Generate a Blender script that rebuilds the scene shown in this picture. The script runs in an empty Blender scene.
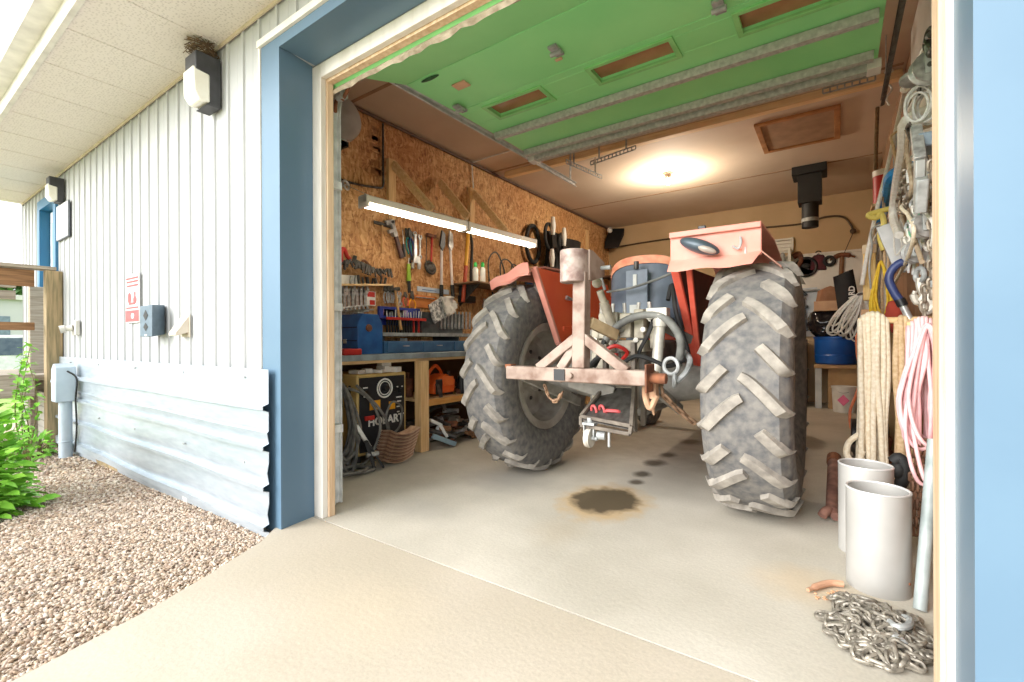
import bpy, bmesh, math, random
import numpy as np
from mathutils import Vector as V, Matrix, noise as mnoise

random.seed(7)
SC = bpy.context.scene
COL = SC.collection
PI = math.pi

# ------------------------------------------------------------------ camera
FPX, YAW, PITCH, ROLL = 464.55, 0.61049, -0.00106, -0.00417      # focal length for a 1024 px wide frame
_cy, _sy = math.cos(YAW), math.sin(YAW)
FWD = V((-_sy * math.cos(PITCH), _cy * math.cos(PITCH), math.sin(PITCH)))
_r = V((_cy, _sy, 0)); _u = _r.cross(FWD)
RGT = _r * math.cos(ROLL) + _u * math.sin(ROLL)
UPV = _u * math.cos(ROLL) - _r * math.sin(ROLL)
EYE = V((0, 0, 1.1))
cam = bpy.data.objects.new('camera', bpy.data.cameras.new('camera'))
COL.objects.link(cam)
cam.data.sensor_width = 36.0
cam.data.lens = FPX / 1024 * 36.0
cam.data.clip_start = 0.02
mw = Matrix((RGT, UPV, -FWD)).transposed().to_4x4(); mw.translation = EYE
cam.matrix_world = mw
SC.camera = cam

# ------------------------------------------------------------------ sky, sun, exposure
SC.view_settings.view_transform = 'Standard'
SC.view_settings.look = 'None'
SC.view_settings.gamma = 1.0
SC.view_settings.use_curve_mapping = False
SC.view_settings.exposure = 0.86
world = bpy.data.worlds.new('overcast_sky'); SC.world = world
world.use_nodes = True
bg = world.node_tree.nodes['Background']
bg.inputs[0].default_value = (0.93, 0.965, 1.0, 1)
bg.inputs[1].default_value = 1.3
sun = bpy.data.objects.new('hazy_sun', bpy.data.lights.new('hazy_sun', 'SUN'))
COL.objects.link(sun)
sun.data.energy = 3.6
sun.data.angle = math.radians(50)
sun.data.color = (1.0, 0.98, 0.96)
sun.rotation_euler = (math.radians(67), 0, math.radians(-22))

# ------------------------------------------------------------------ helpers
def at(u, v, X=None, Y=None, Z=None):
    """point of the place seen at frame position (u, v) on the plane X=, Y= or Z="""
    d = FWD + RGT * ((u - 512) / FPX) - UPV * ((v - 341) / FPX)
    i, t = (0, X) if X is not None else (1, Y) if Y is not None else (2, Z)
    return EYE + d * ((t - EYE[i]) / d[i])

def lin(c):
    return tuple(((x / 255) / 12.92 if x / 255 <= 0.04045 else ((x / 255 + 0.055) / 1.055) ** 2.4) for x in c) + (1,)

MATS = {}
def mat(name, c1, c2=None, rough=0.6, metal=0.0, scale=6.0, lo=0.35, hi=0.65, bump=0.0, bscale=60.0, stretch=(1, 1, 1), emit=0.0, detail=5.0, sub=0.0):
    """two noise-mixed colours + noise bump"""
    if name in MATS: return MATS[name]
    m = bpy.data.materials.new(name); m.use_nodes = True
    nt = m.node_tree; b = nt.nodes['Principled BSDF']
    b.inputs['Roughness'].default_value = rough
    b.inputs['Metallic'].default_value = metal
    tc = nt.nodes.new('ShaderNodeTexCoord'); mp = nt.nodes.new('ShaderNodeMapping')
    mp.inputs['Scale'].default_value = stretch
    nt.links.new(tc.outputs['Object'], mp.inputs['Vector'])
    n = nt.nodes.new('ShaderNodeTexNoise'); n.inputs['Scale'].default_value = scale; n.inputs['Detail'].default_value = detail
    nt.links.new(mp.outputs[0], n.inputs['Vector'])
    r = nt.nodes.new('ShaderNodeValToRGB')
    r.color_ramp.elements[0].position = lo; r.color_ramp.elements[1].position = hi
    c2 = c2 or tuple(max(0, x * 0.88) for x in c1)
    r.color_ramp.elements[0].color = lin(c1); r.color_ramp.elements[1].color = lin(c2)
    nt.links.new(n.outputs['Fac'], r.inputs['Fac'])
    nt.links.new(r.outputs['Color'], b.inputs['Base Color'])
    if bump:
        n2 = nt.nodes.new('ShaderNodeTexNoise'); n2.inputs['Scale'].default_value = bscale; n2.inputs['Detail'].default_value = 4
        nt.links.new(mp.outputs[0], n2.inputs['Vector'])
        bp = nt.nodes.new('ShaderNodeBump'); bp.inputs['Strength'].default_value = bump; bp.inputs['Distance'].default_value = 0.01
        nt.links.new(n2.outputs['Fac'], bp.inputs['Height']); nt.links.new(bp.outputs['Normal'], b.inputs['Normal'])
    if emit:
        b.inputs['Emission Color'].default_value = lin(c1); b.inputs['Emission Strength'].default_value = emit
    if sub: b.inputs['Subsurface Weight'].default_value = sub
    MATS[name] = m
    return m

def perp(t):
    a = V((0, 0, 1)) if abs(t.z) < 0.9 else V((1, 0, 0))
    n = t.cross(a).normalized()
    return n, t.cross(n).normalized()

class MB:
    def __init__(s, M=None): s.v = []; s.f = []; s.mi = []; s.M = M or Matrix(); s.m = 0
    def add(s, vs, fs):
        n = len(s.v); s.v += [s.M @ V(p) for p in vs]; s.f += [[i + n for i in f] for f in fs]; s.mi += [s.m] * len(fs); return s
    def box(s, x0, x1, y0, y1, z0, z1):
        vs = [(x, y, z) for z in (z0, z1) for y in (y0, y1) for x in (x0, x1)]
        return s.add(vs, [(0, 2, 3, 1), (4, 5, 7, 6), (0, 1, 5, 4), (2, 6, 7, 3), (0, 4, 6, 2), (1, 3, 7, 5)])
    def bar(s, a, b, w, h, up=(0, 0, 1), tw=None, th=None):
        a, b = V(a), V(b); t = (b - a).normalized(); up = V(up)
        sd = t.cross(up)
        if sd.length < 1e-4: sd = t.cross(V((0, 1, 0)))
        sd.normalize(); u = sd.cross(t).normalized()
        tw = w if tw is None else tw; th = h if th is None else th
        vs = []
        for p, ww, hh in ((a, w, h), (b, tw, th)):
            for i, j in ((-1, -1), (1, -1), (1, 1), (-1, 1)): vs.append(p + sd * ww / 2 * i + u * hh / 2 * j)
        return s.add(vs, [(3, 2, 1, 0), (4, 5, 6, 7), (0, 1, 5, 4), (1, 2, 6, 5), (2, 3, 7, 6), (3, 0, 4, 7)])
    def tube(s, pts, r, n=8, closed=False, caps=True):
        pts = [V(p) for p in pts]; k = len(pts)
        rs = r if isinstance(r, (list, tuple)) else [r] * k
        vs = []; nrm = None
        for i, p in enumerate(pts):
            if closed: t = pts[(i + 1) % k] - pts[i - 1]
            else: t = pts[min(i + 1, k - 1)] - pts[max(i - 1, 0)]
            t = t.normalized() if t.length > 1e-9 else V((0, 0, 1))
            if nrm is None: nrm, _ = perp(t)
            nrm = (nrm - t * nrm.dot(t))
            nrm = nrm.normalized() if nrm.length > 1e-6 else perp(t)[0]
            bn = t.cross(nrm)
            for j in range(n):
                a = 2 * PI * j / n
                vs.append(p + (nrm * math.cos(a) + bn * math.sin(a)) * rs[i])
        fs = []
        for i in range(k if closed else k - 1):
            i2 = (i + 1) % k
            for j in range(n): fs.append((i * n + j, i * n + (j + 1) % n, i2 * n + (j + 1) % n, i2 * n + j))
        if caps and not closed:
            fs.append(tuple(range(n - 1, -1, -1))); fs.append(tuple((k - 1) * n + j for j in range(n)))
        return s.add(vs, fs)
    def cyl(s, a, b, r, r2=None, n=18): return s.tube([a, b], [r, r if r2 is None else r2], n)
    def ring(s, c, axis, R, r, n=24, m=8, sx=1.0, sy=1.0):
        c = V(c); ax = V(axis).normalized(); p, q = perp(ax)
        return s.tube([c + p * R * sx * math.cos(2 * PI * i / n) + q * R * sy * math.sin(2 * PI * i / n) for i in range(n)], r, m, True)
    def lathe(s, prof, c, axis, n=32, close=False):
        c = V(c); ax = V(axis).normalized(); p, q = perp(ax); k = len(prof)
        vs = [c + ax * h + (p * math.cos(2 * PI * j / n) + q * math.sin(2 * PI * j / n)) * r for r, h in prof for j in range(n)]
        fs = []
        for i in range(k if close else k - 1):
            i2 = (i + 1) % k
            for j in range(n): fs.append((i * n + j, i * n + (j + 1) % n, i2 * n + (j + 1) % n, i2 * n + j))
        if not close:
            if prof[0][0] > 1e-6: fs.append(tuple(range(n - 1, -1, -1)))
            if prof[-1][0] > 1e-6: fs.append(tuple((k - 1) * n + j for j in range(n)))
        return s.add(vs, fs)
    def pipe(s, a, b, ro, ri, n=28):
        a, b = V(a), V(b); L = (b - a).length
        return s.lathe([(ro, 0), (ro, L), (ri, L), (ri, 0)], a, b - a, n, True)
    def prism(s, poly, d):
        """poly: list of 3-D points in a plane, extruded by vector d"""
        k = len(poly); d = V(d); vs = [V(p) for p in poly] + [V(p) + d for p in poly]
        fs = [tuple(range(k - 1, -1, -1)), tuple(range(k, 2 * k))] + [(i, (i + 1) % k, k + (i + 1) % k, k + i) for i in range(k)]
        return s.add(vs, fs)
    def sheet(s, rows, th, n):
        """grid of points thickened by th along n"""
        R, Cn = len(rows), len(rows[0]); n = V(n) * th
        top = [V(p) for r in rows for p in r]; vs = top + [p + n for p in top]; N = R * Cn; fs = []
        for i in range(R - 1):
            for j in range(Cn - 1):
                a = i * Cn + j
                fs += [(a, a + 1, a + Cn + 1, a + Cn), (N + a, N + a + Cn, N + a + Cn + 1, N + a + 1)]
        rim = [j for j in range(Cn)] + [i * Cn + Cn - 1 for i in range(1, R)] + [(R - 1) * Cn + j for j in range(Cn - 2, -1, -1)] + [i * Cn for i in range(R - 2, 0, -1)]
        for i in range(len(rim)):
            a, b = rim[i], rim[(i + 1) % len(rim)]; fs.append((a, b, N + b, N + a))
        return s.add(vs, fs)
    def ball(s, c, r, n=12, m=8, wob=0.0, seed=0):
        c = V(c); r = V(r) if not isinstance(r, (int, float)) else V((r, r, r)); vs = [c + V((0, 0, -r.z))]
        for i in range(1, m):
            th = -PI / 2 + PI * i / m
            for j in range(n):
                a = 2 * PI * j / n; d = V((math.cos(th) * math.cos(a), math.cos(th) * math.sin(a), math.sin(th)))
                k = 1 + wob * mnoise.noise(d * 2.1 + V((seed * 7.3, seed, 0)))
                vs.append(c + V((d.x * r.x, d.y * r.y, d.z * r.z)) * k)
        vs.append(c + V((0, 0, r.z))); fs = []
        for j in range(n): fs.append((0, 1 + (j + 1) % n, 1 + j))
        for i in range(m - 2):
            for j in range(n):
                a = 1 + i * n + j; b = 1 + i * n + (j + 1) % n
                fs.append((a, b, b + n, a + n))
        L = len(vs) - 1
        for j in range(n): fs.append((L, L - n + j, L - n + (j + 1) % n))
        return s.add(vs, fs)
    def link(s, c, t, nrm, L=0.05, W=0.034, r=0.006, n=12, m=6):
        """one chain link: stadium ring, long axis t, lying in the plane across nrm"""
        c, t, nrm = V(c), V(t).normalized(), V(nrm); b = t.cross(nrm)
        b = b.normalized() if b.length > 1e-6 else perp(t)[0]
        h = (L - W) / 2; pts = []
        for i in range(n):
            a = 2 * PI * i / n; x, y = math.cos(a) * (W / 2 - r), math.sin(a) * (W / 2 - r)
            pts.append(c + t * (x + (h if x >= 0 else -h)) + b * y)
        return s.tube(pts, r, m, True)
    def leaf(s, p, d, nrm, L, W):
        p, d = V(p), V(d).normalized(); sd = d.cross(V(nrm))
        sd = sd.normalized() if sd.length > 1e-6 else perp(d)[0]
        up = sd.cross(d).normalized()
        vs = [p, p + d * L * .3 + sd * W * .5 + up * L * .06, p + d * L * .7 + sd * W * .38 + up * L * .03, p + d * L - up * L * .12,
              p + d * L * .7 - sd * W * .38 + up * L * .03, p + d * L * .3 - sd * W * .5 + up * L * .06, p + d * L * .35 - up * L * .02, p + d * L * .7 - up * L * .05]
        return s.add(vs, [(0, 1, 6), (1, 2, 7, 6), (2, 3, 7), (3, 4, 7), (4, 5, 6, 7), (5, 0, 6)])
    def build(s, name, mats, parent=None, bevel=0.0, smooth=40, seg=2):
        me = bpy.data.meshes.new(name)
        if s.v:
            xs = [p.x for p in s.v]; ys = [p.y for p in s.v]; zs = [p.z for p in s.v]
            o = V(((min(xs) + max(xs)) / 2, (min(ys) + max(ys)) / 2, min(zs)))
        else: o = V()
        me.from_pydata([p - o for p in s.v], [], s.f)
        mats = mats if isinstance(mats, (list, tuple)) else [mats]
        for m in mats: me.materials.append(m)
        if len(mats) > 1: me.polygons.foreach_set('material_index', s.mi)
        bm = bmesh.new(); bm.from_mesh(me); bmesh.ops.recalc_face_normals(bm, faces=bm.faces); bm.to_mesh(me); bm.free()
        if smooth:
            me.polygons.foreach_set('use_smooth', [True] * len(me.polygons))
            me.set_sharp_from_angle(angle=math.radians(smooth))
        ob = bpy.data.objects.new(name, me); COL.objects.link(ob)
        ob.location = o
        if parent is not None:
            ob.parent = parent; ob.location = o - wloc(parent)
        if bevel:
            md = ob.modifiers.new('bevel', 'BEVEL'); md.width = bevel; md.segments = seg; md.limit_method = 'ANGLE'; md.angle_limit = math.radians(40)
        return ob

def wloc(o):
    p = V(o.location)
    while o.parent is not None: o = o.parent; p += V(o.location)
    return p
def tag(o, label, cat, group=None, kind=None):
    o['label'] = label; o['category'] = cat
    if group: o['group'] = group
    if kind: o['kind'] = kind
    return o
def thing(name, label, cat, loc, group=None):
    o = bpy.data.objects.new(name, None); COL.objects.link(o); o.location = loc; o.empty_display_size = 0.1
    return tag(o, label, cat, group)
def struct(mb, name, m, parent=None, **k):
    o = mb.build(name, m, parent, **k)
    if parent is None: o['kind'] = 'structure'
    return o
def kids(o): return [c for c in COL.objects if c.parent == o]
def copy_tree(o, loc=None, rot=None, parent=None):
    c = o.copy(); COL.objects.link(c); c.parent = parent
    if loc is not None: c.location = loc
    if rot is not None: c.rotation_euler = rot
    for k in kids(o): copy_tree(k, None, None, c)
    return c
def curve(pts, n=8, closed=False):
    """Catmull-Rom through the points"""
    P = [V(p) for p in pts]; k = len(P); out = []
    for i in range(k if closed else k - 1):
        if closed: a, b, c, d = P[i - 1], P[i], P[(i + 1) % k], P[(i + 2) % k]
        else: a, b, c, d = P[max(i - 1, 0)], P[i], P[i + 1], P[min(i + 2, k - 1)]
        for j in range(n):
            t = j / n
            out.append(0.5 * ((2 * b) + (c - a) * t + (2 * a - 5 * b + 4 * c - d) * t * t + (3 * b - a - 3 * c + d) * t ** 3))
    if not closed: out.append(P[-1])
    return out
def text_mesh(txt, size, M, depth=0.002):
    """MB filled with the letters of txt, placed by matrix M"""
    cu = bpy.data.curves.new('t', 'FONT'); cu.body = txt; cu.size = size; cu.extrude = depth; cu.align_x = 'CENTER'; cu.align_y = 'CENTER'; cu.resolution_u = 3; cu.offset = size * .028
    ob = bpy.data.objects.new('t', cu); COL.objects.link(ob)
    dg = bpy.context.evaluated_depsgraph_get(); me = bpy.data.meshes.new_from_object(ob.evaluated_get(dg))
    mb = MB(M); mb.add([v.co[:] for v in me.vertices], [tuple(p.vertices) for p in me.polygons])
    bpy.data.objects.remove(ob); bpy.data.curves.remove(cu); bpy.data.meshes.remove(me)
    return mb
def J(a): return random.uniform(-a, a)

# ------------------------------------------------------------------ materials
white_siding = mat('white_metal_siding', (184, 185, 184), (176, 178, 178), rough=.5, scale=1.2, bump=.05, bscale=3)
blue_trim = mat('blue_painted_trim', (94, 121, 141), (88, 115, 136), rough=.4, scale=2)
blue_door_trim = mat('deep_blue_door_trim', (44, 110, 146), (38, 100, 136), rough=.4, scale=2)
white_trim = mat('white_painted_wood', (232, 226, 216), (206, 196, 182), rough=.55, scale=9, stretch=(1, 1, .2), lo=.45, hi=.8)
jamb_wood = mat('raw_jamb_wood', (226, 200, 168), (205, 172, 136), rough=.7, scale=9, stretch=(4, 4, .3))
pine = mat('pine_lumber', (236, 202, 152), (216, 176, 124), rough=.7, scale=7, stretch=(5, 1, 5))
pine_z = mat('pine_lumber_upright', (234, 196, 142), (212, 168, 114), rough=.7, scale=7, stretch=(6, 6, .5))
old_wood = mat('weathered_deck_wood', (172, 148, 112), (128, 116, 86), rough=.85, scale=6, stretch=(8, 8, .6), bump=.2, bscale=40)
old_rail = mat('weathered_rail_wood', (158, 118, 82), (120, 86, 58), rough=.85, scale=6, stretch=(8, .6, 8), bump=.2, bscale=40)
grey_rail = mat('grey_weathered_wood', (176, 164, 148), (146, 134, 118), rough=.85, scale=6, stretch=(8, .6, 8), bump=.2, bscale=40)
galv = mat('galvanised_steel', (204, 214, 222), (182, 194, 204), rough=.38, metal=.65, scale=5, lo=.3, hi=.7, stretch=(1, 1, 6))
galv_dull = mat('dull_galvanised_steel', (186, 188, 186), (146, 148, 146), rough=.6, metal=.15, scale=18)
galv_track = mat('galvanised_track', (222, 224, 222), (190, 194, 192), rough=.55, metal=.0, scale=14)
dark_steel = mat('dark_steel', (96, 92, 88), (66, 62, 58), rough=.5, metal=.5, scale=20)
steel = mat('tool_steel', (196, 196, 194), (144, 142, 140), rough=.4, metal=.35, scale=25)
chrome = mat('chrome_steel', (214, 214, 214), (170, 170, 172), rough=.28, metal=.55, scale=20)
rust = mat('rusty_steel', (146, 92, 62), (96, 62, 48), rough=.8, metal=.2, scale=16, bump=.2)
black_plastic = mat('black_plastic', (34, 34, 36), (24, 24, 26), rough=.4, scale=12)
black_rubber = mat('black_rubber', (44, 43, 42), (30, 30, 30), rough=.7, scale=14)
bronze = mat('dark_bronze_metal', (70, 70, 74), (52, 52, 56), rough=.5, scale=10)
lens_white = mat('frosted_lens', (238, 236, 226), (226, 222, 208), rough=.35, scale=8)
white_plastic = mat('white_plastic', (236, 234, 228), (222, 218, 210), rough=.4, scale=8)
red_paint = mat('red_paint', (200, 46, 38), (176, 36, 30), rough=.45, scale=10)
blue_tool = mat('blue_tool_paint', (40, 98, 162), (30, 78, 136), rough=.45, scale=9)
yellow_paint = mat('yellow_plastic', (240, 176, 30), (220, 154, 20), rough=.45, scale=9)
orange_paint = mat('orange_plastic', (240, 112, 44), (224, 92, 34), rough=.5, scale=9)
green_plastic = mat('green_plastic', (60, 200, 90), (40, 176, 74), rough=.4, scale=9)
lime_plastic = mat('lime_plastic', (170, 206, 60), (146, 184, 46), rough=.45, scale=9)
cardboard = mat('cardboard', (200, 164, 130), (182, 146, 114), rough=.85, scale=6)
wood_handle = mat('wooden_handle', (206, 160, 104), (176, 128, 78), rough=.6, scale=9, stretch=(3, 3, .5))
paint_pine = mat('beige_gypsum', (196, 162, 128), (186, 150, 116), rough=.8, scale=1.2)

def world_pos_mat(name, rough):
    m = bpy.data.materials.new(name); m.use_nodes = True; nt = m.node_tree
    b = nt.nodes['Principled BSDF']; b.inputs['Roughness'].default_value = rough
    g = nt.nodes.new('ShaderNodeNewGeometry')
    return m, nt, b, g.outputs['Position']
def nz(nt, vec, scale, detail=5, stretch=None):
    if stretch:
        mp = nt.nodes.new('ShaderNodeMapping'); mp.inputs['Scale'].default_value = stretch; nt.links.new(vec, mp.inputs['Vector']); vec = mp.outputs[0]
    n = nt.nodes.new('ShaderNodeTexNoise'); n.inputs['Scale'].default_value = scale; n.inputs['Detail'].default_value = detail
    nt.links.new(vec, n.inputs['Vector']); return n.outputs['Fac']
def ramp(nt, fac, stops):
    r = nt.nodes.new('ShaderNodeValToRGB'); e = r.color_ramp.elements
    while len(e) < len(stops): e.new(.5)
    for k, (p, c) in zip(e, stops): k.position = p; k.color = lin(c) if not isinstance(c, float) else (c, c, c, 1)
    nt.links.new(fac, r.inputs['Fac']); return r.outputs['Color']
def mixc(nt, fac, a, b, mode='MIX'):
    x = nt.nodes.new('ShaderNodeMix'); x.data_type = 'RGBA'; x.blend_type = mode
    for s, val in ((0, fac), (6, a), (7, b)):
        if isinstance(val, (int, float)): x.inputs[s].default_value = val
        elif isinstance(val, tuple): x.inputs[s].default_value = lin(val)
        else: nt.links.new(val, x.inputs[s])
    return x.outputs[2]
def mth(nt, op, a, b=0.0):
    x = nt.nodes.new('ShaderNodeMath'); x.operation = op
    for s, val in ((0, a), (1, b)):
        if isinstance(val, (int, float)): x.inputs[s].default_value = val
        else: nt.links.new(val, x.inputs[s])
    return x.outputs[0]
def bump(nt, b, h, strength, dist=.01):
    bp = nt.nodes.new('ShaderNodeBump'); bp.inputs['Strength'].default_value = strength; bp.inputs['Distance'].default_value = dist
    nt.links.new(h, bp.inputs['Height']); nt.links.new(bp.outputs['Normal'], b.inputs['Normal'])

def concrete(name, base, dark, stains_and_patches=()):
    m, nt, b, pos = world_pos_mat(name, .75)
    c = ramp(nt, nz(nt, pos, 1.3, 7), [(.35, base), (.62, dark)])
    sp = ramp(nt, nz(nt, pos, 90, 2), [(.3, .90), (.7, 1.04)])
    c = mixc(nt, 1.0, c, sp, 'MULTIPLY')
    wob = nz(nt, pos, 9, 5)
    for (x, y, rx, ry, inner, col, hard) in stains_and_patches:
        mp = nt.nodes.new('ShaderNodeMapping'); mp.inputs['Location'].default_value = (-x / rx, -y / ry, 0); mp.inputs['Scale'].default_value = (1 / rx, 1 / ry, 0)
        nt.links.new(pos, mp.inputs['Vector'])
        ln = nt.nodes.new('ShaderNodeVectorMath'); ln.operation = 'LENGTH'; nt.links.new(mp.outputs[0], ln.inputs[0])
        d = mth(nt, 'ADD', ln.outputs['Value'], mth(nt, 'MULTIPLY', mth(nt, 'SUBTRACT', wob, .5), .7))
        f = ramp(nt, d, [(max(0.0, 1 - hard), inner), (1.0, 0.0)])
        c = mixc(nt, f, c, col)
    nt.links.new(c, b.inputs['Base Color'])
    bump(nt, b, nz(nt, pos, 40, 6), .12)
    return m

def osb(name):
    m, nt, b, pos = world_pos_mat(name, .75)
    w = nt.nodes.new('ShaderNodeTexNoise'); w.inputs['Scale'].default_value = 3.0; nt.links.new(pos, w.inputs['Vector'])
    vm = nt.nodes.new('ShaderNodeVectorMath'); vm.operation = 'MULTIPLY_ADD'; vm.inputs[1].default_value = (.25, .25, .25)
    nt.links.new(w.outputs['Color'], vm.inputs[0]); nt.links.new(pos, vm.inputs[2])
    def flakes(sc):
        mp = nt.nodes.new('ShaderNodeMapping'); mp.inputs['Scale'].default_value = sc; nt.links.new(vm.outputs[0], mp.inputs['Vector'])
        vo = nt.nodes.new('ShaderNodeTexVoronoi'); vo.inputs['Scale'].default_value = 1.0; nt.links.new(mp.outputs[0], vo.inputs['Vector'])
        sx = nt.nodes.new('ShaderNodeSeparateColor'); nt.links.new(vo.outputs['Color'], sx.inputs[0]); return sx.outputs[0]
    a = flakes((20, 55, 14)); c2 = flakes((30, 22, 40))
    f = mth(nt, 'ADD', mth(nt, 'MULTIPLY', a, .6), mth(nt, 'MULTIPLY', c2, .4))
    c = ramp(nt, f, [(.05, (146, 104, 66)), (.32, (190, 142, 94)), (.6, (208, 164, 114)), (.95, (230, 196, 150))])
    big = ramp(nt, nz(nt, pos, .9, 3), [(.35, (255, 250, 240)), (.7, (226, 200, 176))])
    c = mixc(nt, 1.0, c, big, 'MULTIPLY')
    nt.links.new(c, b.inputs['Base Color']); bump(nt, b, f, .15)
    return m
# ------------------------------------------------------------------ setting: ground
_s = lambda u, v: at(u, v, Z=0)
m1 = at(604, 501, Z=0); stains_and_patches = [(m1.x, m1.y, .34, .44, .9, (190, 164, 124), .35), (m1.x + .0, m1.y + .03, .25, .30, .97, (84, 72, 52), .28)]
for (u, v, r) in ((655, 463, .12), (668, 455, .1), (642, 474, .09), (636, 482, .07), (690, 442, .14)):
    p = at(u, v, Z=0); stains_and_patches.append((p.x, p.y, r, r * 1.3, .85, (78, 66, 50), .6))
p = at(560, 530, Z=0); stains_and_patches.append((p.x, p.y, .22, .3, .35, (176, 160, 134), .8))
stains_and_patches += [(-3.4, 2.6, .9, 1.1, .45, (140, 136, 128), .8), (-2.3, 5.6, 2.2, 1.8, .5, (120, 110, 98), .8), (-.3, 6.6, 1.2, 3.2, .4, (140, 128, 112), .8),  # broad darker patches by the left wall, under and right of the tractor
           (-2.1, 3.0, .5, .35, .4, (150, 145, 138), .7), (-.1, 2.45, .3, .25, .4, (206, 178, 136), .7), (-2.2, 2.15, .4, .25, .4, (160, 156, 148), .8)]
mfloor = concrete('garage_concrete', (205, 198, 184), (184, 177, 162), stains_and_patches)
mapron = concrete('apron_concrete', (192, 181, 164), (182, 171, 152), [(-1.6, 1.2, .5, .3, .3, (206, 190, 164), .8)])

struct(MB().box(-4.3, .7, 1.676, 9.85, -.25, 0), 'floor', mfloor, smooth=0)
ap = [(-2.72, 1.666), (-2.72, 1.44), (-2.6, 1.30), (-2.44, .98), (-2.32, .70), (-2.2, .30), (-2.02, -.4), (-1.2, -4), (0, -14), (9, -14), (9, 1.666)]
struct(MB().prism([(x, y, -.25) for x, y in ap], (0, 0, .2495)), 'apron_slab', mapron, smooth=0)
grass = mat('lawn', (120, 150, 70), (150, 170, 92), rough=.9, scale=3)
struct(MB().box(-90, 60, -60, 90, -.5, -.3), 'ground', grass, smooth=0)
def gz(x): return -.055 + (x + 2.3) * .0135       # gravel bed falls away from the slab
mbed, nt, b, pos = world_pos_mat('gravel_bed', .9)
vo = nt.nodes.new('ShaderNodeTexVoronoi'); vo.inputs['Scale'].default_value = 55; nt.links.new(pos, vo.inputs['Vector'])
sc_ = nt.nodes.new('ShaderNodeSeparateColor'); nt.links.new(vo.outputs['Color'], sc_.inputs[0])
nt.links.new(ramp(nt, sc_.outputs[0], [(0, (176, 154, 132)), (.5, (206, 186, 162)), (1, (230, 212, 190))]), b.inputs['Base Color'])
bump(nt, b, vo.outputs['Distance'], .8, .02)
xs = [-14, -9, -7, -5, -3.5, -2.0]
struct(MB().sheet([[(x, y, gz(x) - .009) for x in xs] for y in (-4, -2, 0, 1.62)], -.3, (0, 0, 1)), 'gravel_bed', mbed, smooth=0)

def gravel():
    """loose pebbles over the bed: countless, one object"""
    bm = bmesh.new(); bmesh.ops.create_icosphere(bm, subdivisions=1, radius=1.0)
    bv = np.array([v.co[:] for v in bm.verts]); bf = np.array([[v.index for v in f.verts] for f in bm.faces]); bm.free()
    rng = np.random.default_rng(3); pts = []
    edge = sorted([(y, x) for x, y in ap[1:8]]); ey = [e[0] for e in edge]; ex = [e[1] for e in edge]
    for x0, x1, y0, y1, n, r0 in ((-4.2, -2.0, -.1, 1.46, 26000, .0075), (-5.8, -4.2, -.4, 1.46, 11000, .0095), (-8.2, -5.8, -.4, 1.46, 6500, .014)):
        P = np.c_[rng.uniform(x0, x1, n), rng.uniform(y0, y1, n)]
        lim = np.interp(P[:, 1], ey, ex)
        k = P[:, 0] < lim - .012 + rng.normal(0, .012, n)
        P = P[k]; pts.append(np.c_[P, np.full(len(P), r0)])
    P = np.concatenate(pts); N = len(P); r = P[:, 2] * rng.uniform(.7, 1.5, N)
    S = rng.uniform(.7, 1.35, (N, 3)); S[:, 2] *= .7; ang = rng.uniform(0, 2 * np.pi, N); tilt = rng.normal(0, .35, (N, 2))
    v = bv[None] * S[:, None] * (r[:, None, None]) * (1 + rng.normal(0, .09, (N, len(bv), 1)))
    c, s = np.cos(ang)[:, None], np.sin(ang)[:, None]
    x = v[:, :, 0] * c - v[:, :, 1] * s; y = v[:, :, 0] * s + v[:, :, 1] * c; z = v[:, :, 2] + x * tilt[:, :1] + y * tilt[:, 1:]
    x += P[:, :1]; y += P[:, 1:2]; z += (gz(P[:, :1]) - .008 + rng.uniform(0, .010, (N, 1)))
    co = np.stack([x, y, z], -1).reshape(-1, 3); fc = (bf[None] + (np.arange(N) * len(bv))[:, None, None]).reshape(-1)
    me = bpy.data.meshes.new('gravel'); nf = N * len(bf)
    me.vertices.add(len(co)); me.vertices.foreach_set('co', co.ravel().astype('f'))
    me.loops.add(nf * 3); me.loops.foreach_set('vertex_index', fc.astype('i'))
    me.polygons.add(nf); me.polygons.foreach_set('loop_start', np.arange(0, nf * 3, 3, dtype='i'))
    try: me.polygons.foreach_set('loop_total', np.full(nf, 3, dtype='i'))
    except Exception: pass
    me.polygons.foreach_set('use_smooth', np.ones(nf, dtype=bool))
    cols = [lin(c) for c in ((214, 194, 170), (196, 170, 142), (232, 218, 198), (176, 150, 126), (206, 186, 168), (154, 134, 118))]
    for i, c in enumerate(cols):
        hx = [(200, 181, 160), (184, 160, 136), (222, 208, 190), (164, 140, 120), (194, 174, 158), (142, 124, 110)][i]
        me.materials.append(mat('pebble_tone_%d' % i, hx, rough=.85, scale=30))
    me.polygons.foreach_set('material_index', np.repeat(rng.choice(6, N, p=[.28, .2, .2, .12, .14, .06]), len(bf)).astype('i'))
    me.update(); me.validate()
    o = bpy.data.objects.new('gravel', me); COL.objects.link(o)
    tag(o, 'tan pea gravel bed between the concrete apron and the house wall', 'gravel', kind='stuff')
gravel()

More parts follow.
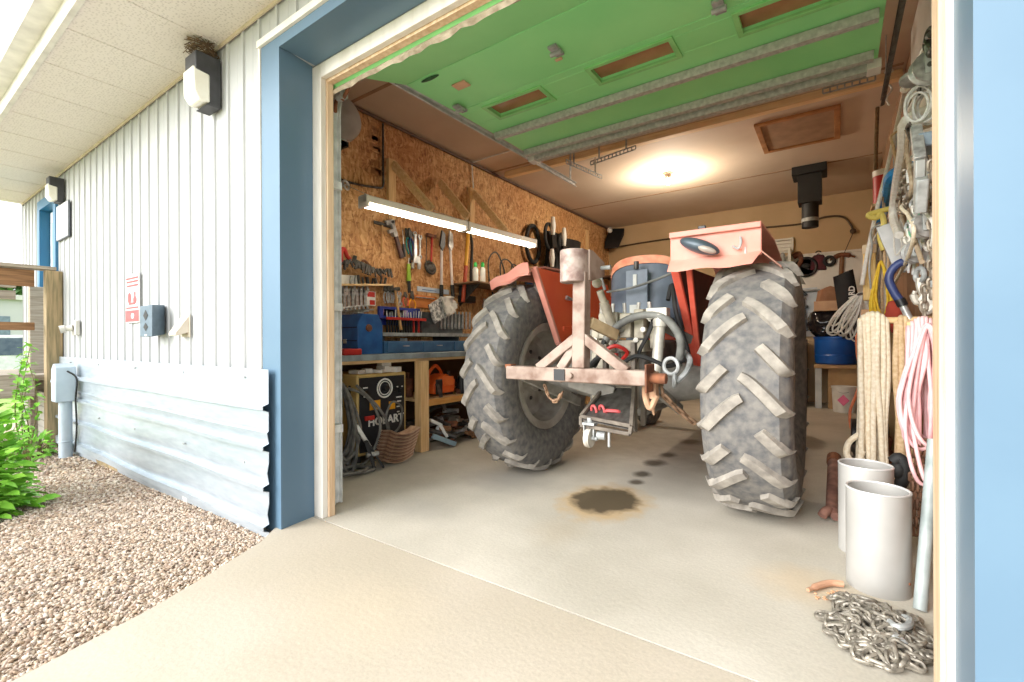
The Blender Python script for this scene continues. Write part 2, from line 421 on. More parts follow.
# ------------------------------------------------------------------ setting: shell
YF = 1.46                                   # facade plane
def ribbed(mb, x0, x1, z0, z1, step=.2045, x_ref=-2.903, d=.013):
    """ribbed metal sheeting facing -Y"""
    prof = [(x0, YF)]; k0 = math.floor((x0 - x_ref) / step)
    for k in range(k0, int((x1 - x_ref) / step) + 2):
        c = x_ref + k * step
        pts = [(c - .016, YF), (c - .011, YF - d), (c + .011, YF - d), (c + .016, YF), (c + .085, YF), (c + .09, YF - .003), (c + .115, YF - .003), (c + .12, YF)]
        prof += [q for q in pts if x0 < q[0] < x1]
    prof.append((x1, YF)); prof += [(x1, YF + .16), (x0, YF + .16)]
    mb.prism([(x, y, z0) for x, y in prof], (0, 0, z1 - z0))
wf = MB()
ribbed(wf, -9.65, -8.58, -.3, 3.1); ribbed(wf, -8.58, -7.72, 2.92, 3.1); ribbed(wf, -7.72, -2.868, -.12, 3.1); wf.box(-8.58, -7.72, YF + .02, YF + .16, -.3, .72)
ribbed(wf, -2.868, .46, 2.905, 3.1); ribbed(wf, .46, 1.6, -.12, 3.1)
wf.box(-4.3, -2.71, YF + .16, 1.76, -.12, 3.7); wf.box(.262, 1.6, YF + .16, 1.76, -.12, 3.7); wf.box(-2.71, .262, YF + .01, 1.76, 2.83, 3.7)
wf.box(-4.3, -2.868, YF + .16, YF + .17, 3.1, 3.7)
struct(wf, 'wall_front', white_siding, smooth=0)
mosb = osb('oriented_strand_board')
struct(MB().box(-4.3, -4.15, 1.76, 9.85, 0, 3.75), 'wall_left', mosb, smooth=0)
mback = mat('tan_gypsum_wall', (206, 176, 136), (194, 164, 124), rough=.8, scale=1.5)
struct(MB().box(-4.15, .52, 9.7, 9.85, 0, 3.75), 'wall_back', mback, smooth=0)
mright = mat('brown_plywood_wall', (168, 130, 98), (142, 108, 80), rough=.8, scale=3, stretch=(3, 3, .6))
struct(MB().box(.52, .7, 1.76, 9.85, 0, 3.75), 'wall_right', mright, smooth=0)
mceil = mat('tan_ceiling_board', (216, 196, 174), (206, 184, 160), rough=.8, scale=1.2)
ce = MB().box(-4.15, .52, 1.76, 9.7, 3.58, 3.7)
struct(ce, 'ceiling', mceil, smooth=0)
seam = MB()
for y in (3.0, 5.45, 7.9): seam.box(-4.13, .5, y - .02, y + .02, 3.576, 3.58)
struct(seam, 'trim_1', mat('ceiling_seam_tape', (176, 140, 108), rough=.8), smooth=0)
# house behind the siding, roof and soffit
struct(MB().box(-9.65, -9.5, YF + .16, 9.85, -.3, 3.7), 'wall_house_end', white_siding, smooth=0)
struct(MB().prism([(-9.75, .80, 3.31), (-9.75, 5.6, 4.9), (-9.75, 10.4, 3.78), (-9.75, 10.4, 3.93), (-9.75, 5.6, 5.05), (-9.75, .80, 3.345)], (11.9, 0, 0)), 'roof', mat('roof_shingles', (92, 90, 88), (70, 68, 66), rough=.9, scale=20), smooth=0)
msof, nt, b, pos = world_pos_mat('perforated_soffit', .55)
vo = nt.nodes.new('ShaderNodeTexVoronoi'); vo.inputs['Scale'].default_value = 55; vo.inputs['Randomness'].default_value = .6; nt.links.new(pos, vo.inputs['Vector'])
dots = ramp(nt, vo.outputs['Distance'], [(.2, (182, 174, 164)), (.4, (220, 213, 204))])
nt.links.new(mixc(nt, .7, (220, 213, 204), dots), b.inputs['Base Color'])
sf = MB().box(-9.65, 1.6, .80, YF + .0, 3.10, 3.13)
for k in range(-15, 3):
    x = k * .61 - .35
    if -9.6 < x < 1.55: sf.box(x - .004, x + .004, .80, YF, 3.096, 3.10)
struct(sf, 'soffit', msof, smooth=0)
struct(MB().box(-9.65, 1.6, YF - .022, YF - .014, 3.075, 3.1), 'trim_2', mat('soffit_channel', (206, 190, 166), rough=.6), smooth=0)
struct(MB().box(-9.68, 1.6, .765, .80, 3.085, 3.34), 'fascia', mat('fascia_metal', (226, 222, 212), rough=.45), smooth=0, bevel=.004)
gp = [(.765, 3.20), (.66, 3.20), (.645, 3.235), (.625, 3.26), (.62, 3.31), (.632, 3.31), (.637, 3.265), (.658, 3.24), (.668, 3.212), (.755, 3.212), (.765, 3.31)]
g = MB().prism([(-9.68, y, z) for y, z in gp], (11.3, 0, 0))
tag(g.build('rain_gutter', mat('gutter_metal', (232, 230, 224), rough=.4), smooth=30), 'white metal rain gutter along the edge of the eaves', 'gutter')

# blue trim around the vehicle opening, inner frame
XL, XR, ZT = -2.665, .252, 2.822
t3 = MB().prism([(-2.868, YF - .012, -.03), (XL, YF - .012, -.03), (XL - .035, 1.68, -.03), (-2.75, 1.68, -.03), (-2.75, YF + .002, -.03), (-2.868, YF + .002, -.03)], (0, 0, 2.93))
t3.prism([(XL, YF - .012, ZT), (XL, YF - .012, 2.90), (XL, YF + .012, 2.90), (XL, 1.64, 2.86), (XL, 1.68, 2.86), (XL, 1.68, ZT)], (XR - XL, 0, 0))
struct(t3, 'trim_3', blue_trim, smooth=0)
struct(MB().prism([(XR, YF - .012, -.03), (.47, YF - .012, -.03), (.47, YF + .002, -.03), (.34, YF + .002, -.03), (.34, 1.62, -.03), (XR - .006, 1.62, -.03)], (0, 0, 2.93)), 'trim_4', blue_trim, smooth=0)
struct(MB().box(-2.89, .49, YF - .03, YF - .012, 2.885, 2.925).box(-2.89, -2.872, YF - .02, YF, -.05, 2.9), 'trim_5', white_trim, smooth=0)
fr = MB().box(-2.74, -2.615, 1.682, 1.72, 0, ZT).box(.232, .30, 1.622, 1.66, 0, ZT).box(-2.615, .232, 1.682, 1.72, 2.735, ZT)
struct(fr, 'trim_6', white_trim, smooth=0, bevel=.004)
fj = MB().box(-2.72, -2.605, 1.721, 1.765, 0, 2.80).box(.222, .262, 1.661, 1.765, 0, 2.80).box(-2.605, .222, 1.721, 1.765, 2.72, 2.80)
struct(fj, 'trim_7', jamb_wood, smooth=0, bevel=.003)

# house door at the far end of the facade
d1 = struct(MB().box(-8.47, -7.83, YF + .07, YF + .11, .72, 2.80), 'door_1', mat('pale_door', (222, 232, 238), (212, 224, 232), rough=.4), bevel=.004)
MB().box(-8.37, -7.93, YF + .062, YF + .07, 1.7, 2.65).build('door_glass', mat('storm_glass', (200, 222, 236), rough=.08), d1)
MB().cyl((-7.93, YF + .03, 1.75), (-7.93, YF + .07, 1.75), .02).build('door_handle', chrome, d1)
dt = MB().box(-8.62, -8.50, YF - .03, YF + .12, .72, 2.94).box(-7.80, -7.69, YF - .03, YF + .12, .72, 2.94).box(-8.50, -7.80, YF - .03, YF + .12, 2.82, 2.94)
struct(dt, 'trim_8', blue_door_trim, smooth=0, bevel=.004)

# ------------------------------------------------------------------ outside things
def skirting():
    """galvanised sheet skirting with long horizontal ribs"""
    t = thing('skirting_panel', 'corrugated galvanised steel skirting sheet along the foot of the house wall', 'metal sheet', (-4.95, YF, -.1))
    prof = []; z = .935
    zr = [.935, .80, .735, .722, .700, .686, .64, .575, .565, .50, .487, .465, .452, .39, .33, .265, .252, .230, .217, .15, .09, .03, .017, -.005, -.018, -.04, -.06]
    yo = [.004, .004, .022, .022, .004, .004, .009, .004] ; ys = []
    for i, z in enumerate(zr): ys.append(YF - .05 - [0, 0, 0, .034, .034, 0, 0, 0, .010, 0, .034, .034, 0, 0, .010, 0, .034, .034, 0, 0, .010, 0, .034, .034, 0, 0, .0][i])
    rows = []
    for z, y in zip(zr, ys):
        rows.append([(-7.45 + 4.72 * k / 8, y - (.012 * math.sin(k * 1.7 + z * 4) if 0 < k < 8 else 0), z + (.0 if z > .0 else -.055 * (1 - k / 8) + .0)) for k in range(9)])
    MB().sheet(rows, .003, (0, 1, 0)).build('sheet', galv, t, smooth=25)
    sc = MB()
    for x in (-6.9, -5.9, -4.9, -3.9, -3.0):
        for z in (.88, .36): sc.cyl((x, YF - .05, z), (x, YF - .066, z), .008, n=8)
    sc.build('screw', galv_dull, t)
    return t
skirting()
for i, (x0, x1, lab, m) in enumerate(((-7.1, -6.35, 'short grey board behind the bottom edge of the galvanised skirting', old_rail), (-6.3, -5.2, 'brown board under the bottom edge of the galvanised skirting', old_wood), (-5.15, -3.9, 'long white board under the bottom edge of the galvanised skirting', white_trim))):
    tag(MB().box(x0, x1, YF - .045, YF - .016, -.2, -.03).build('skirting_board', m, bevel=.003), lab, 'board')

def wall_pack(x, z0, s, lab):
    t = thing('wall_lantern', lab, 'outdoor light', (x, YF, z0))
    w, d, h = .17 * s, .15 * s, .33 * s; y0 = YF - .014
    MB().prism([(x - w / 2, y0, z0), (x - w / 2, y0, z0 + h), (x - w / 2, y0 - d, z0 + h), (x - w / 2, y0 - d, z0 + h * .64), (x - w / 2, y0 - d * .45, z0 + h * .58), (x - w / 2, y0 - d * .45, z0 + h * .06), (x - w / 2, y0 - d * .6, z0)], (w, 0, 0)).build('housing', bronze, t, bevel=.006)
    g = .012 * s
    MB().prism([(x - w / 2 + g, y0 - d * .45, z0 + .05 * h), (x - w / 2 + g, y0 - d * .45, z0 + h * .6), (x - w / 2 - g * .3, y0 - d * 1.08, z0 + h * .70), (x - w / 2 - g * .3, y0 - d * 1.06, z0 + h * .2), (x - w / 2 + g, y0 - d * .85, z0 + .03 * h)], (w - .6 * g, 0, 0)).build('lens', lens_white, t, bevel=.01)
    return t
wall_pack(-3.48, 2.665, 1.0, 'bronze wall pack light with a bird nest on top, nearest the vehicle opening')
wall_pack(-7.42, 2.72, .85, 'bronze wall pack light beside the far blue house door')
nest = MB(); random.seed(4)
for k in range(90):
    a = random.uniform(0, 2 * PI); r = random.uniform(.04, .1); c = V((-3.48 + r * math.cos(a), YF - .1 + .8 * r * math.sin(a), 3.015 + random.uniform(0, .055)))
    d = V((-math.sin(a), math.cos(a), J(.5))).normalized() * random.uniform(.04, .08)
    nest.tube([c - d, c + V((J(.01), J(.01), J(.01))), c + d], .0028, 4)
tag(nest.build('bird_nest', mat('dry_grass', (120, 96, 68), (74, 58, 42), rough=.9, scale=40)), 'scruffy twig bird nest sitting on the near wall pack light', 'bird nest')

def wall_sign():
    a = at(128, 275, Y=YF - .02); c = at(139, 320, Y=YF - .02)
    x0, x1 = a.x - .05, c.x + .02; z0, z1 = 1.27, 1.70
    t = thing('warning_sign', 'small red and white notice plate on the white siding', 'sign', ((x0 + x1) / 2, YF - .02, z0))
    MB().box(x0, x1, YF - .024, YF - .017, z0, z1).build('plate', mat('sign_white', (206, 204, 202), (196, 194, 192), rough=.5), t, bevel=.002)
    rd = mat('sign_red', (222, 84, 84), (212, 70, 72), rough=.4); y = YF - .0262
    p = MB().box(x0 + .01, x1 - .01, y, y + .002, z0 + .01, z0 + .11).box(x0 + .02, x1 - .02, y, y + .002, z0 + .125, z0 + .14)
    p.build('red_band', rd, t)
    p = MB()
    for i, z in enumerate((z1 - .03, z1 - .06, z1 - .095)): p.box(x0 + .02 + .01 * i, x1 - .02, y, y + .002, z - .016, z)
    p.ball((x0 * .7 + x1 * .3, y + .001, z0 + .22), (.05, .002, .05)).ball((x0 * .3 + x1 * .7, y + .001, z0 + .20), (.045, .002, .035)).box(x0 * .75 + x1 * .25, x0 * .3 + x1 * .7, y, y + .002, z0 + .16, z0 + .18).box(x0 * .35 + x1 * .65, x0 * .25 + x1 * .75, y, y + .002, z0 + .2, z0 + .27)
    p.build('red_markings', rd, t)
    MB().ball(((x0 + x1) / 2 + .01, y, z0 + .06), (.035, .002, .025)).build('white_mark', white_plastic, t)
wall_sign()

def outlet_box():
    # weatherproof box standing proud of the siding; its cover faces the yard
    x0, x1, z0, z1 = -4.54, -4.28, 1.14, 1.385; c = V(((x0 + x1) / 2, YF, (z0 + z1) / 2))
    t = thing('outlet_box', 'grey weatherproof box with two dark diamond openings on the siding', 'electrical box', (c.x, YF, z0))
    gm = mat('grey_box_metal', (100, 116, 128), (88, 104, 116), rough=.45, scale=20)
    xb = x1 - .10
    MB().add([(x0, YF - .014, z0 + .02), (xb, YF - .014, z0 + .02), (xb, YF - .014, z1 + .01), (x0, YF - .014, z1 + .01), (x0, YF - .13, z0), (x1, YF - .13, z0), (x1, YF - .13, z1), (x0, YF - .13, z1)], [(0, 1, 2, 3), (4, 5, 6, 7), (0, 1, 5, 4), (1, 2, 6, 5), (2, 3, 7, 6), (3, 0, 4, 7)]).build('housing', gm, t, bevel=.005)
    for zz, h in ((c.z + .045, .042), (c.z - .045, .032)):
        MB().prism([(c.x - .05, YF - .1315, zz), (c.x, YF - .1315, zz + h), (c.x + .05, YF - .1315, zz), (c.x, YF - .1315, zz - h)], (0, -.001, 0)).build('diamond_opening', black_plastic, t)
    MB().box(c.x - .02, c.x + .02, YF - .1315, YF - .13, z0 + .008, z0 + .02).build('label_strip', white_plastic, t)
outlet_box()

def dryer_vent():
    c = at(188, 326, Y=YF); x, z = c.x, c.z
    t = thing('vent_hood', 'white dryer vent hood to the right of the grey box', 'vent', (x, YF, z - .08))
    m = mat('ivory_vent_plastic', (204, 194, 178), (184, 172, 154), rough=.5)
    MB().box(x - .075, x + .085, YF - .022, YF - .014, z - .085, z + .085).build('flange', m, t, bevel=.003)
    MB().add([(x - .065, YF - .02, z + .075), (x + .075, YF - .02, z + .075), (x - .065, YF - .02, z - .05), (x + .075, YF - .02, z - .05), (x - .07, YF - .10, z - .075), (x + .055, YF - .10, z - .075), (x - .07, YF - .10, z - .05), (x + .055, YF - .10, z - .05)],
             [(0, 1, 7, 6), (6, 7, 5, 4), (0, 6, 4, 2), (1, 3, 5, 7), (2, 4, 5, 3), (0, 2, 3, 1)]).build('hood', m, t, bevel=.004)
dryer_vent()

def small_bits():
    # framed white card beside the far door
    a = at(58, 212, Y=YF - .02); c = at(70, 232, Y=YF - .02)
    t = thing('notice_card', 'white framed card hanging next to the far house door', 'notice', ((a.x + c.x) / 2, YF - .02, 2.0))
    MB().box(a.x, c.x, YF - .035, YF - .016, 2.30, 2.71).build('frame', mat('grey_frame', (104, 108, 116), rough=.5), t, bevel=.002)
    MB().box(a.x + .012, c.x - .012, YF - .0365, YF - .035, 2.312, 2.70).build('card', white_plastic, t)
    # exterior tap / spigot
    c = at(72, 328, Y=YF - .05)
    t = thing('outdoor_fitting', 'pale grey pipe fitting with a round spout above the galvanised skirting', 'pipe fitting', (c.x, YF, c.z - .08))
    m = mat('grey_pvc', (208, 204, 196), (190, 186, 178), rough=.5)
    MB().box(c.x - .02, c.x + .14, YF - .05, YF - .014, c.z - .08, c.z + .08).build('plate', m, t, bevel=.006)
    MB().cyl((c.x + .05, YF - .05, c.z), (c.x + .02, YF - .11, c.z - .01), .035, .03).cyl((c.x + .02, YF - .11, c.z - .01), (c.x + .01, YF - .15, c.z - .02), .042).build('spout', m, t)
    # grey standpipe with weather box
    x = -6.66; y = YF - .15
    t = thing('electrical_riser', 'grey plastic riser pipe and box in front of the skirting by the wooden post', 'riser pipe', (x, y, gz(x)))
    gm = mat('painted_grey_pipe', (190, 202, 212), (176, 190, 202), rough=.45)
    MB().cyl((x, y, gz(x) - .02), (x, y, .50), .055).ring((x, y, .06), (0, 0, 1), .055, .008).build('pipe', gm, t)
    MB().prism([(x - .1, y - .09, .48), (x + .08, y - .09, .48), (x + .08, y - .09, .84), (x - .02, y - .09, .88), (x - .1, y - .09, .82)], (0, .16, 0)).build('box', gm, t, bevel=.008)
    MB().prism([(x - .1, y - .07, .80), (x - .24, y - .07, .69), (x - .24, y - .07, .67), (x - .1, y - .07, .70)], (0, .12, 0)).build('spout_hood', gm, t, bevel=.004)
    MB().tube(curve([(x + .08, y, .8), (x + .14, y + .06, .72), (x + .10, y + .06, .5), (x + .13, y + .06, .2), (x + .1, y + .05, -.05)], 6), .008, 6).build('cable', black_rubber, t)
small_bits()

def deck():
    X, z1 = -7.56, 1.96
    def post(x, y, zt, lab, m=old_wood, w=.14):
        tag(MB().box(x - w / 2, x + w / 2, y - w / 2, y + w / 2, gz(x) - .1, zt).build('deck_post', m, bevel=.006), lab, 'post')
    post(X + .06, 1.375, 1.93, 'nearest weathered wooden deck post, beside the siding')
    p = at(92 / 4.26, 400, X=-9.0); post(-8.28, 1.36, 1.80, 'farther weathered deck post seen under the top rail', grey_rail, .13)
    tag(MB().box(X - .10, X + .09, -1.2, 1.40, 1.94, 1.98).build('deck_handrail', grey_rail, bevel=.005), 'flat grey cap board along the top of the deck railing', 'handrail')
    tag(MB().box(X - .03, X + .015, -1.2, 1.23, 1.74, 1.93).build('deck_rail', old_rail, bevel=.005), 'brown top rail board under the flat cap of the deck railing', 'rail')
    tag(MB().box(X - .03, X + .015, -1.2, 1.23, 1.24, 1.33).build('deck_rail', old_rail, bevel=.005), 'thin brown middle rail of the deck railing', 'rail')
    tag(MB().box(X - .05, X + .01, -1.2, 1.23, .48, .74).build('rim_board', grey_rail, bevel=.005), 'weathered rim board at the edge of the raised deck floor', 'rim board')
    tag(MB().box(-9.6, X - .055, -1.2, YF - .03, .66, .72).build('deck_floor', grey_rail, bevel=.004), 'raised grey board deck floor in front of the house door', 'deck')
    tag(MB().box(-9.6, X - .1, -1.2, -1.15, 1.9, 1.95).box(-9.15, -9.05, -1.1, 1.3, 1.84, 1.9).box(-9.12, -9.08, -1.1, 1.3, 1.68, 1.8).build('deck_rail', grey_rail, bevel=.004), 'pale far side railing of the deck behind the front railing', 'rail')
    sk = MB()
    for k in range(7): sk.box(-8.95, -7.75, 1.36 - .0, 1.38, -.1 + k * .085, -.02 + k * .085)
    tag(sk.build('deck_skirt', mat('pale_clapboard', (214, 212, 200), (198, 196, 184), rough=.6), bevel=.003), 'pale horizontal board skirt in the shade beneath the deck', 'skirting')
deck()

# ------------------------------------------------------------------ planting and far things
leaf_m = mat('bright_green_leaf', (158, 212, 78), (112, 180, 54), rough=.5, scale=9, sub=.0)
leaf_d = mat('dark_green_leaf', (88, 126, 62), (58, 96, 44), rough=.6, scale=5)
twig_m = mat('green_twig', (120, 112, 70), (96, 86, 54), rough=.8)
def bush(name, lab, c, R, n, L, W, m, seed):
    random.seed(seed); t = thing(name, lab, 'bush', (c[0], c[1], gz(c[0])))
    st, fo = MB(), MB(); z0 = gz(c[0]) - .02
    for k in range(26):
        a = random.uniform(0, 2 * PI); el = random.uniform(.25, 1.45); d = V((math.cos(a) * math.cos(el) * R[0], math.sin(a) * math.cos(el) * R[1], math.sin(el) * R[2]))
        b0 = V((c[0] + J(.08), c[1] + J(.08), z0)); st.tube([b0, b0 + d * .5 + V((0, 0, R[2] * .08)), b0 + d], [.008, .006, .003], 5)
    for k in range(n):
        a = random.uniform(0, 2 * PI); el = math.asin(random.uniform(-.1, 1)); q = random.uniform(.55, 1.02) * (1 + .18 * math.sin(3 * a + seed))
        d = V((math.cos(a) * math.cos(el), math.sin(a) * math.cos(el), math.sin(el)))
        p = V((c[0], c[1], z0 + .06)) + V((d.x * R[0], d.y * R[1], max(0, d.z * R[2]))) * q
        out = (d + V((J(.8), J(.8), J(.5) - .15))).normalized(); l = L * random.uniform(.6, 1.25)
        fo.leaf(p, out, (J(.5), J(.5), 1), l, l * W)
    st.build('stem', twig_m, t); fo.build('foliage', m, t, smooth=80)
    return t
bush('leafy_bush', 'bright green leafy bush at the left edge on the gravel', (-5.0, .30), (.46, .46, .74), 2300, .11, .58, leaf_m, 5)
bush('small_plant', 'small green plant at the foot of the nearest deck post', (-6.95, 1.12), (.2, .16, .24), 130, .085, .5, leaf_m, 8)
def sapling():
    random.seed(12); t = thing('sapling', 'thin sapling with sparse leaves rising in front of the deck railing', 'sapling', (-6.25, .98, gz(-6.25)))
    st, fo = MB(), MB()
    for k in range(7):
        b0 = V((-6.25 + J(.12), .96 + J(.08), gz(-6.25) - .02)); top = b0 + V((J(.3) - .1, J(.12), random.uniform(.8, 1.28)))
        mid = (b0 + top) / 2 + V((J(.1), J(.1), .05)); pts = curve([b0, mid, top], 8)
        st.tube(pts, [.007 * (1 - .7 * i / len(pts)) for i in range(len(pts))], 5)
        for p in pts[5:]:
            for q in range(3): fo.leaf(p, (J(1), J(1), J(.6)), (0, 0, 1), .075 * random.uniform(.6, 1.2), .045)
    st.build('stem', twig_m, t); fo.build('foliage', leaf_m, t, smooth=80)
sapling()
def tree(x, y, h, r, lab, seed):
    random.seed(seed); t = thing('distant_tree', lab, 'tree', (x, y, -.3), 'trees beyond the yard')
    MB().tube([(x, y, -.4), (x + .1, y, h * .5), (x, y, h * .8)], [.22, .16, .06], 8).build('trunk', mat('bark', (110, 92, 74), (82, 68, 54), rough=.9), t)
    fo = MB()
    for k in range(900):
        d = V((J(1), J(1), J(1))); d.normalize(); q = random.uniform(.5, 1) * (1 + .25 * mnoise.noise(d * 2 + V((seed, 0, 0))))
        fo.leaf(V((x, y, h * .62)) + V((d.x * r, d.y * r, d.z * h * .4)) * q, (J(1), J(1), J(.6)), (J(.6), J(.6), 1), .5, .3)
    fo.build('crown', leaf_d, t, smooth=80)
tree(-39, 5.2, 5.4, 1.5, 'rounded green tree on the skyline beyond the deck', 3)
tree(-46, 7.2, 4.6, 1.9, 'low broad green tree farther back beyond the deck', 6)
tree(-40, 10.5, 4.6, 2.0, 'green tree behind the corner of the house', 9)
def car():
    x, y = -19.5, 2.4
    t = thing('parked_vehicle', 'white vehicle with dark windscreen parked beyond the deck', 'vehicle', (x, y, -.3))
    prof = [(-2.2, .25), (-2.2, .75), (-2.0, .95), (-1.0, 1.05), (-.5, 1.6), (1.5, 1.62), (2.1, 1.0), (2.2, .9), (2.2, .25)]
    MB().prism([(x - .85, y + a, -.3 + b) for a, b in prof], (1.7, 0, 0)).build('body', mat('vehicle_paint', (226, 228, 232), rough=.3), t, bevel=.05)
    gl = mat('vehicle_glass', (92, 104, 122), (70, 84, 104), rough=.1)
    MB().prism([(x + .851, y + a, -.3 + b) for a, b in ((-.95, 1.05), (-.5, 1.52), (1.4, 1.54), (1.85, 1.05))], (.01, 0, 0)).prism([(x - .75, y - 1.08, .76), (x + .75, y - 1.08, .76), (x + .68, y - .62, 1.22), (x - .68, y - .62, 1.22)], (0, -.01, .005)).build('window', gl, t)
    for a in (-1.4, 1.4):
        for s in (-.8, .66): MB().cyl((x + s, y + a, .03), (x + s + .16, y + a, .03), .33, n=24).build('wheel', black_rubber, t)
car()
def shed():
    x, y = -30, 3.5
    t = thing('white_trailer', 'long white building with a flat roof far beyond the deck', 'building', (x, y, -.3))
    MB().box(x - 1.6, x + 1.6, y - 6, y + 4.2, -.3, 2.9).build('wall', white_siding, t)
    MB().box(x - 1.8, x + 1.8, y - 6.2, y + 4.4, 2.9, 3.1).build('roof', mat('pale_roof', (206, 206, 200), rough=.7), t)
    MB().box(x + 1.6, x + 1.62, y - 1, y + .4, 1.2, 2.2).build('window', mat('far_window', (120, 136, 150), rough=.15), t)
shed()
# ------------------------------------------------------------------ overhead door, tracks, ceiling things
def garage_door():
    zg = 3.06; t = thing('overhead_door', 'green sectional overhead door rolled up under the ceiling', 'garage door', (-1.22, 3.2, zg))
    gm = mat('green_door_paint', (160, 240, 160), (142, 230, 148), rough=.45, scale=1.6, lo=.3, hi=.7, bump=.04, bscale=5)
    x0, x1 = -2.66, .24
    secs = [((1.80, 2.70), (2.02, 2.90)), ((2.02, 2.90), (2.42, 3.03)), ((2.425, 3.03), (2.98, 3.05)), ((2.985, 3.05), (3.62, 3.06)), ((3.625, 3.06), (4.26, 3.065))]
    win = [(-2.40, -1.88), (-1.455, -.89), (-.485, .03)]
    for k, ((y0, z0), (y1, z1)) in enumerate(secs):
        a, b_ = V((0, y0, z0)), V((0, y1, z1)); d = (b_ - a); n = V((0, -d.z, d.y)).normalized() * .045
        mb = MB()
        def slab(xa, xb, s0, s1, th=1.0):
            p, q = a + d * s0, a + d * s1
            mb.prism([(xa, p.y, p.z), (xa, q.y, q.z), (xa, q.y + n.y * th, q.z + n.z * th), (xa, p.y + n.y * th, p.z + n.z * th)], (xb - xa, 0, 0))
        if k == 3:
            s0, s1 = .12, .45
            slab(x0, x1, 0, s0); slab(x0, x1, s1, 1)
            xs = [x0] + [v for w in win for v in w] + [x1]
            for i in range(0, len(xs), 2): slab(xs[i], xs[i + 1], s0, s1)
        else: slab(x0, x1, 0, 1)
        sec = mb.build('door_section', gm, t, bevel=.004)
        if k == 3:
            p, q = a + d * s0, a + d * s1
            for (wa, wb) in win:
                f = MB(); z = p.z - .012; w = .028
                f.box(wa - w, wb + w, p.y - w, p.y + .006, z, z + .02).box(wa - w, wb + w, q.y - .006, q.y + w, z, z + .02).box(wa - w, wa + .006, p.y, q.y, z, z + .02).box(wb - .006, wb + w, p.y, q.y, z, z + .02)
                f.build('window_frame', mat('pale_green_frame', (150, 220, 140), (130, 206, 124), rough=.45), sec, bevel=.003)
                MB().box(wa, wb, p.y, q.y, p.z + .03, p.z + .036).build('window_pane', mat('dusty_amber_pane', (176, 132, 96), (150, 110, 78), rough=.25, scale=4), sec)
    def strut(y, z, w=.075):
        pr = [(-w / 2, 0), (-w / 2, -.03), (-w / 2 + .012, -.055), (w / 2 - .012, -.055), (w / 2, -.03), (w / 2, 0), (w / 2 - .008, 0), (w / 2 - .02, -.045), (-w / 2 + .02, -.045), (-w / 2 + .008, 0)]
        MB().prism([(x0 + .03, y + a, z + b_) for a, b_ in pr], (x1 - x0 - .06, 0, 0)).build('strut', mat('strut_steel', (192, 194, 186), (160, 162, 154), rough=.55, metal=.05, scale=30), t)
    strut(3.52, 3.052); strut(4.02, 3.058); strut(4.20, 3.06, .09)
    sm = MB(); pts = []
    for k in range(40): x = x0 + (x1 - x0) * k / 39; pts.append([(x, 1.775 + J(.006), 2.665 + J(.008)), (x, 1.80, 2.70), (x, 1.86 + J(.01), 2.75 + J(.012))])
    sm.sheet(pts, .02, (0, -.7, .7)); sm.build('bottom_seal', mat('old_rubber_seal', (196, 182, 160), (150, 134, 112), rough=.8, scale=18), t)
    for (u, v) in ((556, 50), (523, 14), (719, 6), (460, 108)):
        p = at(u, v, Z=3.03); h = MB().box(p.x - .03, p.x + .03, p.y - .06, p.y + .06, 3.018, 3.034).cyl((p.x - .04, p.y, 3.008), (p.x + .04, p.y, 3.008), .016, n=10)
        h.build('hinge', galv_dull, t)
    pk = mat('bare_primer_patch', (226, 184, 150), (210, 166, 132), rough=.7)
    p = at(561, 62, Z=3.03); MB().box(p.x - .02, p.x + .03, p.y - .05, p.y - .03, 3.022, 3.032).box(-2.38, -2.26, 2.62, 2.70, 3.024, 3.034).build('primer_patch', pk, t)
    p = at(430, 78, Z=3.03); MB().ball((p.x, p.y, 3.026), (.09, .02, .006), 16, 6).build('scorch_smear', mat('dark_smear', (30, 60, 40), (50, 110, 60), rough=.6, scale=14), t)
    MB().box(-2.68, -2.60, 4.14, 4.26, 2.995, 3.06).box(.18, .26, 4.12, 4.24, 2.995, 3.06).build('end_bracket', white_plastic, t, bevel=.004)
    MB().box(-.30, -.20, 2.26, 2.36, 2.95, 3.0).build('latch_plate', galv_dull, t)
    return t
garage_door()

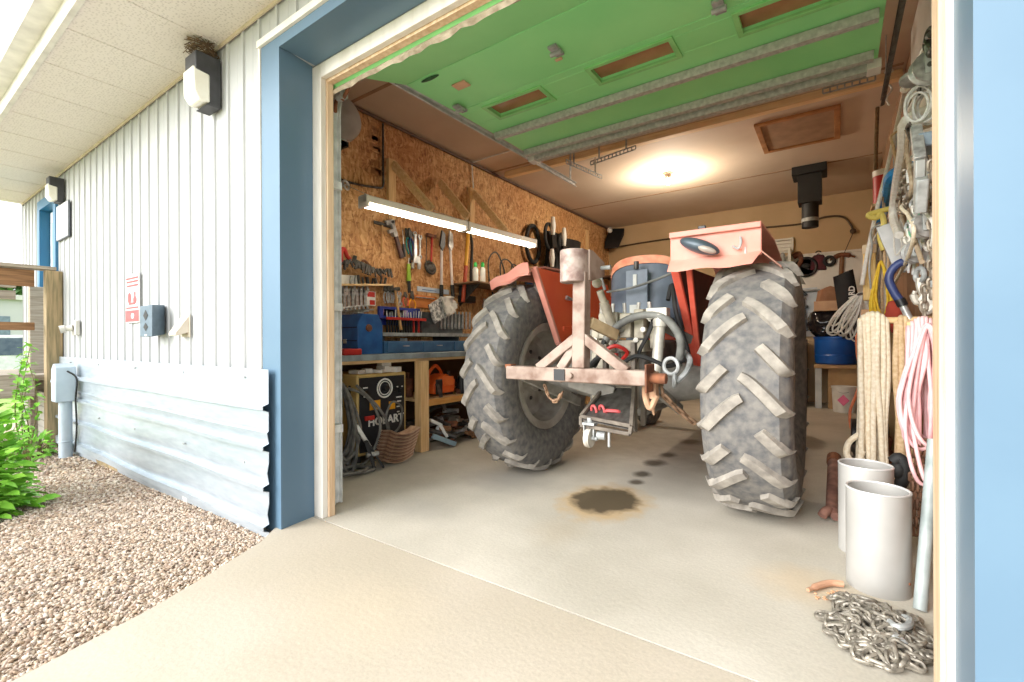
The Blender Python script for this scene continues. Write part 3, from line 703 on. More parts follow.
def track(x, lab, ye):
    t = thing('door_track', lab, 'door track', (x, 1.87, 0))
    s = 1 if x < 0 else -1
    def chan(pts, ups):
        mb = MB()
        w, d, th = .055, .03, .003
        mb.tube(pts, .026, 8); return mb
    path = [(x, 1.87, .02), (x, 1.87, 1.2), (x, 1.87, 2.45)] + [(x, 1.87 + .45 * (1 - math.cos(a)), 2.62 + .44 * math.sin(a)) for a in [PI / 2 * i / 10 for i in range(11)]] + [(x, ye, 3.09)]
    mb = MB(); P = [V(p) for p in path]
    # C-section swept along the path, open side towards the door
    sec = [(-.028, 0), (-.028, .012), (-.02, .028), (.02, .028), (.028, .012), (.028, 0), (.022, 0), (.016, .022), (-.016, .022), (-.022, 0)]
    vs = []; k = len(sec)
    for i, p in enumerate(P):
        tg = (P[min(i + 1, len(P) - 1)] - P[max(i - 1, 0)]).normalized(); side = V((-s, 0, 0)); nn = tg.cross(side).normalized()
        for a, b_ in sec: vs.append(p + nn * a + side * b_)
    fs = [(i * k + j, i * k + (j + 1) % k, (i + 1) * k + (j + 1) % k, (i + 1) * k + j) for i in range(len(P) - 1) for j in range(k)]
    fs += [tuple(range(k)), tuple((len(P) - 1) * k + j for j in range(k))]
    mb.add(vs, fs); mb.build('rail', galv_track if x < -1 else dark_steel, t, smooth=30)
    an = MB()
    an.box(x - s * .034 - .002, x - s * .034 + .002, 1.79, 1.90, .05, 2.5).box(x - .03, x + .03, 1.775, 1.779, .05, 2.5)
    an.build('wall_angle', galv_track, t)
    br = MB()
    for zz in (.5, 1.3, 2.1): br.box(x - .035, x + .035, 1.776, 1.88, zz, zz + .05)
    br.build('bracket', galv_track, t)
    hg = MB()
    for yy in (2.9, ye - .12): hg.box(x - s * .03 - .003, x - s * .03 + .003, yy - .02, yy + .02, 3.08, 3.58)
    hg.build('hanger', galv_dull, t)
    return t
track(-2.72, 'galvanised roller track on the left side of the overhead door', 5.35)
track(.305, 'dark roller track on the right side of the overhead door', 5.0)

t = thing('door_roller_spring', 'bent cable fitting at the upper left corner of the overhead door', 'fitting', (-2.64, 1.86, 2.68))
p = MB(); p.tube(curve([(-2.68, 1.83, 2.60), (-2.70, 1.85, 2.68), (-2.62, 1.84, 2.74), (-2.56, 1.84, 2.72), (-2.62, 1.84, 2.66)], 6), .012, 8); p.build('cable', rust, t)
MB().cyl((-2.66, 1.84, 2.69), (-2.60, 1.84, 2.69), .03).build('pulley', galv_dull, t)

tag(MB().box(-4.0, .50, 5.54, 5.63, 3.50, 3.579).build('ceiling_batten', mat('fresh_pine_strip', (246, 216, 168), (232, 194, 140), rough=.7, scale=7, stretch=(.4, 6, 6)), bevel=.004), 'pine batten fixed across the ceiling behind the overhead door', 'batten')
def lattice(a, b_, lab):
    """perforated angle hanging under the ceiling"""
    a, b_ = V(a), V(b_); t = thing('perforated_hanger', lab, 'bracket', (a + b_) / 2)
    d = (b_ - a); n = int(d.length / .05); mb = MB()
    for o in (.0, .045): mb.bar(a + V((0, 0, o)), b_ + V((0, 0, o)), .005, .014)
    for k in range(n + 1): p = a + d * k / n; mb.bar(p, p + V((0, 0, .045)), .005, .012, up=d)
    mb.build('angle', galv_dull, t)
    h = MB()
    for q in (.2, .8): p = a + d * q + V((0, 0, .04)); h.bar(p, (p.x, p.y, 3.58), .02, .004)
    h.build('strap', galv_dull, t)
lattice((-2.75, 5.12, 3.30), (-2.62, 5.9, 3.30), 'perforated steel hanger at the inner end of the left door track')
lattice((-2.60, 5.5, 3.36), (-2.0, 5.5, 3.42), 'perforated cross brace above the left door track end')
lattice((-.1, 5.15, 3.36), (.28, 5.15, 3.36), 'perforated steel brace at the inner end of the right door track')
tag(MB().prism([(-.05, 5.0, 3.57), (.3, 5.0, 3.57), (.3, 5.4, 3.57), (-.05, 5.2, 3.57)], (0, 0, -.012)).build('galvanised_plate', galv_dull), 'galvanised plate on the ceiling near the right door track end', 'plate')

def bulb_light():
    p = V((-2.05, 6.99, 3.58)); t = thing('ceiling_bulb', 'bare glowing light bulb in a holder on the garage ceiling', 'light bulb', p)
    MB().cyl(p - V((0, 0, .02)), p, .075, n=24).lathe([(.045, 0), (.04, .05), (.028, .06)], p - V((0, 0, .02)), (0, 0, -1), 20).build('lamp_holder', mat('dark_porcelain', (120, 104, 84), rough=.5), t)
    MB().lathe([(0, .16), (.018, .155), (.03, .135), (.032, .115), (.024, .085), (.014, .06), (.014, .05)], p - V((0, 0, .02)), (0, 0, -1), 20).build('bulb', mat('lit_bulb', (255, 226, 176), (255, 226, 176), emit=30), t)
    l = bpy.data.objects.new('bulb_glow', bpy.data.lights.new('bulb_glow', 'POINT')); COL.objects.link(l); l.parent = t
    l.location = (0, 0, -.36); l.data.energy = 52; l.data.color = (1, .89, .73); l.data.shadow_soft_size = .09
bulb_light()

def flue():
    t = thing('heater_flue', 'black square flue box with a round pipe hanging from the ceiling', 'flue', (-.32, 8.0, 2.7))
    bm_ = mat('matt_black_metal', (36, 34, 33), (28, 26, 26), rough=.6)
    MB().box(-.53, -.11, 7.8, 8.2, 3.46, 3.575).build('ceiling_collar', bm_, t, bevel=.006)
    MB().box(-.46, -.17, 7.86, 8.14, 3.06, 3.46).build('box', bm_, t, bevel=.004)
    MB().cyl((-.315, 8, 2.72), (-.315, 8, 3.07), .105, n=28).build('pipe', bm_, t)
    MB().pipe((-.315, 8, 2.80), (-.315, 8, 2.85), .109, .103).build('band', galv_dull, t)
flue()
hf = MB(); hx0, hx1, hy0, hy1 = -.72, -.02, 6.05, 6.9
hf.box(hx0 - .06, hx1 + .06, hy0 - .06, hy0, 3.55, 3.579).box(hx0 - .06, hx1 + .06, hy1, hy1 + .06, 3.55, 3.579).box(hx0 - .06, hx0, hy0, hy1, 3.55, 3.579).box(hx1, hx1 + .06, hy0, hy1, 3.55, 3.579)
t = thing('attic_hatch', 'wood framed hatch panel in the ceiling beside the right track', 'ceiling hatch', (-.37, 6.5, 3.55))
hf.build('frame', mat('brown_hatch_wood', (188, 134, 84), (160, 108, 64), rough=.7), t, bevel=.003)
MB().box(hx0, hx1, hy0, hy1, 3.567, 3.577).build('panel', mat('hatch_panel', (176, 140, 108), rough=.8), t)
tag(MB().tube(curve([(.36, 6.3, 3.57), (.345, 6.3, 3.0), (.35, 6.32, 2.4), (.36, 6.33, 1.9), (.35, 6.3, 1.5)], 8), .018, 8).build('hanging_rope', mat('brown_rope', (134, 110, 80), (100, 80, 56), rough=.9, scale=30)), 'brown rope hanging straight down from the inner end of the right track', 'rope')
t = thing('ceiling_hook', 'white twisted hook hanging from the ceiling batten end', 'hook', (.40, 5.5, 3.3))
MB().ring((.40, 5.5, 3.56), (0, 0, 1), .03, .006).tube(curve([(.40, 5.5, 3.56), (.37, 5.5, 3.48), (.42, 5.5, 3.40), (.38, 5.5, 3.32), (.40, 5.5, 3.25)], 8), .008, 8).build('hook', white_plastic, t)

# conduit along the left wall / ceiling corner
cd = MB().cyl((-4.12, 2.6, 3.545), (-4.12, 9.6, 3.545), .018, n=10)
tag(cd.build('corner_conduit', mat('dark_conduit', (110, 84, 66), (86, 66, 54), rough=.6)), 'dark conduit running along the left wall just under the ceiling', 'conduit')
p1, p2 = at(383, 133, X=-4.13), at(383, 190, X=-4.13)
tag(MB().tube(curve([(p1.x, p1.y, 3.52), (p1.x, p1.y, 3.0), (p2.x, p2.y, p2.z + .05), (p2.x + .01, p2.y - .1, p2.z), (p2.x + .01, p2.y - .5, p2.z - .04), (p2.x + .01, p2.y - .8, p2.z + .02)], 6), .012, 8).build('wall_cable', dark_steel), 'grey cable dropping down the left wall near the drum heater', 'cable')
p1 = at(467, 163, X=-4.13)
tag(MB().tube(curve([(-3.4, 4.95, 3.57), (-4.1, 4.95, 3.56), (-4.125, 4.95, 3.5), (-4.125, 4.97, 3.0), (-4.11, 4.75, 2.66), (-3.7, 4.1, 2.50), (-3.44, 3.97, 2.42)], 6), .010, 8).build('lamp_wire', white_plastic), 'white wire running over the ceiling and down to the strip lights', 'wire')

def drum_heater():
    c = V((-3.82, 2.46, 3.04)); t = thing('drum_heater', 'grey cylindrical drum mounted high on the left wall near the front corner', 'heater', c - V((.3, 0, .3)))
    MB().lathe([(0, -.32), (.18, -.32), (.2, -.29), (.2, .26), (.185, .33), (.12, .38), (0, .40)], c, (1, 0, 0), 36).build('drum', mat('drum_grey_paint', (168, 160, 154), (146, 138, 132), rough=.45, scale=4), t)
    MB().box(-4.14, -3.5, c.y - .06, c.y + .06, c.z - .24, c.z - .20).box(-4.149, -4.12, c.y - .1, c.y + .1, c.z - .6, c.z - .1).build('bracket', black_plastic, t)
    MB().box(-3.58, -3.5, c.y - .04, c.y + .04, c.z - .24, c.z - .14).build('clamp', galv_dull, t)
drum_heater()
t = thing('wall_hook', 'small chrome ring hook on the left wall below the drum heater', 'hook', at(346, 185, X=-4.14))
p = at(346, 185, X=-4.10); MB().ring(p, (1, .3, .2), .045, .012).cyl((-4.149, p.y, p.z), p, .012, n=8).build('ring', chrome, t)

# stencilled lettering of the boards, worn to illegible strokes
random.seed(31)
for (u, v0, v1, lab) in ((377, 128, 192, 'dark worn stencil strokes on the board wall beside the drum heater'), (457, 268, 318, 'dark worn stencil strokes on the board wall behind the pry bars')):
    a, b_ = at(u, v0, X=-4.149), at(u, v1, X=-4.149); mb = MB(); n = 8
    for k in range(n):
        z = b_.z + (a.z - b_.z) * (k + .5) / n; h = (a.z - b_.z) / n * .38
        for q in range(3):
            y = a.y + J(.075)
            if random.random() < .6: mb.box(-4.15, -4.1485, y - .014, y + .014, z - h, z + h)
            else: mb.box(-4.15, -4.1485, a.y - random.random() * .1, a.y + random.random() * .1, z + J(h) - .012, z + J(h) + .014)
    tag(mb.build('stencil_mark', mat('stencil_ink', (150, 100, 60), (176, 124, 78), rough=.8), smooth=0), lab, 'stencil')

# ------------------------------------------------------------------ strip lights and their brackets
def strip_lights():
    A, B = V((-3.50, 2.66, 2.32)), V((-3.34, 5.28, 2.355)); d = (B - A).normalized(); L = (B - A).length
    housing = mat('white_enamel', (250, 246, 238), (246, 241, 230), rough=.45)
    for k, lab in ((0, 'nearer white double tube strip light above the workbench'), (1, 'farther white double tube strip light above the workbench')):
        p, q = A + d * (L * .505 * k), A + d * (L * (.495 + .505 * k)); t = thing('strip_light', lab, 'strip light', (p + q) / 2)
        sd = d.cross(V((0, 0, 1))).normalized()
        prof = [(-.062, .030), (-.062, .085), (-.05, .095), (.05, .095), (.062, .085), (.062, .030), (.02, .022), (-.02, .022)]
        MB().prism([p + sd * a + V((0, 0, b_)) for a, b_ in prof], q - p).build('housing', housing, t)
        for o in (-.036, .036):
            MB().cyl(p + sd * o + V((0, 0, .006)) + d * .03, q + sd * o + V((0, 0, .006)) - d * .03, .011, n=12).build('tube', mat('lit_tube', (255, 244, 224), (255, 244, 224), emit=8), t)
        for e, dd in ((p, d), (q, -d)):
            MB().prism([e + sd * a + V((0, 0, b_)) for a, b_ in ((-.064, -.012), (-.064, .088), (-.05, .098), (.05, .098), (.064, .088), (.064, -.012))], dd * .028).build('end_cap', housing, t)
        for s_ in (.15, .85):
            c = p.lerp(q, s_); MB().bar(c + V((0, 0, .09)), (-4.149, c.y, c.z + .40), .012, .004).build('hanger', galv_dull, t)
strip_lights()
for i, (u0, v0, u1, v1, up, lab) in enumerate(((393, 164, 432, 210, True, 'pine corner bracket nearest the door, with an upright, above the strip lights'), (440, 182, 468, 217, False, 'single slanting pine brace in the middle above the strip lights'), (473, 192, 506, 232, True, 'pine brace farthest from the door above the strip lights'))):
    a, b_ = at(u0, v0, X=-4.09), at(u1, v1, X=-3.62)
    t = thing('wall_bracket', lab, 'wooden bracket', (-4.1, a.y, 2.5))
    MB().bar(a, b_, .045, .09, up=(1, 0, 0)).build('diagonal', pine, t, bevel=.003)
    if up: MB().box(-4.148, -4.10, a.y - .05, a.y + .05, a.z - .62, a.z + .06).build('upright', pine_z, t, bevel=.003)

# ------------------------------------------------------------------ workbench
def workbench():
    t = thing('workbench', 'long plywood workbench with grey worn front edge along the left wall', 'workbench', (-3.75, 4.6, 0))
    grey = mat('grey_worn_edge', (150, 160, 164), (116, 122, 122), rough=.6, scale=7)
    MB().box(-4.14, -3.34, 2.02, 7.6, .93, .98).build('top', grey, t, bevel=.004)
    MB().box(-4.14, -3.40, 2.05, 7.55, .90, .93).build('top_rail', pine, t)
    for y, z0, m in ((3.28, 0, pine_z), (5.0, 0, pine_z), (7.0, 0, pine_z)): MB().box(-3.44, -3.35, y - .055, y + .055, z0, .90).build('leg', m, t, bevel=.003)
    MB().box(-3.48, -3.445, 3.27, 3.42, 0, .52).build('brace_board', pine_z, t, bevel=.003)
    MB().box(-4.14, -3.42, 3.36, 7.4, .47, .50).build('shelf', pine, t, bevel=.003)
    MB().box(-3.42, -3.38, 3.36, 7.4, .44, .50).build('shelf_edge', mat('amber_pine', (222, 164, 92), (200, 140, 72), rough=.65, scale=6, stretch=(5, .5, 5)), t, bevel=.003)
    MB().box(-4.14, -4.09, 2.1, 7.4, 0, .9).build('back_board', mat('dark_board', (104, 78, 54), (84, 62, 44), rough=.8), t)
workbench()

def welder():
    X1, y0, y1, z0, z1 = -3.47, 2.58, 3.15, .07, .80; x0 = -4.02
    t = thing('arc_welder', 'black fronted arc welding machine with a white ringed dial under the workbench', 'welding machine', ((x0 + X1) / 2, (y0 + y1) / 2, 0))
    cream = mat('dull_yellow_cream', (214, 182, 116), (190, 158, 94), rough=.5, scale=5)
    MB().box(x0, X1 - .012, y0, y1, z0, z1).build('case', cream, t, bevel=.012)
    blk = mat('black_front_panel', (40, 40, 44), (28, 28, 32), rough=.45, scale=6)
    MB().box(X1 - .012, X1, y0 + .02, y1 - .03, z0 + .03, z1 - .03).build('front_panel', blk, t, bevel=.004)
    slot = MB()
    for k in range(6): slot.box(x0 + .12 + k * .06, x0 + .15 + k * .06, y0 - .002, y0 + .001, .50, .70)
    slot.build('side_vent', black_plastic, t)
    c = at(385, 388, X=X1 + .004)
    pl = white_plastic
    MB().ring((X1 + .002, c.y, c.z), (1, 0, 0), .085, .008, 32).ring((X1 + .002, c.y, c.z), (1, 0, 0), .062, .005, 32).build('dial_ring', pl, t)
    MB().cyl((X1, c.y, c.z), (X1 + .04, c.y, c.z), .036, .03, n=20).build('dial_knob', black_plastic, t, bevel=.003)
    ye = mat('orange_yellow_label', (238, 170, 40), (226, 154, 30), rough=.5)
    for (u, v, w, h) in ((375, 405, .12, .085), (392, 405, .075, .075)):
        p = at(u, v, X=X1); MB().box(X1, X1 + .002, p.y - w / 2, p.y + w / 2, p.z - h / 2, p.z + h / 2).build('yellow_label', ye, t)
    p = at(392, 428 - 7, X=X1)
    tm = Matrix.Translation((X1 + .002, (y0 + y1) / 2 + .03, .36)) @ Matrix(((0, 0, 1, 0), (1, 0, 0, 0), (0, 1, 0, 0), (0, 0, 0, 1)))
    text_mesh('HOBART', .105, tm).build('lettering', pl, t, smooth=0)
    tm = Matrix.Translation((X1 + .002, y1 - .09, .30)) @ Matrix(((0, 0, 1, 0), (1, 0, 0, 0), (0, 1, 0, 0), (0, 0, 0, 1)))
    sm = MB()
    for i, (yy, zz, l) in enumerate(((y1 - .10, .56, .07), (y1 - .10, .52, .05), (y1 - .10, .47, .06), (y1 - .11, .42, .03), (y1 - .12, .66, .02), (y1 - .06, .66, .02), (y0 + .08, .68, .05), (y0 + .08, .6, .04))): sm.box(X1, X1 + .002, yy - l / 2, yy + l / 2, zz - .006, zz + .006)
    sm.build('panel_marks', pl, t)
    kn = MB()
    for yy, zz in ((y0 + .09, .64), (y1 - .09, .62), (y1 - .16, .64)): kn.cyl((X1, yy, zz), (X1 + .03, yy, zz), .022, n=14)
    kn.build('switch_knob', black_plastic, t)
    p = at(369, 418, X=X1); MB().box(X1, X1 + .02, p.y - .05, p.y + .05, p.z - .02, p.z + .02).build('red_tab', red_paint, t, bevel=.004)
    for yy in (y0 + .06, y1 - .06):
        for xx in (x0 + .06, X1 - .08): MB().cyl((xx, yy, 0), (xx, yy, z0), .025, n=12).build('foot', black_rubber, t)
welder()
def box_on_welder():
    spots = [(-3.62, 2.56, .13, .08, .035, .1), (-3.60, 2.66, .10, .07, .045, -.3), (-3.56, 2.75, .11, .08, .03, .5), (-3.60, 2.86, .12, .09, .06, .05), (-3.52, 2.93, .09, .08, .05, .3)]
    labs = ['flat white carton at the left end on the welding machine', 'white carton second from the left on the welding machine', 'small tilted white carton at the middle of the welding machine top', 'white carton right of the middle on the welding machine', 'white carton at the right end of the welding machine top']
    for (x, y, w, d, h, a), l in zip(spots, labs):
        y += .12
        mb = MB(Matrix.Translation((x, y, .80)) @ Matrix.Rotation(a, 4, 'Z')); mb.box(-w / 2, w / 2, -d / 2, d / 2, 0, h)
        tag(mb.build('carton', white_plastic, bevel=.004), l, 'carton', 'cartons on the welding machine')
    mb = MB(Matrix.Translation((-3.60, 2.98, .86)) @ Matrix.Rotation(-.2, 4, 'Z')); mb.box(-.05, .05, -.05, .05, 0, .05)
    tag(mb.build('carton', white_plastic, bevel=.004), 'white carton stacked on another one on the welding machine', 'carton', 'cartons on the welding machine')
box_on_welder()

def loops(mb, top, n, W, L, r, seed, axis=(0, 1, 0), dep=.05, jit=.25, seg=14, m=6, mi=0):
    """n hanging closed loops from a peg: width W along axis, length L down"""
    random.seed(seed); ax = V(axis).normalized(); nb = ax.cross(V((0, 0, 1))); top = V(top); mb.m = mi
    for k in range(n):
        w = W * (1 + J(jit)); l = L * (1 + J(jit * .6)); off = nb * J(dep); sx = J(W * .22); pts = []; ph = J(.3)
        for i in range(seg):
            a = 2 * PI * i / seg; wx = math.sin(a); y = (1 - math.cos(a)) / 2
            prof = (.35 + .65 * min(1, y * 1.6))
            pts.append(top + ax * (wx * w / 2 * prof + sx * y) + V((0, 0, -y * l)) + off * (.3 + y) + nb * (.012 * math.sin(a * 2 + ph)) + V((0, 0, J(.008))))
        mb.tube(curve(pts, 3, True), r, m, True)
t = thing('welding_cable', 'grey welding cables hung in loops beside the welding machine', 'cable coil', (-3.38, 2.42, .1))
mb = MB(); loops(mb, (-3.40, 2.36, .74), 13, .26, .68, .013, 3, dep=.07); mb.build('cable', mat('grey_cable_rubber', (124, 122, 116), (86, 84, 80), rough=.6, scale=14), t)
MB().tube(curve([(-3.38, 2.50, .72), (-3.36, 2.72, .5), (-3.37, 2.84, .3), (-3.37, 2.78, .1), (-3.35, 2.66, .05)], 8), .013, 8).tube(curve([(-3.42, 2.44, .7), (-3.38, 2.62, .60), (-3.34, 2.72, .34), (-3.36, 2.62, .08), (-3.35, 2.5, .03)], 8), .013, 8).tube(curve([(-3.36, 2.94, .52), (-3.37, 3.0, .45), (-3.37, 2.97, .3), (-3.36, 2.85, .25), (-3.36, 2.8, .4), (-3.37, 2.87, .53)], 6, True), .010, 8, True).build('loose_cable', mat('grey_cable_rubber', (124, 122, 116)), t)
MB().bar((-3.36, 2.48, .38), (-3.34, 2.60, .18), .03, .03).build('electrode_holder', white_plastic, t)
p = MB(); p.tube(curve([(-3.3, 2.26, .02), (-3.2, 2.40, .02), (-3.22, 2.56, .02), (-3.38, 2.50, .02), (-3.42, 2.32, .02)], 6, True), .014, 8, True).tube(curve([(-3.26, 2.20, .045), (-3.16, 2.34, .045), (-3.22, 2.48, .045), (-3.36, 2.42, .045)], 6, True), .013, 8, True)
p.build('floor_coil', mat('grey_cable_rubber', (124, 122, 116)), t)
t = thing('ground_clamp', 'dark welding clamp standing on the floor in front of the welding machine', 'clamp', (-3.22, 2.62, 0))
MB().bar((-3.22, 2.56, .02), (-3.26, 2.50, .26), .035, .03).bar((-3.20, 2.64, .01), (-3.27, 2.52, .25), .028, .02).build('jaw', black_rubber, t, bevel=.004)
MB().cyl((-3.25, 2.5, .14), (-3.22, 2.6, .14), .02, n=10).build('spring', steel, t)

def bent_stack():
    """stack of curved thin sheets leaning in front of the post"""
    t = thing('curved_sheet_stack', 'stack of curved rusty brown sheets on the floor beside the pine post', 'sheet stack', (-3.28, 2.8, 0))
    rd = mat('rusty_sheet', (176, 132, 104), (120, 84, 64), rough=.75, scale=18); r2 = mat('pale_sheet_edge', (206, 172, 142), (170, 130, 100), rough=.75, scale=18)
    for k in range(17):
        o = V((-3.36 + k * .003, 2.66 + k * .003, .008 + k * .0155)); rows = []
        for i in range(9):
            s = i / 8; rows.append([o + V((a * .13 + .05 * s, .30 * s, .05 * (2 * s - 1) ** 2 + .012 * a * (1 - s) + J(.002))) for a in (0, .5, 1)])
        MB().sheet(rows, .007, (0, 0, 1)).build('sheet', rd if k % 2 else r2, t, smooth=30)
bent_stack()

def toolbox():
    x0, x1, y0, y1, z0 = -4.06, -3.52, 2.62, 2.90, .98; ym = (y0 + y1) / 2
    t = thing('tool_box', 'large blue metal tool box with a gabled end at the front of the workbench', 'tool box', ((x0 + x1) / 2, ym, z0))
    pr = [(y0, z0), (y1, z0), (y1, z0 + .27), (ym + .09, z0 + .37), (ym - .09, z0 + .37), (y0, z0 + .27)]
    MB().prism([(x0, y, z) for y, z in pr], (x1 - x0, 0, 0)).build('body', blue_tool, t, bevel=.006)
    MB().box(x0, x1 - .01, y0 - .004, y0, z0 + .12, z0 + .13).box(x0, x1 - .01, y0 - .004, y0, z0 + .24, z0 + .25).build('seam', mat('dark_blue_seam', (20, 44, 80), rough=.5), t)
    MB().lathe([(.035, 0), (.03, .012), (.012, .02), (0, .02)], (x1, ym - .02, z0 + .24), (1, 0, 0), 20).build('end_boss', rust, t)
    MB().box(-3.72, -3.68, y0 - .01, y0, z0 + .1, z0 + .14).build('latch', chrome, t)
    mb = MB().box(-3.62, -3.38, 2.38, 2.56, .98, 1.035); tag(mb.build('red_case', red_paint, bevel=.008), 'flat red plastic case in front of the blue tool box', 'case')
    for k in range(3):
        mb = MB(Matrix.Translation((-3.78, 2.73 + k * .03, 1.352)) @ Matrix.Rotation(.15 * k - .2, 4, 'Z')); mb.bar((-.25, 0, .008 + .018 * k), (.2, .01, .008 + .018 * k), .06, .012)
        tag(mb.build('steel_bar', steel, bevel=.002), ['lowest flat steel bar lying on the blue tool box', 'middle flat steel bar lying on the blue tool box', 'topmost flat steel bar lying on the blue tool box'][k], 'metal bar', 'bars on the tool box')
toolbox()
def drawers():
    t = thing('drawer_cabinet', 'long low blue metal drawer cabinet on the workbench', 'drawer cabinet', (-3.78, 3.9, .98))
    bl = mat('steel_blue_cabinet', (70, 112, 150), (54, 92, 128), rough=.5, scale=6)
    MB().box(-4.06, -3.57, 2.96, 5.4, .98, 1.10).build('case', bl, t, bevel=.004)
    for k in range(5):
        y = 2.99 + k * .48; d = MB().box(-3.57, -3.556, y, y + .46, .99, 1.09).build('drawer', bl, t, bevel=.003)
        MB().box(-3.556, -3.545, y + .19, y + .27, 1.045, 1.055).build('handle', chrome, d)
    sh = thing('bench_shelf', 'grey metal shelf tray above the blue drawer cabinet', 'shelf', (-3.9, 3.9, 1.10))
    gm = mat('slate_metal', (92, 98, 100), (70, 76, 78), rough=.5, scale=8)
    MB().box(-4.06, -3.62, 2.98, 5.3, 1.15, 1.165).build('tray', gm, sh, bevel=.002)
    MB().box(-3.63, -3.615, 2.98, 5.3, 1.15, 1.185).build('front_lip', galv_dull, sh)
    for y in (3.0, 4.1, 5.25): MB().box(-4.05, -3.64, y, y + .02, 1.10, 1.15).build('support', gm, sh)
    MB().box(-4.11, -4.09, 3.62, 4.7, 1.17, 1.45).build('back_panel', gm, sh)
    tag(MB().box(-3.78, -3.70, 3.34, 3.37, 1.10, 1.13).build('white_clip', white_plastic, bevel=.003), 'tiny white clip on top of the blue drawer cabinet', 'clip')
drawers()
# ------------------------------------------------------------------ tools on the left wall
ORD = ['first', 'second', 'third', 'fourth', 'fifth', 'sixth', 'seventh', 'eighth', 'ninth', 'tenth', 'eleventh', 'twelfth', 'thirteenth', 'fourteenth']
def LW(u, v, off=.03): return at(u, v, X=-4.15 + off)
NX = V((1, 0, 0))
def flat_wrench(name, lab, a, b_, w, m=None, group=None, ring=True):
    """open-ended wrench lying against the wall from a (open jaw) to b_ (ring end)"""
    a, b_ = V(a), V(b_); d = (b_ - a).normalized(); sd = NX.cross(d).normalized(); t = .010; mb = MB()
    mb.bar(a + d * w * .8, b_ - d * w * .6, w * .62, t, up=NX)
    c = a + d * w * .4; pts = []
    for k in range(13):
        an = -PI * .30 + 2 * PI * .80 * k / 12 + PI * .0; pts.append(c + (d * -math.cos(an + PI * .5 - PI * .3) + sd * math.sin(an + PI * .5 - PI * .3)) * w * .72)
    outer = [c - d * w * .75 + sd * w * .62, c + sd * w * .95, c + d * w * .9 + sd * w * .4, c + d * w * .9 - sd * w * .4, c - sd * w * .95, c - d * w * .75 - sd * w * .62,
             c - d * w * .7 - sd * w * .25, c - sd * w * .32, c + d * w * .2, c + sd * w * .32, c - d * w * .7 + sd * w * .25]
    mb.prism([p - NX * t * .6 for p in outer], NX * t * 1.2)
    if ring: mb.ring(b_, NX, w * .55, w * .24, 14, 6)
    o = mb.build(name, m or chrome, bevel=.0015)
    return tag(o, lab, 'wrench', group)
def hammer(name, lab, top, bot, hm, hl=.13, cat='hammer', group=None, r=.014):
    top, bot = V(top), V(bot); d = (top - bot).normalized(); sd = NX.cross(d).normalized(); t = thing(name, lab, cat, bot, group)
    MB().tube([bot, bot.lerp(top, .35), top], [r * 1.15, r * .9, r * .8], 8).build('handle', hm, t)
    MB().cyl(top - sd * hl * .5, top - sd * hl * .1, .022, .02, n=12).bar(top - sd * hl * .12, top + sd * hl * .2, .03, .03, up=NX).bar(top + sd * hl * .2, top + sd * hl * .5, .03, .03, up=NX, tw=.034, th=.008).build('head', dark_steel, t)
def pliers(name, lab, top, bot, hm, w=.05, cat='pliers', group=None):
    """jaws at top, handles downwards"""
    top, bot = V(top), V(bot); d = (bot - top).normalized(); sd = NX.cross(d).normalized(); L = (bot - top).length; t = thing(name, lab, cat, bot, group)
    pv = top + d * L * .33
    j = MB()
    for s in (-1, 1): j.bar(top + sd * s * .006, pv + sd * s * w * .22, .014, .014, up=NX, tw=.03, th=.018)
    j.cyl(pv - NX * .012, pv + NX * .016, w * .28, n=14); j.build('jaw', dark_steel, t)
    for s in (-1, 1):
        MB().tube(curve([pv, pv + d * L * .2 + sd * s * w * .6, pv + d * L * .45 + sd * s * w * .65, bot + sd * s * w * .4], 5), .0095, 7).build('handle', hm, t)
def driver(name, lab, top, bot, hm, f=.5, r=.014, cat='screwdriver', group=None, up=True):
    """shaft at top, grip at the bottom"""
    top, bot = V(top), V(bot); t = thing(name, lab, cat, bot, group); m_ = top.lerp(bot, f)
    MB().tube([top, m_], [.004, .005], 8).build('shaft', chrome, t)
    MB().tube([m_, m_.lerp(bot, .15), m_.lerp(bot, .8), bot], [r * .7, r, r, r * .8], 10).build('grip', hm, t)

hammer('ball_hammer', 'small hammer with a pale thin handle at the upper left of the tool wall', LW(382, 224), LW(382, 253), wood_handle, .22)
def pipe_wrench():
    a, b_ = LW(393, 226, .04), LW(402, 258, .04); d = (b_ - a).normalized(); sd = NX.cross(d).normalized(); t = thing('pipe_wrench', 'heavy dark pipe wrench with a steel jaw beside the small hammer', 'pipe wrench', b_)
    MB().bar(a + d * .08, b_, .045, .03, up=NX, tw=.06).build('handle', mat('oily_red_handle', (92, 48, 40), (60, 40, 36), rough=.5, scale=14), t, bevel=.006)
    MB().bar(a - d * .06, a + d * .12, .05, .035, up=NX).bar(a - sd * .09 - d * .05, a + sd * .03 - d * .05, .05, .035, up=NX).build('hook_jaw', steel, t, bevel=.004)
    MB().bar(a - sd * .09 + d * .05, a + sd * .02 + d * .05, .04, .04, up=NX).build('heel_jaw', chrome, t, bevel=.004)
    MB().cyl(a + d * .09 - sd * .02 - NX * .022, a + d * .09 - sd * .02 + NX * .03, .03, n=14).build('nut', steel, t)
pipe_wrench()
driver('long_screwdriver', 'long screwdriver with a black grip to the right of the pipe wrench', LW(402.5, 230), LW(404.5, 257), black_plastic, .52, .018)
pliers('pliers', 'pliers with teal handles hanging left of the navy handled pliers', LW(406, 228), LW(410, 254), mat('teal_grip', (40, 150, 140), (30, 126, 118), rough=.5))
pliers('pliers', 'pliers with navy blue handles next to the chrome adjustable wrench', LW(409, 228, .05), LW(413, 256, .05), mat('navy_grip', (40, 62, 120), (30, 48, 96), rough=.5))
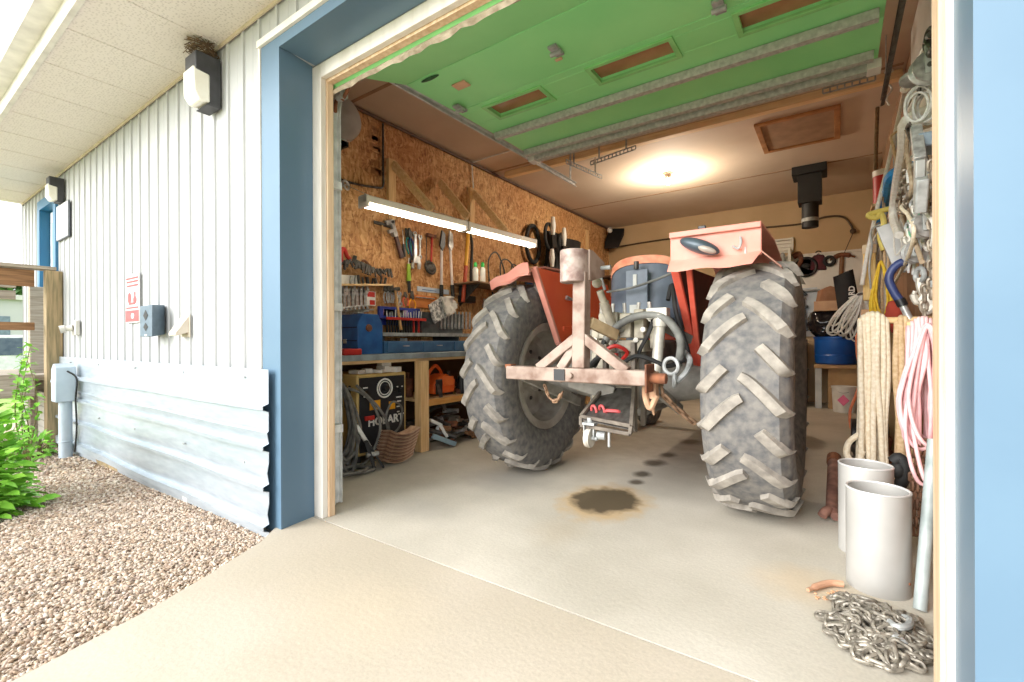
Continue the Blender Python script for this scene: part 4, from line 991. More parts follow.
def adjustable():
    a, b_ = LW(415.5, 263, .05), LW(415, 234, .05); d = (b_ - a).normalized(); sd = NX.cross(d).normalized(); t = thing('adjustable_wrench', 'large chrome adjustable wrench hanging with its jaw down', 'wrench', a)
    MB().bar(a + d * .07, b_, .05, .02, up=NX, tw=.036).ring(b_, NX, .026, .009, 14, 6).build('handle', chrome, t, bevel=.004)
    MB().prism([a + d * .08 + sd * .03, a + d * .08 - sd * .05, a - sd * .075, a - d * .07 - sd * .06, a - d * .07 - sd * .025, a - sd * .022, a + sd * .05], NX * .022).build('fixed_jaw', chrome, t, bevel=.003)
    MB().bar(a + sd * .04 + d * .0, a + sd * .05 - d * .07, .03, .022, up=NX).build('sliding_jaw', steel, t, bevel=.003)
    MB().cyl(a + d * .035 - sd * .01, a + d * .035 + sd * .035, .013, n=12).build('thumb_screw', dark_steel, t)
adjustable()
flat_wrench('combination_wrench', 'slim combination wrench just right of the big chrome adjustable wrench', LW(420, 236), LW(420, 257), .04, steel)
flat_wrench('combination_wrench', 'dark grey wrench partly behind the big chrome adjustable wrench', LW(412, 262, .02), LW(411, 234, .02), .05, dark_steel)
def red_hammer():
    a, b_ = LW(432, 236), LW(431, 266); t = thing('oil_filter_tool', 'red handled tool with a dark round cup at its lower end', 'filter wrench', b_)
    MB().tube([a, a.lerp(b_, .85)], [.014, .012], 8).build('handle', red_paint, t)
    MB().bar(a + V((0, -.09, .0)), a + V((0, .06, .0)), .04, .05, up=NX).build('head', rust, t, bevel=.006)
    MB().ring(b_ + V((0, -.01, -.02)), (1, .0, .25), .075, .018, 20, 8).ball(b_ + V((0, -.01, -.03)), (.03, .07, .06)).build('cup', dark_steel, t)
    MB().cyl(LW(426.5, 236), LW(426, 268), .006, n=8).build('thin_rod', dark_steel, t)
red_hammer()
def bolt_cutter(u0, lab, m1_, tilt):
    a, m_, b_, c = LW(u0, 232, .05), LW(u0 + tilt * .3, 249, .05), LW(u0 + tilt * .8, 285, .05), LW(u0 + tilt, 297, .05)
    t = thing('bolt_cutter', lab, 'bolt cutter', c)
    MB().prism([a + V((0, -.01, .02)), a + V((0, .05, -.02)), m_ + V((0, .04, .04)), m_ + V((0, .0, -.03)), m_ + V((0, -.05, .03))], NX * .025).build('jaw', m1_, t, bevel=.003)
    MB().cyl(m_, b_, .018, n=10).build('arm', mat('pale_painted_tube', (226, 214, 208), (206, 192, 186), rough=.45), t)
    MB().cyl(b_, c, .026, n=10).build('grip', black_rubber, t)
bolt_cutter(441.5, 'left one of two long tools with pale arms and black grips', black_plastic, 0)
bolt_cutter(449, 'right one of two long tools with pale arms, steel jaws and black grips', steel, 4)
def lime_driver():
    a, m_, b_ = LW(409, 258, .03), LW(408.8, 281, .04), LW(409.5, 293, .04)
    t = thing('tin_snips', 'tool with a lime green upper part and a black lower grip below the pliers', 'hand tool', b_)
    MB().tube([a, LW(408.6, 264, .04)], [.005, .006], 8).build('shaft', chrome, t)
    MB().tube([LW(408.6, 264, .04), m_], [.02, .028], 10).build('sleeve', lime_plastic, t); MB().tube([m_, b_], [.024, .018], 10).build('grip', black_plastic, t)
lime_driver()

def socket_rail():
    t = thing('socket_rail', 'drooping dark rail of sockets and bits at the left of the tool wall', 'socket rail', LW(360, 270))
    pts = curve([LW(341, 264, .06), LW(352, 262, .08), (LW(364, 266, .1)), LW(376, 271, .1), LW(389, 271, .08)], 8)
    MB().tube(pts, .014, 7).build('rail', dark_steel, t)
    mb = MB(); random.seed(2); pass
    for i, p in enumerate(pts):
        mb.cyl(p + V((.01, J(.012), .025)), p + V((.02, J(.05), -.02 - random.random() * .06)), random.uniform(.008, .015), n=9)
    mb.build('socket', dark_steel, t)
socket_rail()
t = thing('red_clamp', 'small red and black clamp above the left end of the socket rail', 'clamp', LW(344, 262, .05))
MB().tube(curve([LW(341, 262, .06), LW(341, 252, .06), LW(344, 249, .06), LW(347, 256, .06), LW(350, 259, .06)], 5), .022, 8).build('frame', red_paint, t)
MB().cyl(LW(354, 262, .06), LW(355, 256, .06), .022, n=10).build('knob', black_plastic, t)
tag(MB().tube(curve([LW(361, 268, .05), LW(363, 261, .05), LW(366, 262, .05), LW(370, 266, .05)], 5), .014, 7).build('small_hook', rust), 'small brown hook tool over the middle of the socket rail', 'hook')
t = thing('tool_rail', 'narrow white rail with small fittings above the hanging wrench row', 'rail', LW(360, 283))
a, b_ = LW(337, 279, .03), LW(357, 280, .03); MB().bar(a, b_, .02, .09, up=(0, 0, 1)).build('magnet_strip', white_plastic, t)
a, b_ = LW(337, 285, .05), LW(390, 285, .05); MB().bar(a, b_, .08, .02).build('wooden_ledge', pine, t)
random.seed(5)
for k in range(9):
    p = LW(351 + k * 4.2, 281.5, .06); h = random.uniform(.03, .07)
    tag(MB().tube([p + V((0, 0, -.03)), p + V((0, J(.02), h))], random.uniform(.008, .02), 8).build('small_fitting', random.choice([steel, dark_steel, rust, black_plastic])), ORD[k] + ' small metal fitting from the left on the narrow ledge of the tool wall', 'fitting', 'fittings on the ledge')
for k in range(7):
    u = 340.5 + k * 4.1
    flat_wrench('hanging_wrench', ORD[k] + ' silver wrench from the left in the row hanging above the blue tool box', LW(u, 288 + (k % 2), .05), LW(u + .2, 311 - k * .5, .05), .055, chrome if k % 3 else steel, 'row of hanging wrenches')
t = thing('card_packet', 'small red and white card packet at the right end of the hanging wrench row', 'packet', LW(370, 305))
a, b_ = LW(366, 291, .04), LW(375, 306, .04); MB().box(-4.12, -4.10, a.y, b_.y, b_.z, a.z).build('card', white_plastic, t)
MB().box(-4.10, -4.098, a.y + .01, b_.y - .01, a.z - .06, a.z - .005).box(-4.10, -4.098, a.y + .04, b_.y - .01, b_.z + .01, b_.z + .06).build('red_print', red_paint, t)
def bunch():
    random.seed(8)
    for k in range(4):
        u = 385 + k * 3.6
        pliers('locking_pliers', ORD[k] + ' chrome locking pliers from the left in the bunch over the blue rack', LW(u, 286 + J(1.5), .05 + .01 * k), LW(u + J(2), 303, .05), chrome, .05, 'pliers', 'bunch of locking pliers')
bunch()
hammer('tack_hammer', 'hammer with a long pale wooden handle leaning over the blue screwdriver rack', LW(395, 289, .12), LW(401, 330, .16), wood_handle, .12, r=.016)
pliers('side_cutters', 'black cutters with orange handles above the right end of the blue rack', LW(412, 291, .06), LW(412.5, 312, .06), mat('amber_grip', (246, 166, 30), (226, 146, 20), rough=.5), .07)
pliers('red_pliers', 'pliers with red orange handles at the middle above the blue rack', LW(405, 292, .05), LW(406, 306, .05), mat('coral_grip', (226, 104, 74), (206, 84, 58), rough=.5), .06)
flat_wrench('short_wrench', 'short steel wrench beside the red orange pliers', LW(399, 293, .05), LW(400, 304, .05), .04, steel)
def rack():
    a, b_ = LW(379, 306, .06), LW(420, 336, .06); y0, y1, z0, z1 = a.y, b_.y, b_.z + .02, a.z
    t = thing('screwdriver_rack', 'blue plastic screwdriver rack with a red strip full of tools', 'tool rack', (-4.08, (y0 + y1) / 2, z0))
    nb = mat('navy_rack_plastic', (44, 62, 150), (34, 48, 122), rough=.45)
    MB().box(-4.12, -4.08, y0, y1, z0 + .10, z1).box(-4.12, -4.0, y0, y1, z0 + .16, z0 + .18).build('back_plate', nb, t, bevel=.004)
    MB().box(-4.08, -4.078, y0 + .05, y0 + .35, z1 - .1, z1 - .03).box(-4.08, -4.078, y1 - .55, y1 - .2, z1 - .1, z1 - .03).build('label', mat('lilac_label', (150, 140, 200), (200, 150, 170), rough=.5, scale=14), t)
    MB().box(-4.0, -3.985, y0 + .02, y1, z0 + .155, z0 + .185).build('red_strip', red_paint, t)
    random.seed(6)
    n = 14
    for k in range(n):
        y = y0 + .06 + (y1 - y0 - .1) * k / (n - 1); z = z0 + .16
        g = random.choice([black_plastic, red_paint, black_plastic, black_rubber]); hh = random.uniform(.05, .10)
        tt = thing('rack_screwdriver', ORD[k] + ' screwdriver from the left standing in the blue rack', 'screwdriver', (-4.03, y, z - .16), 'screwdrivers in the blue rack')
        MB().cyl((-4.03, y, z - .15), (-4.03, y, z + .02), .012, n=9).build('grip', g, tt)
        MB().cyl((-4.03, y, z + .02), (-4.03, y + J(.01), z + .02 + hh), .0055, n=7).build('shaft', steel if k % 3 else white_plastic, tt)
rack()
a, b_ = LW(418, 286, .02), LW(433, 291, .02)
t = thing('label_plate', 'pale blue and white label plate on the wall right of the lime tool', 'label', LW(425, 290))
MB().box(-4.148, -4.14, a.y, b_.y + .3, b_.z - .02, a.z).build('plate', mat('pale_blue_card', (198, 206, 216), (178, 190, 204), rough=.5), t)
MB().box(-4.14, -4.139, a.y + .08, a.y + .32, b_.z + .0, a.z - .03).build('blue_print', blue_tool, t)
a, b_ = LW(410, 294, .02), LW(437, 309, .02)
t = thing('pegboard_strip', 'orange brown board strip with a row of pins under the label plate', 'board', LW(425, 308))
MB().box(-4.149, -4.135, a.y, b_.y, b_.z, a.z).build('board', mat('orange_board', (206, 124, 58), (184, 104, 46), rough=.7), t)
pins = MB()
for k in range(12): y = a.y + .1 + k * (b_.y - a.y - .15) / 12; pins.cyl((-4.135, y, a.z - .03), (-4.10, y, a.z - .03), .007, n=6)
pins.build('pin', chrome, t)
def rag():
    # folded printed paper sheet with a crumpled white rag
    t = thing('paper_bag', 'grey printed paper packet hanging askew below the pale armed tools', 'paper packet', LW(438, 324, .1))
    c = [LW(428, 305, .16), LW(440, 297, .12), LW(447, 316, .14), LW(434, 324, .18)]
    rows = [[c[0].lerp(c[1], j / 5).lerp(c[3].lerp(c[2], j / 5), i / 5) + NX * J(.012) for j in range(6)] for i in range(6)]
    MB().sheet(rows, .012, NX).build('sheet', mat('printed_grey_paper', (206, 204, 200), (110, 110, 112), rough=.7, scale=26, lo=.42, hi=.56), t, smooth=60)
    random.seed(3); t2 = thing('crumpled_rag', 'crumpled whitish rag beside the grey paper packet on the tool wall', 'rag', LW(449, 312, .1))
    c = [LW(440, 296, .14), LW(452, 297, .12), LW(457, 308, .14), LW(446, 318, .18)]
    rows = [[c[0].lerp(c[1], j / 9).lerp(c[3].lerp(c[2], j / 9), i / 9) + NX * (.04 * mnoise.noise(V((i * .6, j * .6, 4))) + J(.006)) + V((0, J(.012), J(.012))) for j in range(10)] for i in range(10)]
    MB().sheet(rows, .02, NX).build('cloth', mat('dirty_white_cloth', (224, 218, 210), (190, 182, 172), rough=.9, scale=10), t2, smooth=80)
rag()
def broom_pole():
    t = thing('striped_pole', 'upright pole with a yellow upper half and red lower half below the strip lights', 'pole', LW(463, 300, .1))
    a, m_, b_ = LW(469, 222, .08), LW(466, 266, .1), LW(463, 302, .12)
    MB().cyl(a, m_, .026, n=12).build('upper_half', mat('yellow_pole', (240, 182, 70), (222, 160, 50), rough=.5), t)
    MB().cyl(m_, b_, .027, n=12).build('lower_half', mat('red_brown_pole', (196, 84, 52), (172, 66, 42), rough=.5), t)
broom_pole()
tag(MB().tube(curve([LW(474, 230, .06), LW(470, 233, .06), LW(472, 245, .06), LW(471, 275, .06), LW(472, 292, .06)], 5), .02, 8).build('wrecking_bar', black_plastic), 'black wrecking bar with a hooked top right of the red and yellow pole', 'pry bar')
tag(MB().box(*sorted((-4.14, -4.05)), LW(459, 296).y, LW(472, 296).y, LW(466, 303).z, LW(466, 296).z).build('small_bracket_box', black_plastic, bevel=.006), 'small black holder at the foot of the red and yellow pole', 'holder')
for k in range(9):
    p = LW(441 + k * 3.6, 312, .05); q = LW(441 + k * 3.6, 329, .07)
    tag(MB().tube([p, q], [.012, .016], 8).build('drill_bit', chrome if k % 2 else steel), ORD[k] + ' long drill bit from the left hanging low in front of the back panel', 'drill bit', 'row of drill bits')
for k in range(4):
    p = LW(484 + k * 4.2, 292, .05); q = LW(484 + k * 4.2, 308, .05); y = p.y; tt = thing('scraper', ORD[k] + ' putty scraper from the left hanging below the brown wall shelf', 'scraper', q, 'scrapers under the shelf')
    MB().bar(p, p.lerp(q, .4), .025, .02, up=NX).build('handle', random.choice([wood_handle, black_plastic]), tt); MB().bar(p.lerp(q, .4), q, .03, .004, up=NX, tw=.07).build('blade', steel, tt)
def shelf():
    a, b_ = LW(470, 284, .0), LW(533, 280, .0); z = 1.86
    t = thing('wall_shelf', 'brown board shelf on the left wall above the left rear wheel', 'shelf', (-4.0, 5.9, z))
    MB().box(-4.15, -3.72, 4.58, 7.6, z - .02, z).build('board', mat('brown_shelf_board', (150, 116, 84), (122, 92, 66), rough=.7), t, bevel=.003)
    for y in (4.7, 6.2, 7.4): MB().prism([(-4.15, y, z - .02), (-3.8, y, z - .02), (-4.15, y, z - .30)], (0, .02, 0)).build('bracket', dark_steel, t)
    for k, (x, y, hh, gm_, l) in enumerate(((-3.85, 4.68, .24, green_plastic, 'nearer white bottle with a green cap on the brown wall shelf'), (-3.85, 4.83, .26, green_plastic, 'farther white bottle with a green cap on the brown wall shelf'))):
        tt = thing('bottle', l, 'bottle', (x, y, z), 'green capped bottles on the wall shelf')
        MB().lathe([(.036, 0), (.038, .01), (.038, hh * .7), (.02, hh * .82), (.02, hh * .85)], (x, y, z), (0, 0, 1), 18).build('body', white_plastic, tt)
        MB().lathe([(.024, 0), (.024, hh * .18), (.012, hh * .26), (0, hh * .26)], (x, y, z + hh * .82), (0, 0, 1), 16).build('cap', gm_, tt)
    random.seed(14)
    stuff = [(5.35, .16, black_plastic, 'dark oil can at the left part of the brown wall shelf'), (5.62, .2, dark_steel, 'dark steel tin in the middle of the brown wall shelf'), (6.35, .3, blue_tool, 'blue box standing on the brown wall shelf'), (6.95, .24, black_plastic, 'black case at the far end of the brown wall shelf')]
    for y, h, m_, l in stuff:
        if m_ is blue_tool: tag(MB().box(-4.05, -3.78, y - .2, y + .2, z, z + h).build('storage_box', m_, bevel=.01), l, 'box')
        else: tag(MB().lathe([(.08, 0), (.085, .01), (.085, h * .8), (.05, h * .9), (.05, h), (0, h)], (-3.95, y, z), (0, 0, 1), 18).build('tin_can', m_), l, 'can')
    for k in range(3):
        c = V((-3.98, 5.25 + k * .28, z)); tag(MB().tube(curve([c + V((0, -.1, .02)), c + V((.02, -.15, .35)), c + V((0, .05, .5 - k * .07)), c + V((.02, .2, .3)), c + V((0, .28, .03))], 6), .011, 6).build('bent_rod', dark_steel), ['nearest bent dark rod arching over the brown wall shelf', 'middle bent dark rod arching over the brown wall shelf', 'farthest bent dark rod arching over the brown wall shelf'][k], 'rod', 'bent rods on the shelf')
shelf()
def belts():
    specs = [(533, 244, .30, .035, black_rubber, 'big black hoop hanging on the wall left of the dark bags', 'hoop'), (549, 236, .20, .03, black_rubber, 'upper black rubber belt left of the white handled brush', 'belt'), (562, 243, .16, .025, black_rubber, 'narrow black belt hanging under the white handled brush', 'belt'),
             (553, 262, .18, .028, black_rubber, 'lower black belt hanging behind the left fender', 'belt')]
    for (u, v, R, r, m_, l, c) in specs:
        p = LW(u, v, .06 if c == 'hoop' else .24); tag(MB().ring(p, (1, .1, 0), R, r, 28, 8, .78, 1.0).build('rubber_belt' if c == 'belt' else 'rubber_hoop', m_), l, c)
    for (u, v, l) in ((553, 217, 'upper white handled brush on the dark part of the tool wall'), (564, 228, 'middle white handled brush on the dark part of the tool wall'), (552, 249, 'lower white handled brush on the dark part of the tool wall')):
        a, b_ = LW(u, v, .30), LW(u, v + 18, .30); t = thing('dust_brush', l, 'brush', b_)
        MB().tube([a, a.lerp(b_, .5), b_], [.03, .05, .03], 10).build('handle', white_plastic, t); MB().bar(b_, b_ + V((0, .02, -.2)), .14, .05, up=NX).build('bristle', black_plastic, t)
    t = thing('hanging_jacket', 'dark bag like jacket hanging on the wall above the left fender', 'jacket', LW(552, 285, .05))
    a = LW(545, 232, .04); rows = [[(-4.14 + .06 + .04 * math.sin(j * 1.3 + i * .7) + .05 * i / 8, a.y - .05 + j * .17 + J(.012) + (.02 * i if j > 3 else -.02 * i), a.z - i * .13) for j in range(8)] for i in range(8)]
    MB().sheet(rows, .07, (1, 0, 0)).build('cloth', mat('black_cloth', (42, 40, 40), (30, 28, 28), rough=.9), t, smooth=80)
    random.seed(19)
    for k in range(5):
        p = V((-4.06, 7.9 + k * .28, 2.12)); t = thing('spray_can', ORD[k] + ' dusty can from the left on the dark ledge at the far left', 'can', p, 'cans at the far end')
        MB().lathe([(.055, 0), (.06, .02), (.06, .2), (.035, .25), (.02, .26), (.02, .3), (0, .3)], p + V((.06, 0, -.1)), (0, 0, 1), 16).build('body', [rust, blue_tool, yellow_paint, dark_steel, red_paint][k], t)
    p = LW(565, 268, 0); q = LW(602, 262, 0)
    tag(MB().box(-4.15, -3.9, p.y - .2, 9.4, 1.98, 2.02).build('dark_ledge', mat('dark_brown_board', (92, 66, 48), (74, 52, 38), rough=.8), bevel=.004), 'dark brown ledge at the far end of the left wall', 'shelf')
    a, b_ = LW(586, 235, .02), LW(586, 262, .02); tag(MB().box(-4.149, -4.1, a.y - .05, a.y + .07, b_.z, a.z + .1).build('wall_batten', pine_z, bevel=.003), 'short tan upright batten at the far end of the left wall', 'batten')
    t = thing('corner_speaker', 'small dark speaker fixed high in the far left corner', 'speaker', (-3.95, 9.5, 3.1))
    MB().prism([(-4.1, 9.3, 3.05), (-3.8, 9.4, 3.05), (-3.75, 9.6, 3.35), (-4.1, 9.55, 3.38)], (0, .05, .18)).build('cabinet', black_plastic, t, bevel=.02)
    MB().ball((-3.98, 9.35, 3.45), .06).build('white_knob', white_plastic, t)
belts()

# ------------------------------------------------------------------ under the workbench
def chainsaw():
    DY, DZ = .22, .03
    t = thing('chainsaw', 'orange and black chainsaw on the shelf under the workbench', 'chainsaw', (-3.56, 3.46 + DY, .50))
    MB(Matrix.Translation((0, DY, DZ))).prism([(-3.70, 3.34, .50), (-3.70, 3.66, .50), (-3.70, 3.68, .64), (-3.70, 3.54, .71), (-3.70, 3.42, .68), (-3.70, 3.34, .60)], (.2, 0, 0)).build('body', orange_paint, t, bevel=.015)
    MB(Matrix.Translation((0, DY, DZ))).box(-3.52, -3.49, 3.48, 3.64, .58, .68).build('starter_cover', mat('bright_orange_cover', (246, 130, 66), (236, 112, 50), rough=.4), t, bevel=.008)
    MB(Matrix.Translation((0, DY, DZ))).tube(curve([(-3.60, 3.36, .52), (-3.55, 3.30, .70), (-3.55, 3.40, .80), (-3.60, 3.52, .76), (-3.62, 3.58, .70)], 6), .018, 8).build('front_handle', orange_paint, t)
    MB(Matrix.Translation((0, DY, DZ))).tube(curve([(-3.6, 3.64, .54), (-3.58, 3.78, .52), (-3.58, 3.80, .60), (-3.6, 3.67, .66)], 6), .018, 8).build('rear_handle', black_plastic, t)
    MB(Matrix.Translation((0, DY, DZ))).bar((-3.48, 3.36, .62), (-3.40, 3.40, .33), .045, .012, up=NX).build('guide_bar', dark_steel, t)
    MB(Matrix.Translation((0, DY, DZ))).box(-3.495, -3.47, 3.35, 3.44, .50, .66).build('clutch_cover', black_plastic, t, bevel=.01)
chainsaw()
random.seed(22)
for k in range(16):
    y = (3.86 if k < 8 else 3.46) + (k % 8) * .09 + J(.03); x = -3.56 - .20 * (k // 8) + J(.05); z = .50 + (.10 if k >= 8 else 0) * 0; m_ = random.choice([dark_steel, black_plastic, rust, galv_dull, steel]); mb = MB(Matrix.Translation((x, y, z)) @ Matrix.Rotation(random.uniform(0, PI), 4, 'Z'))
    q = random.random()
    if q < .35: mb.bar((-.11, 0, .03), (.11, 0, .05 + J(.02)), .04, .04)
    elif q < .7: mb.cyl((0, 0, 0), (0, 0, .2), .05, n=14).cyl((0, 0, .2), (0, 0, .26), .02, n=10)
    else: mb.tube(curve([(-.1, 0, .02), (0, .05, .22), (.1, 0, .2), (.05, -.06, .03)], 5), .018, 8)
    tag(mb.build('shelf_part', m_, bevel=.003), 'greasy machine part among others on the shelf under the workbench', 'machine part', 'machine parts on the lower shelf')
for k in range(44):
    y = 3.52 + random.random() * 1.1; x = -3.30 - random.random() * .5; lay = k // 11; z = .01 + lay * .10 * (.4 + .6 * (-3.3 - x) / .5); L = random.uniform(.10, .24); m_ = random.choice([rust, steel, dark_steel, galv_dull, old_rail, grey_rail])
    mb = MB(Matrix.Translation((x, y, z)) @ Matrix.Rotation(random.uniform(0, PI), 4, 'Z') @ Matrix.Rotation(J(.25), 4, 'Y'))
    q = random.random()
    if q < .5: mb.bar((-L, 0, .02), (L, 0, .02), random.uniform(.03, .09), random.uniform(.02, .05))
    elif q < .75: mb.cyl((-L * .7, 0, .03), (L * .7, 0, .03), random.uniform(.02, .045), n=12)
    else: mb.tube(curve([(-L * .8, .04, .02), (-L * .2, -.05, .04), (L * .5, .06, .03), (L * .8, 0, .03)], 5), .022, 8)
    tag(mb.build('scrap_piece', m_, bevel=.003), 'piece of rusty scrap metal in the heap under the workbench', 'scrap metal', 'scrap metal heap')
mb = MB().bar(at(433, 436, X=-3.34), at(455, 444, X=-3.26), .05, .05); tag(mb.build('grey_bar', mat('pale_blue_grey_bar', (150, 172, 180), (130, 152, 160), rough=.5), bevel=.003), 'pale blue grey square bar lying on top of the scrap heap', 'metal bar')
mb = MB().bar(at(440, 425, X=-3.36), at(447, 437, X=-3.32), .05, .03).bar(at(430, 420, X=-3.4), at(441, 425, X=-3.36), .05, .03); tag(mb.build('pale_bracket', white_plastic, bevel=.003), 'bent pale bracket on the scrap heap above the grey bar', 'bracket')
mb = MB().tube(curve([(-3.5, 3.30, .2), (-3.48, 3.42, .36), (-3.5, 3.7, .41), (-3.55, 4.1, .40)], 6), .025, 8); tag(mb.build('black_hose', black_rubber), 'black hose arching over the scrap heap under the lower shelf', 'hose')
# ------------------------------------------------------------------ tractor
tyre_rubber = mat('dusty_tyre_rubber', (126, 122, 116), (90, 90, 91), rough=.85, scale=22, lo=.34, hi=.68, bump=.3, bscale=35, detail=9)
lug_worn = mat('worn_lug_rubber', (164, 157, 146), (128, 122, 114), rough=.85, scale=14, bump=.2, bscale=50)
faded_red = mat('sun_faded_red_paint', (236, 168, 152), (226, 142, 124), rough=.6, scale=5, lo=.3, hi=.7)
tractor_red = mat('tractor_red_paint', (255, 114, 70), (246, 96, 56), rough=.45, scale=2.5)
edge_red = mat('scuffed_red_edge', (228, 106, 84), (212, 82, 62), rough=.55, scale=8)
shaded_red = mat('red_paint_in_fender_shade', (120, 66, 58), (92, 52, 48), rough=.7, scale=5)  # tractor red with the shade under the right fender put into its colour
tr_grey = mat('tractor_grey_cast', (150, 146, 138), (112, 108, 102), rough=.6, metal=.2, scale=9, bump=.1)
valve_beige = mat('dusty_valve_metal', (196, 188, 168), (150, 142, 126), rough=.6, metal=.15, scale=12)
worn_tube = mat('worn_pink_steel', (164, 145, 132), (118, 92, 78), rough=.65, metal=.1, scale=9, lo=.42, hi=.68, bump=.05, stretch=(1, 1, 1))
blue_grey_shell = mat('blue_grey_painted_steel', (108, 118, 130), (82, 92, 104), rough=.5, scale=5)
hose_grey = mat('grey_hydraulic_hose', (132, 132, 126), (98, 98, 94), rough=.6, scale=12)

TX, TY, TR = -1.315, 3.42, .80
def tread_r(x, half):
    q = abs(x) / half
    return TR - .030 - .018 * q * q - (.10 * max(0, q - .88) / .22 if q > .88 else 0)
def tyre(xc, R0, half, rim, lugs, lug_h, parent, yc, zc, flip=1):
    mb = MB(); k = R0 / TR
    prof = []
    h = half
    inner = [(rim, -h * .72), (rim + .04 * k, -h * .88), (rim + .12 * k, -h * 1.03), (R0 * .80, -h * 1.06), (R0 * .885, -h * 1.0)]
    mid = [(tread_r(x, .20) * k, x * h / .20) for x in (-.19, -.16, -.10, 0, .10, .16, .19)]
    prof = inner + mid + [(r, -x) for r, x in reversed(inner)]
    mb.lathe(prof, (xc, yc, zc), (1, 0, 0), 72, True)
    mb.m = 1
    for sgn in (-1, 1):
        for q in range(lugs):
            a0 = 2 * PI * (q + (.5 if sgn > 0 else 0)) / lugs; rows = []
            for i in range(9):
                t = i / 8 if q % 2 == 0 else .40 + .60 * i / 8; x = sgn * (-.004 + .198 * t); a = a0 - .275 * t ** 1.25
                w = (.026 + .004 * t) * (1.0 if t > .12 or q % 2 else .9) ; rr = tread_r(x, .20) * k
                top = rr + lug_h * (1 if t < .80 else 1 - .6 * (t - .8) / .2); bot = rr - .012
                # lug direction in the (x, arc) plane, and across it
                da = -.275 * 1.25 * max(t, .02) ** .25; dx = sgn * .198; ln = math.hypot(dx, da * R0); nx_, na = -da * R0 / ln, dx / ln
                row = []
                for (o, r) in ((-1.25, bot), (-.85, top), (.85, top), (1.25, bot)):
                    X = (x + nx_ * w * o) * h / .20; A = a + na * w * o / R0
                    row.append((xc + X, yc - r * math.cos(A), zc + r * math.sin(A)))
                rows.append(row)
            vs = [p for r in rows for p in r]; fs = []
            for i in range(8):
                for j in range(4):
                    a_ = i * 4 + j; b_ = i * 4 + (j + 1) % 4; fs.append((a_, b_, b_ + 4, a_ + 4))
            fs += [(0, 1, 2, 3), (35, 34, 33, 32)]
            mb.add(vs, fs)
    return mb.build('tire', [tyre_rubber, lug_worn], parent, smooth=32)
VX = .10
def tractor():
    T = thing('tractor', 'old red farm tractor seen from behind with big lugged rear tires', 'tractor', (TX, TY, 0))
    for s in (-1, 1):
        xc = TX + (.905 if s > 0 else -.852)
        rim = MB(); o = -s                       # o points to the tractor's middle
        rp = [(.0, .03), (.13, .03), (.15, -.02), (.30, -.05), (.35, -.03), (.375, .04), (.385, .14), (.45, .155), (.45, .14), (.41, .13), (.395, -.13), (.45, -.15), (.45, -.165), (.385, -.15), (.36, -.05), (.30, -.08), (.14, -.05), (0, -.03)]
        rim.lathe([(r, h * o) for r, h in rp], (xc, TY, TR), (1, 0, 0), 48)
        wh = rim.build('rear_wheel', mat('dusty_rim_paint', (184, 178, 168), (150, 142, 132), rough=.6, metal=.2, scale=9), T, smooth=30)
        tyre(xc, TR, .215 if s > 0 else .178, .435, 22, .028, wh, TY, TR)
        nb = MB()
        for k in range(8): a = 2 * PI * k / 8; nb.cyl((xc - o * .06, TY + .2 * math.cos(a), TR + .2 * math.sin(a)), (xc - o * .02, TY + .2 * math.cos(a), TR + .2 * math.sin(a)), .018, n=6)
        nb.build('wheel_nut', dark_steel, wh); MB().cyl((xc - o * .05, TY, TR), (xc + o * .16, TY, TR), .10, n=24).build('hub', tr_grey, wh)
    # axle housing and transmission
    ax = MB().lathe([(.10, -.72), (.115, -.70), (.115, -.52), (.14, -.40), (.17, -.22), (.17, .22), (.14, .40), (.115, .52), (.115, .70), (.10, .72)], (TX, TY, .80), (1, 0, 0), 24)
    ax.build('axle_housing', tr_grey, T, smooth=30)
    MB().box(TX - .22, TX + .22, TY - .22, TY + .9, .56, 1.10).box(TX - .18, TX + .18, TY + .9, TY + 1.9, .58, 1.06).build('transmission', tr_grey, T, bevel=.03)
    MB().box(TX - .17, TX + .17, TY - .28, TY - .20, .62, 1.02).build('rear_cover', valve_beige, T, bevel=.012)
    pt = MB().cyl((TX - .03, TY - .36, .70), (TX - .03, TY - .28, .70), .075, n=20).cyl((TX - .03, TY - .42, .70), (TX - .03, TY - .36, .70), .03, n=12); pt.build('power_take_off', dark_steel, T)
    # hydraulic valves: lots of dusty blocks
    random.seed(9); vb = MB()
    for (x, z, w, h, y) in ((-.16, 1.20, .07, .18, .3), (-.07, 1.22, .07, .15, .34), (.02, 1.20, .08, .17, .34), (.11, 1.21, .07, .2, .32), (-.24, 1.16, .06, .14, .26), (-.02, 1.06, .34, .08, .33), (.19, 1.16, .05, .24, .26)):
        vb.box(TX + VX + x - w / 2, TX + VX + x + w / 2, TY - y - .02, TY - y + .16, z - h / 2, z + h / 2)
    vb.build('valve_block', valve_beige, T, bevel=.008)
    fm = mat('pale_fitting_metal', (214, 210, 200), (170, 166, 156), rough=.4, metal=.4, scale=14)
    for k in range(9): x = TX + VX - .2 + k * .05; MB().cyl((x, TY - .37, 1.10 + (k % 3) * .07), (x, TY - .33, 1.10 + (k % 3) * .07), .018, n=8).build('valve_fitting', fm, T)
    for k in range(5): x = TX + VX - .19 + k * .09; MB().cyl((x, TY - .28, 1.26), (x + J(.01), TY - .27, 1.36), .013, n=8).build('valve_fitting', fm, T)
    rp_ = MB()
    rp_.tube(curve([(TX + .06, TY - .4, .98), (TX + .03, TY - .46, 1.03), (TX + .10, TY - .46, 1.06), (TX + .16, TY - .42, 1.02), (TX + .12, TY - .40, .97)], 6), .014, 7).box(TX + .02, TX + .09, TY - .44, TY - .40, .95, 1.01)
    rp_.build('red_coupler', red_paint, T)
    hs = MB(); A = lambda u, v, Y=3.02: at(u, v, Y=Y)
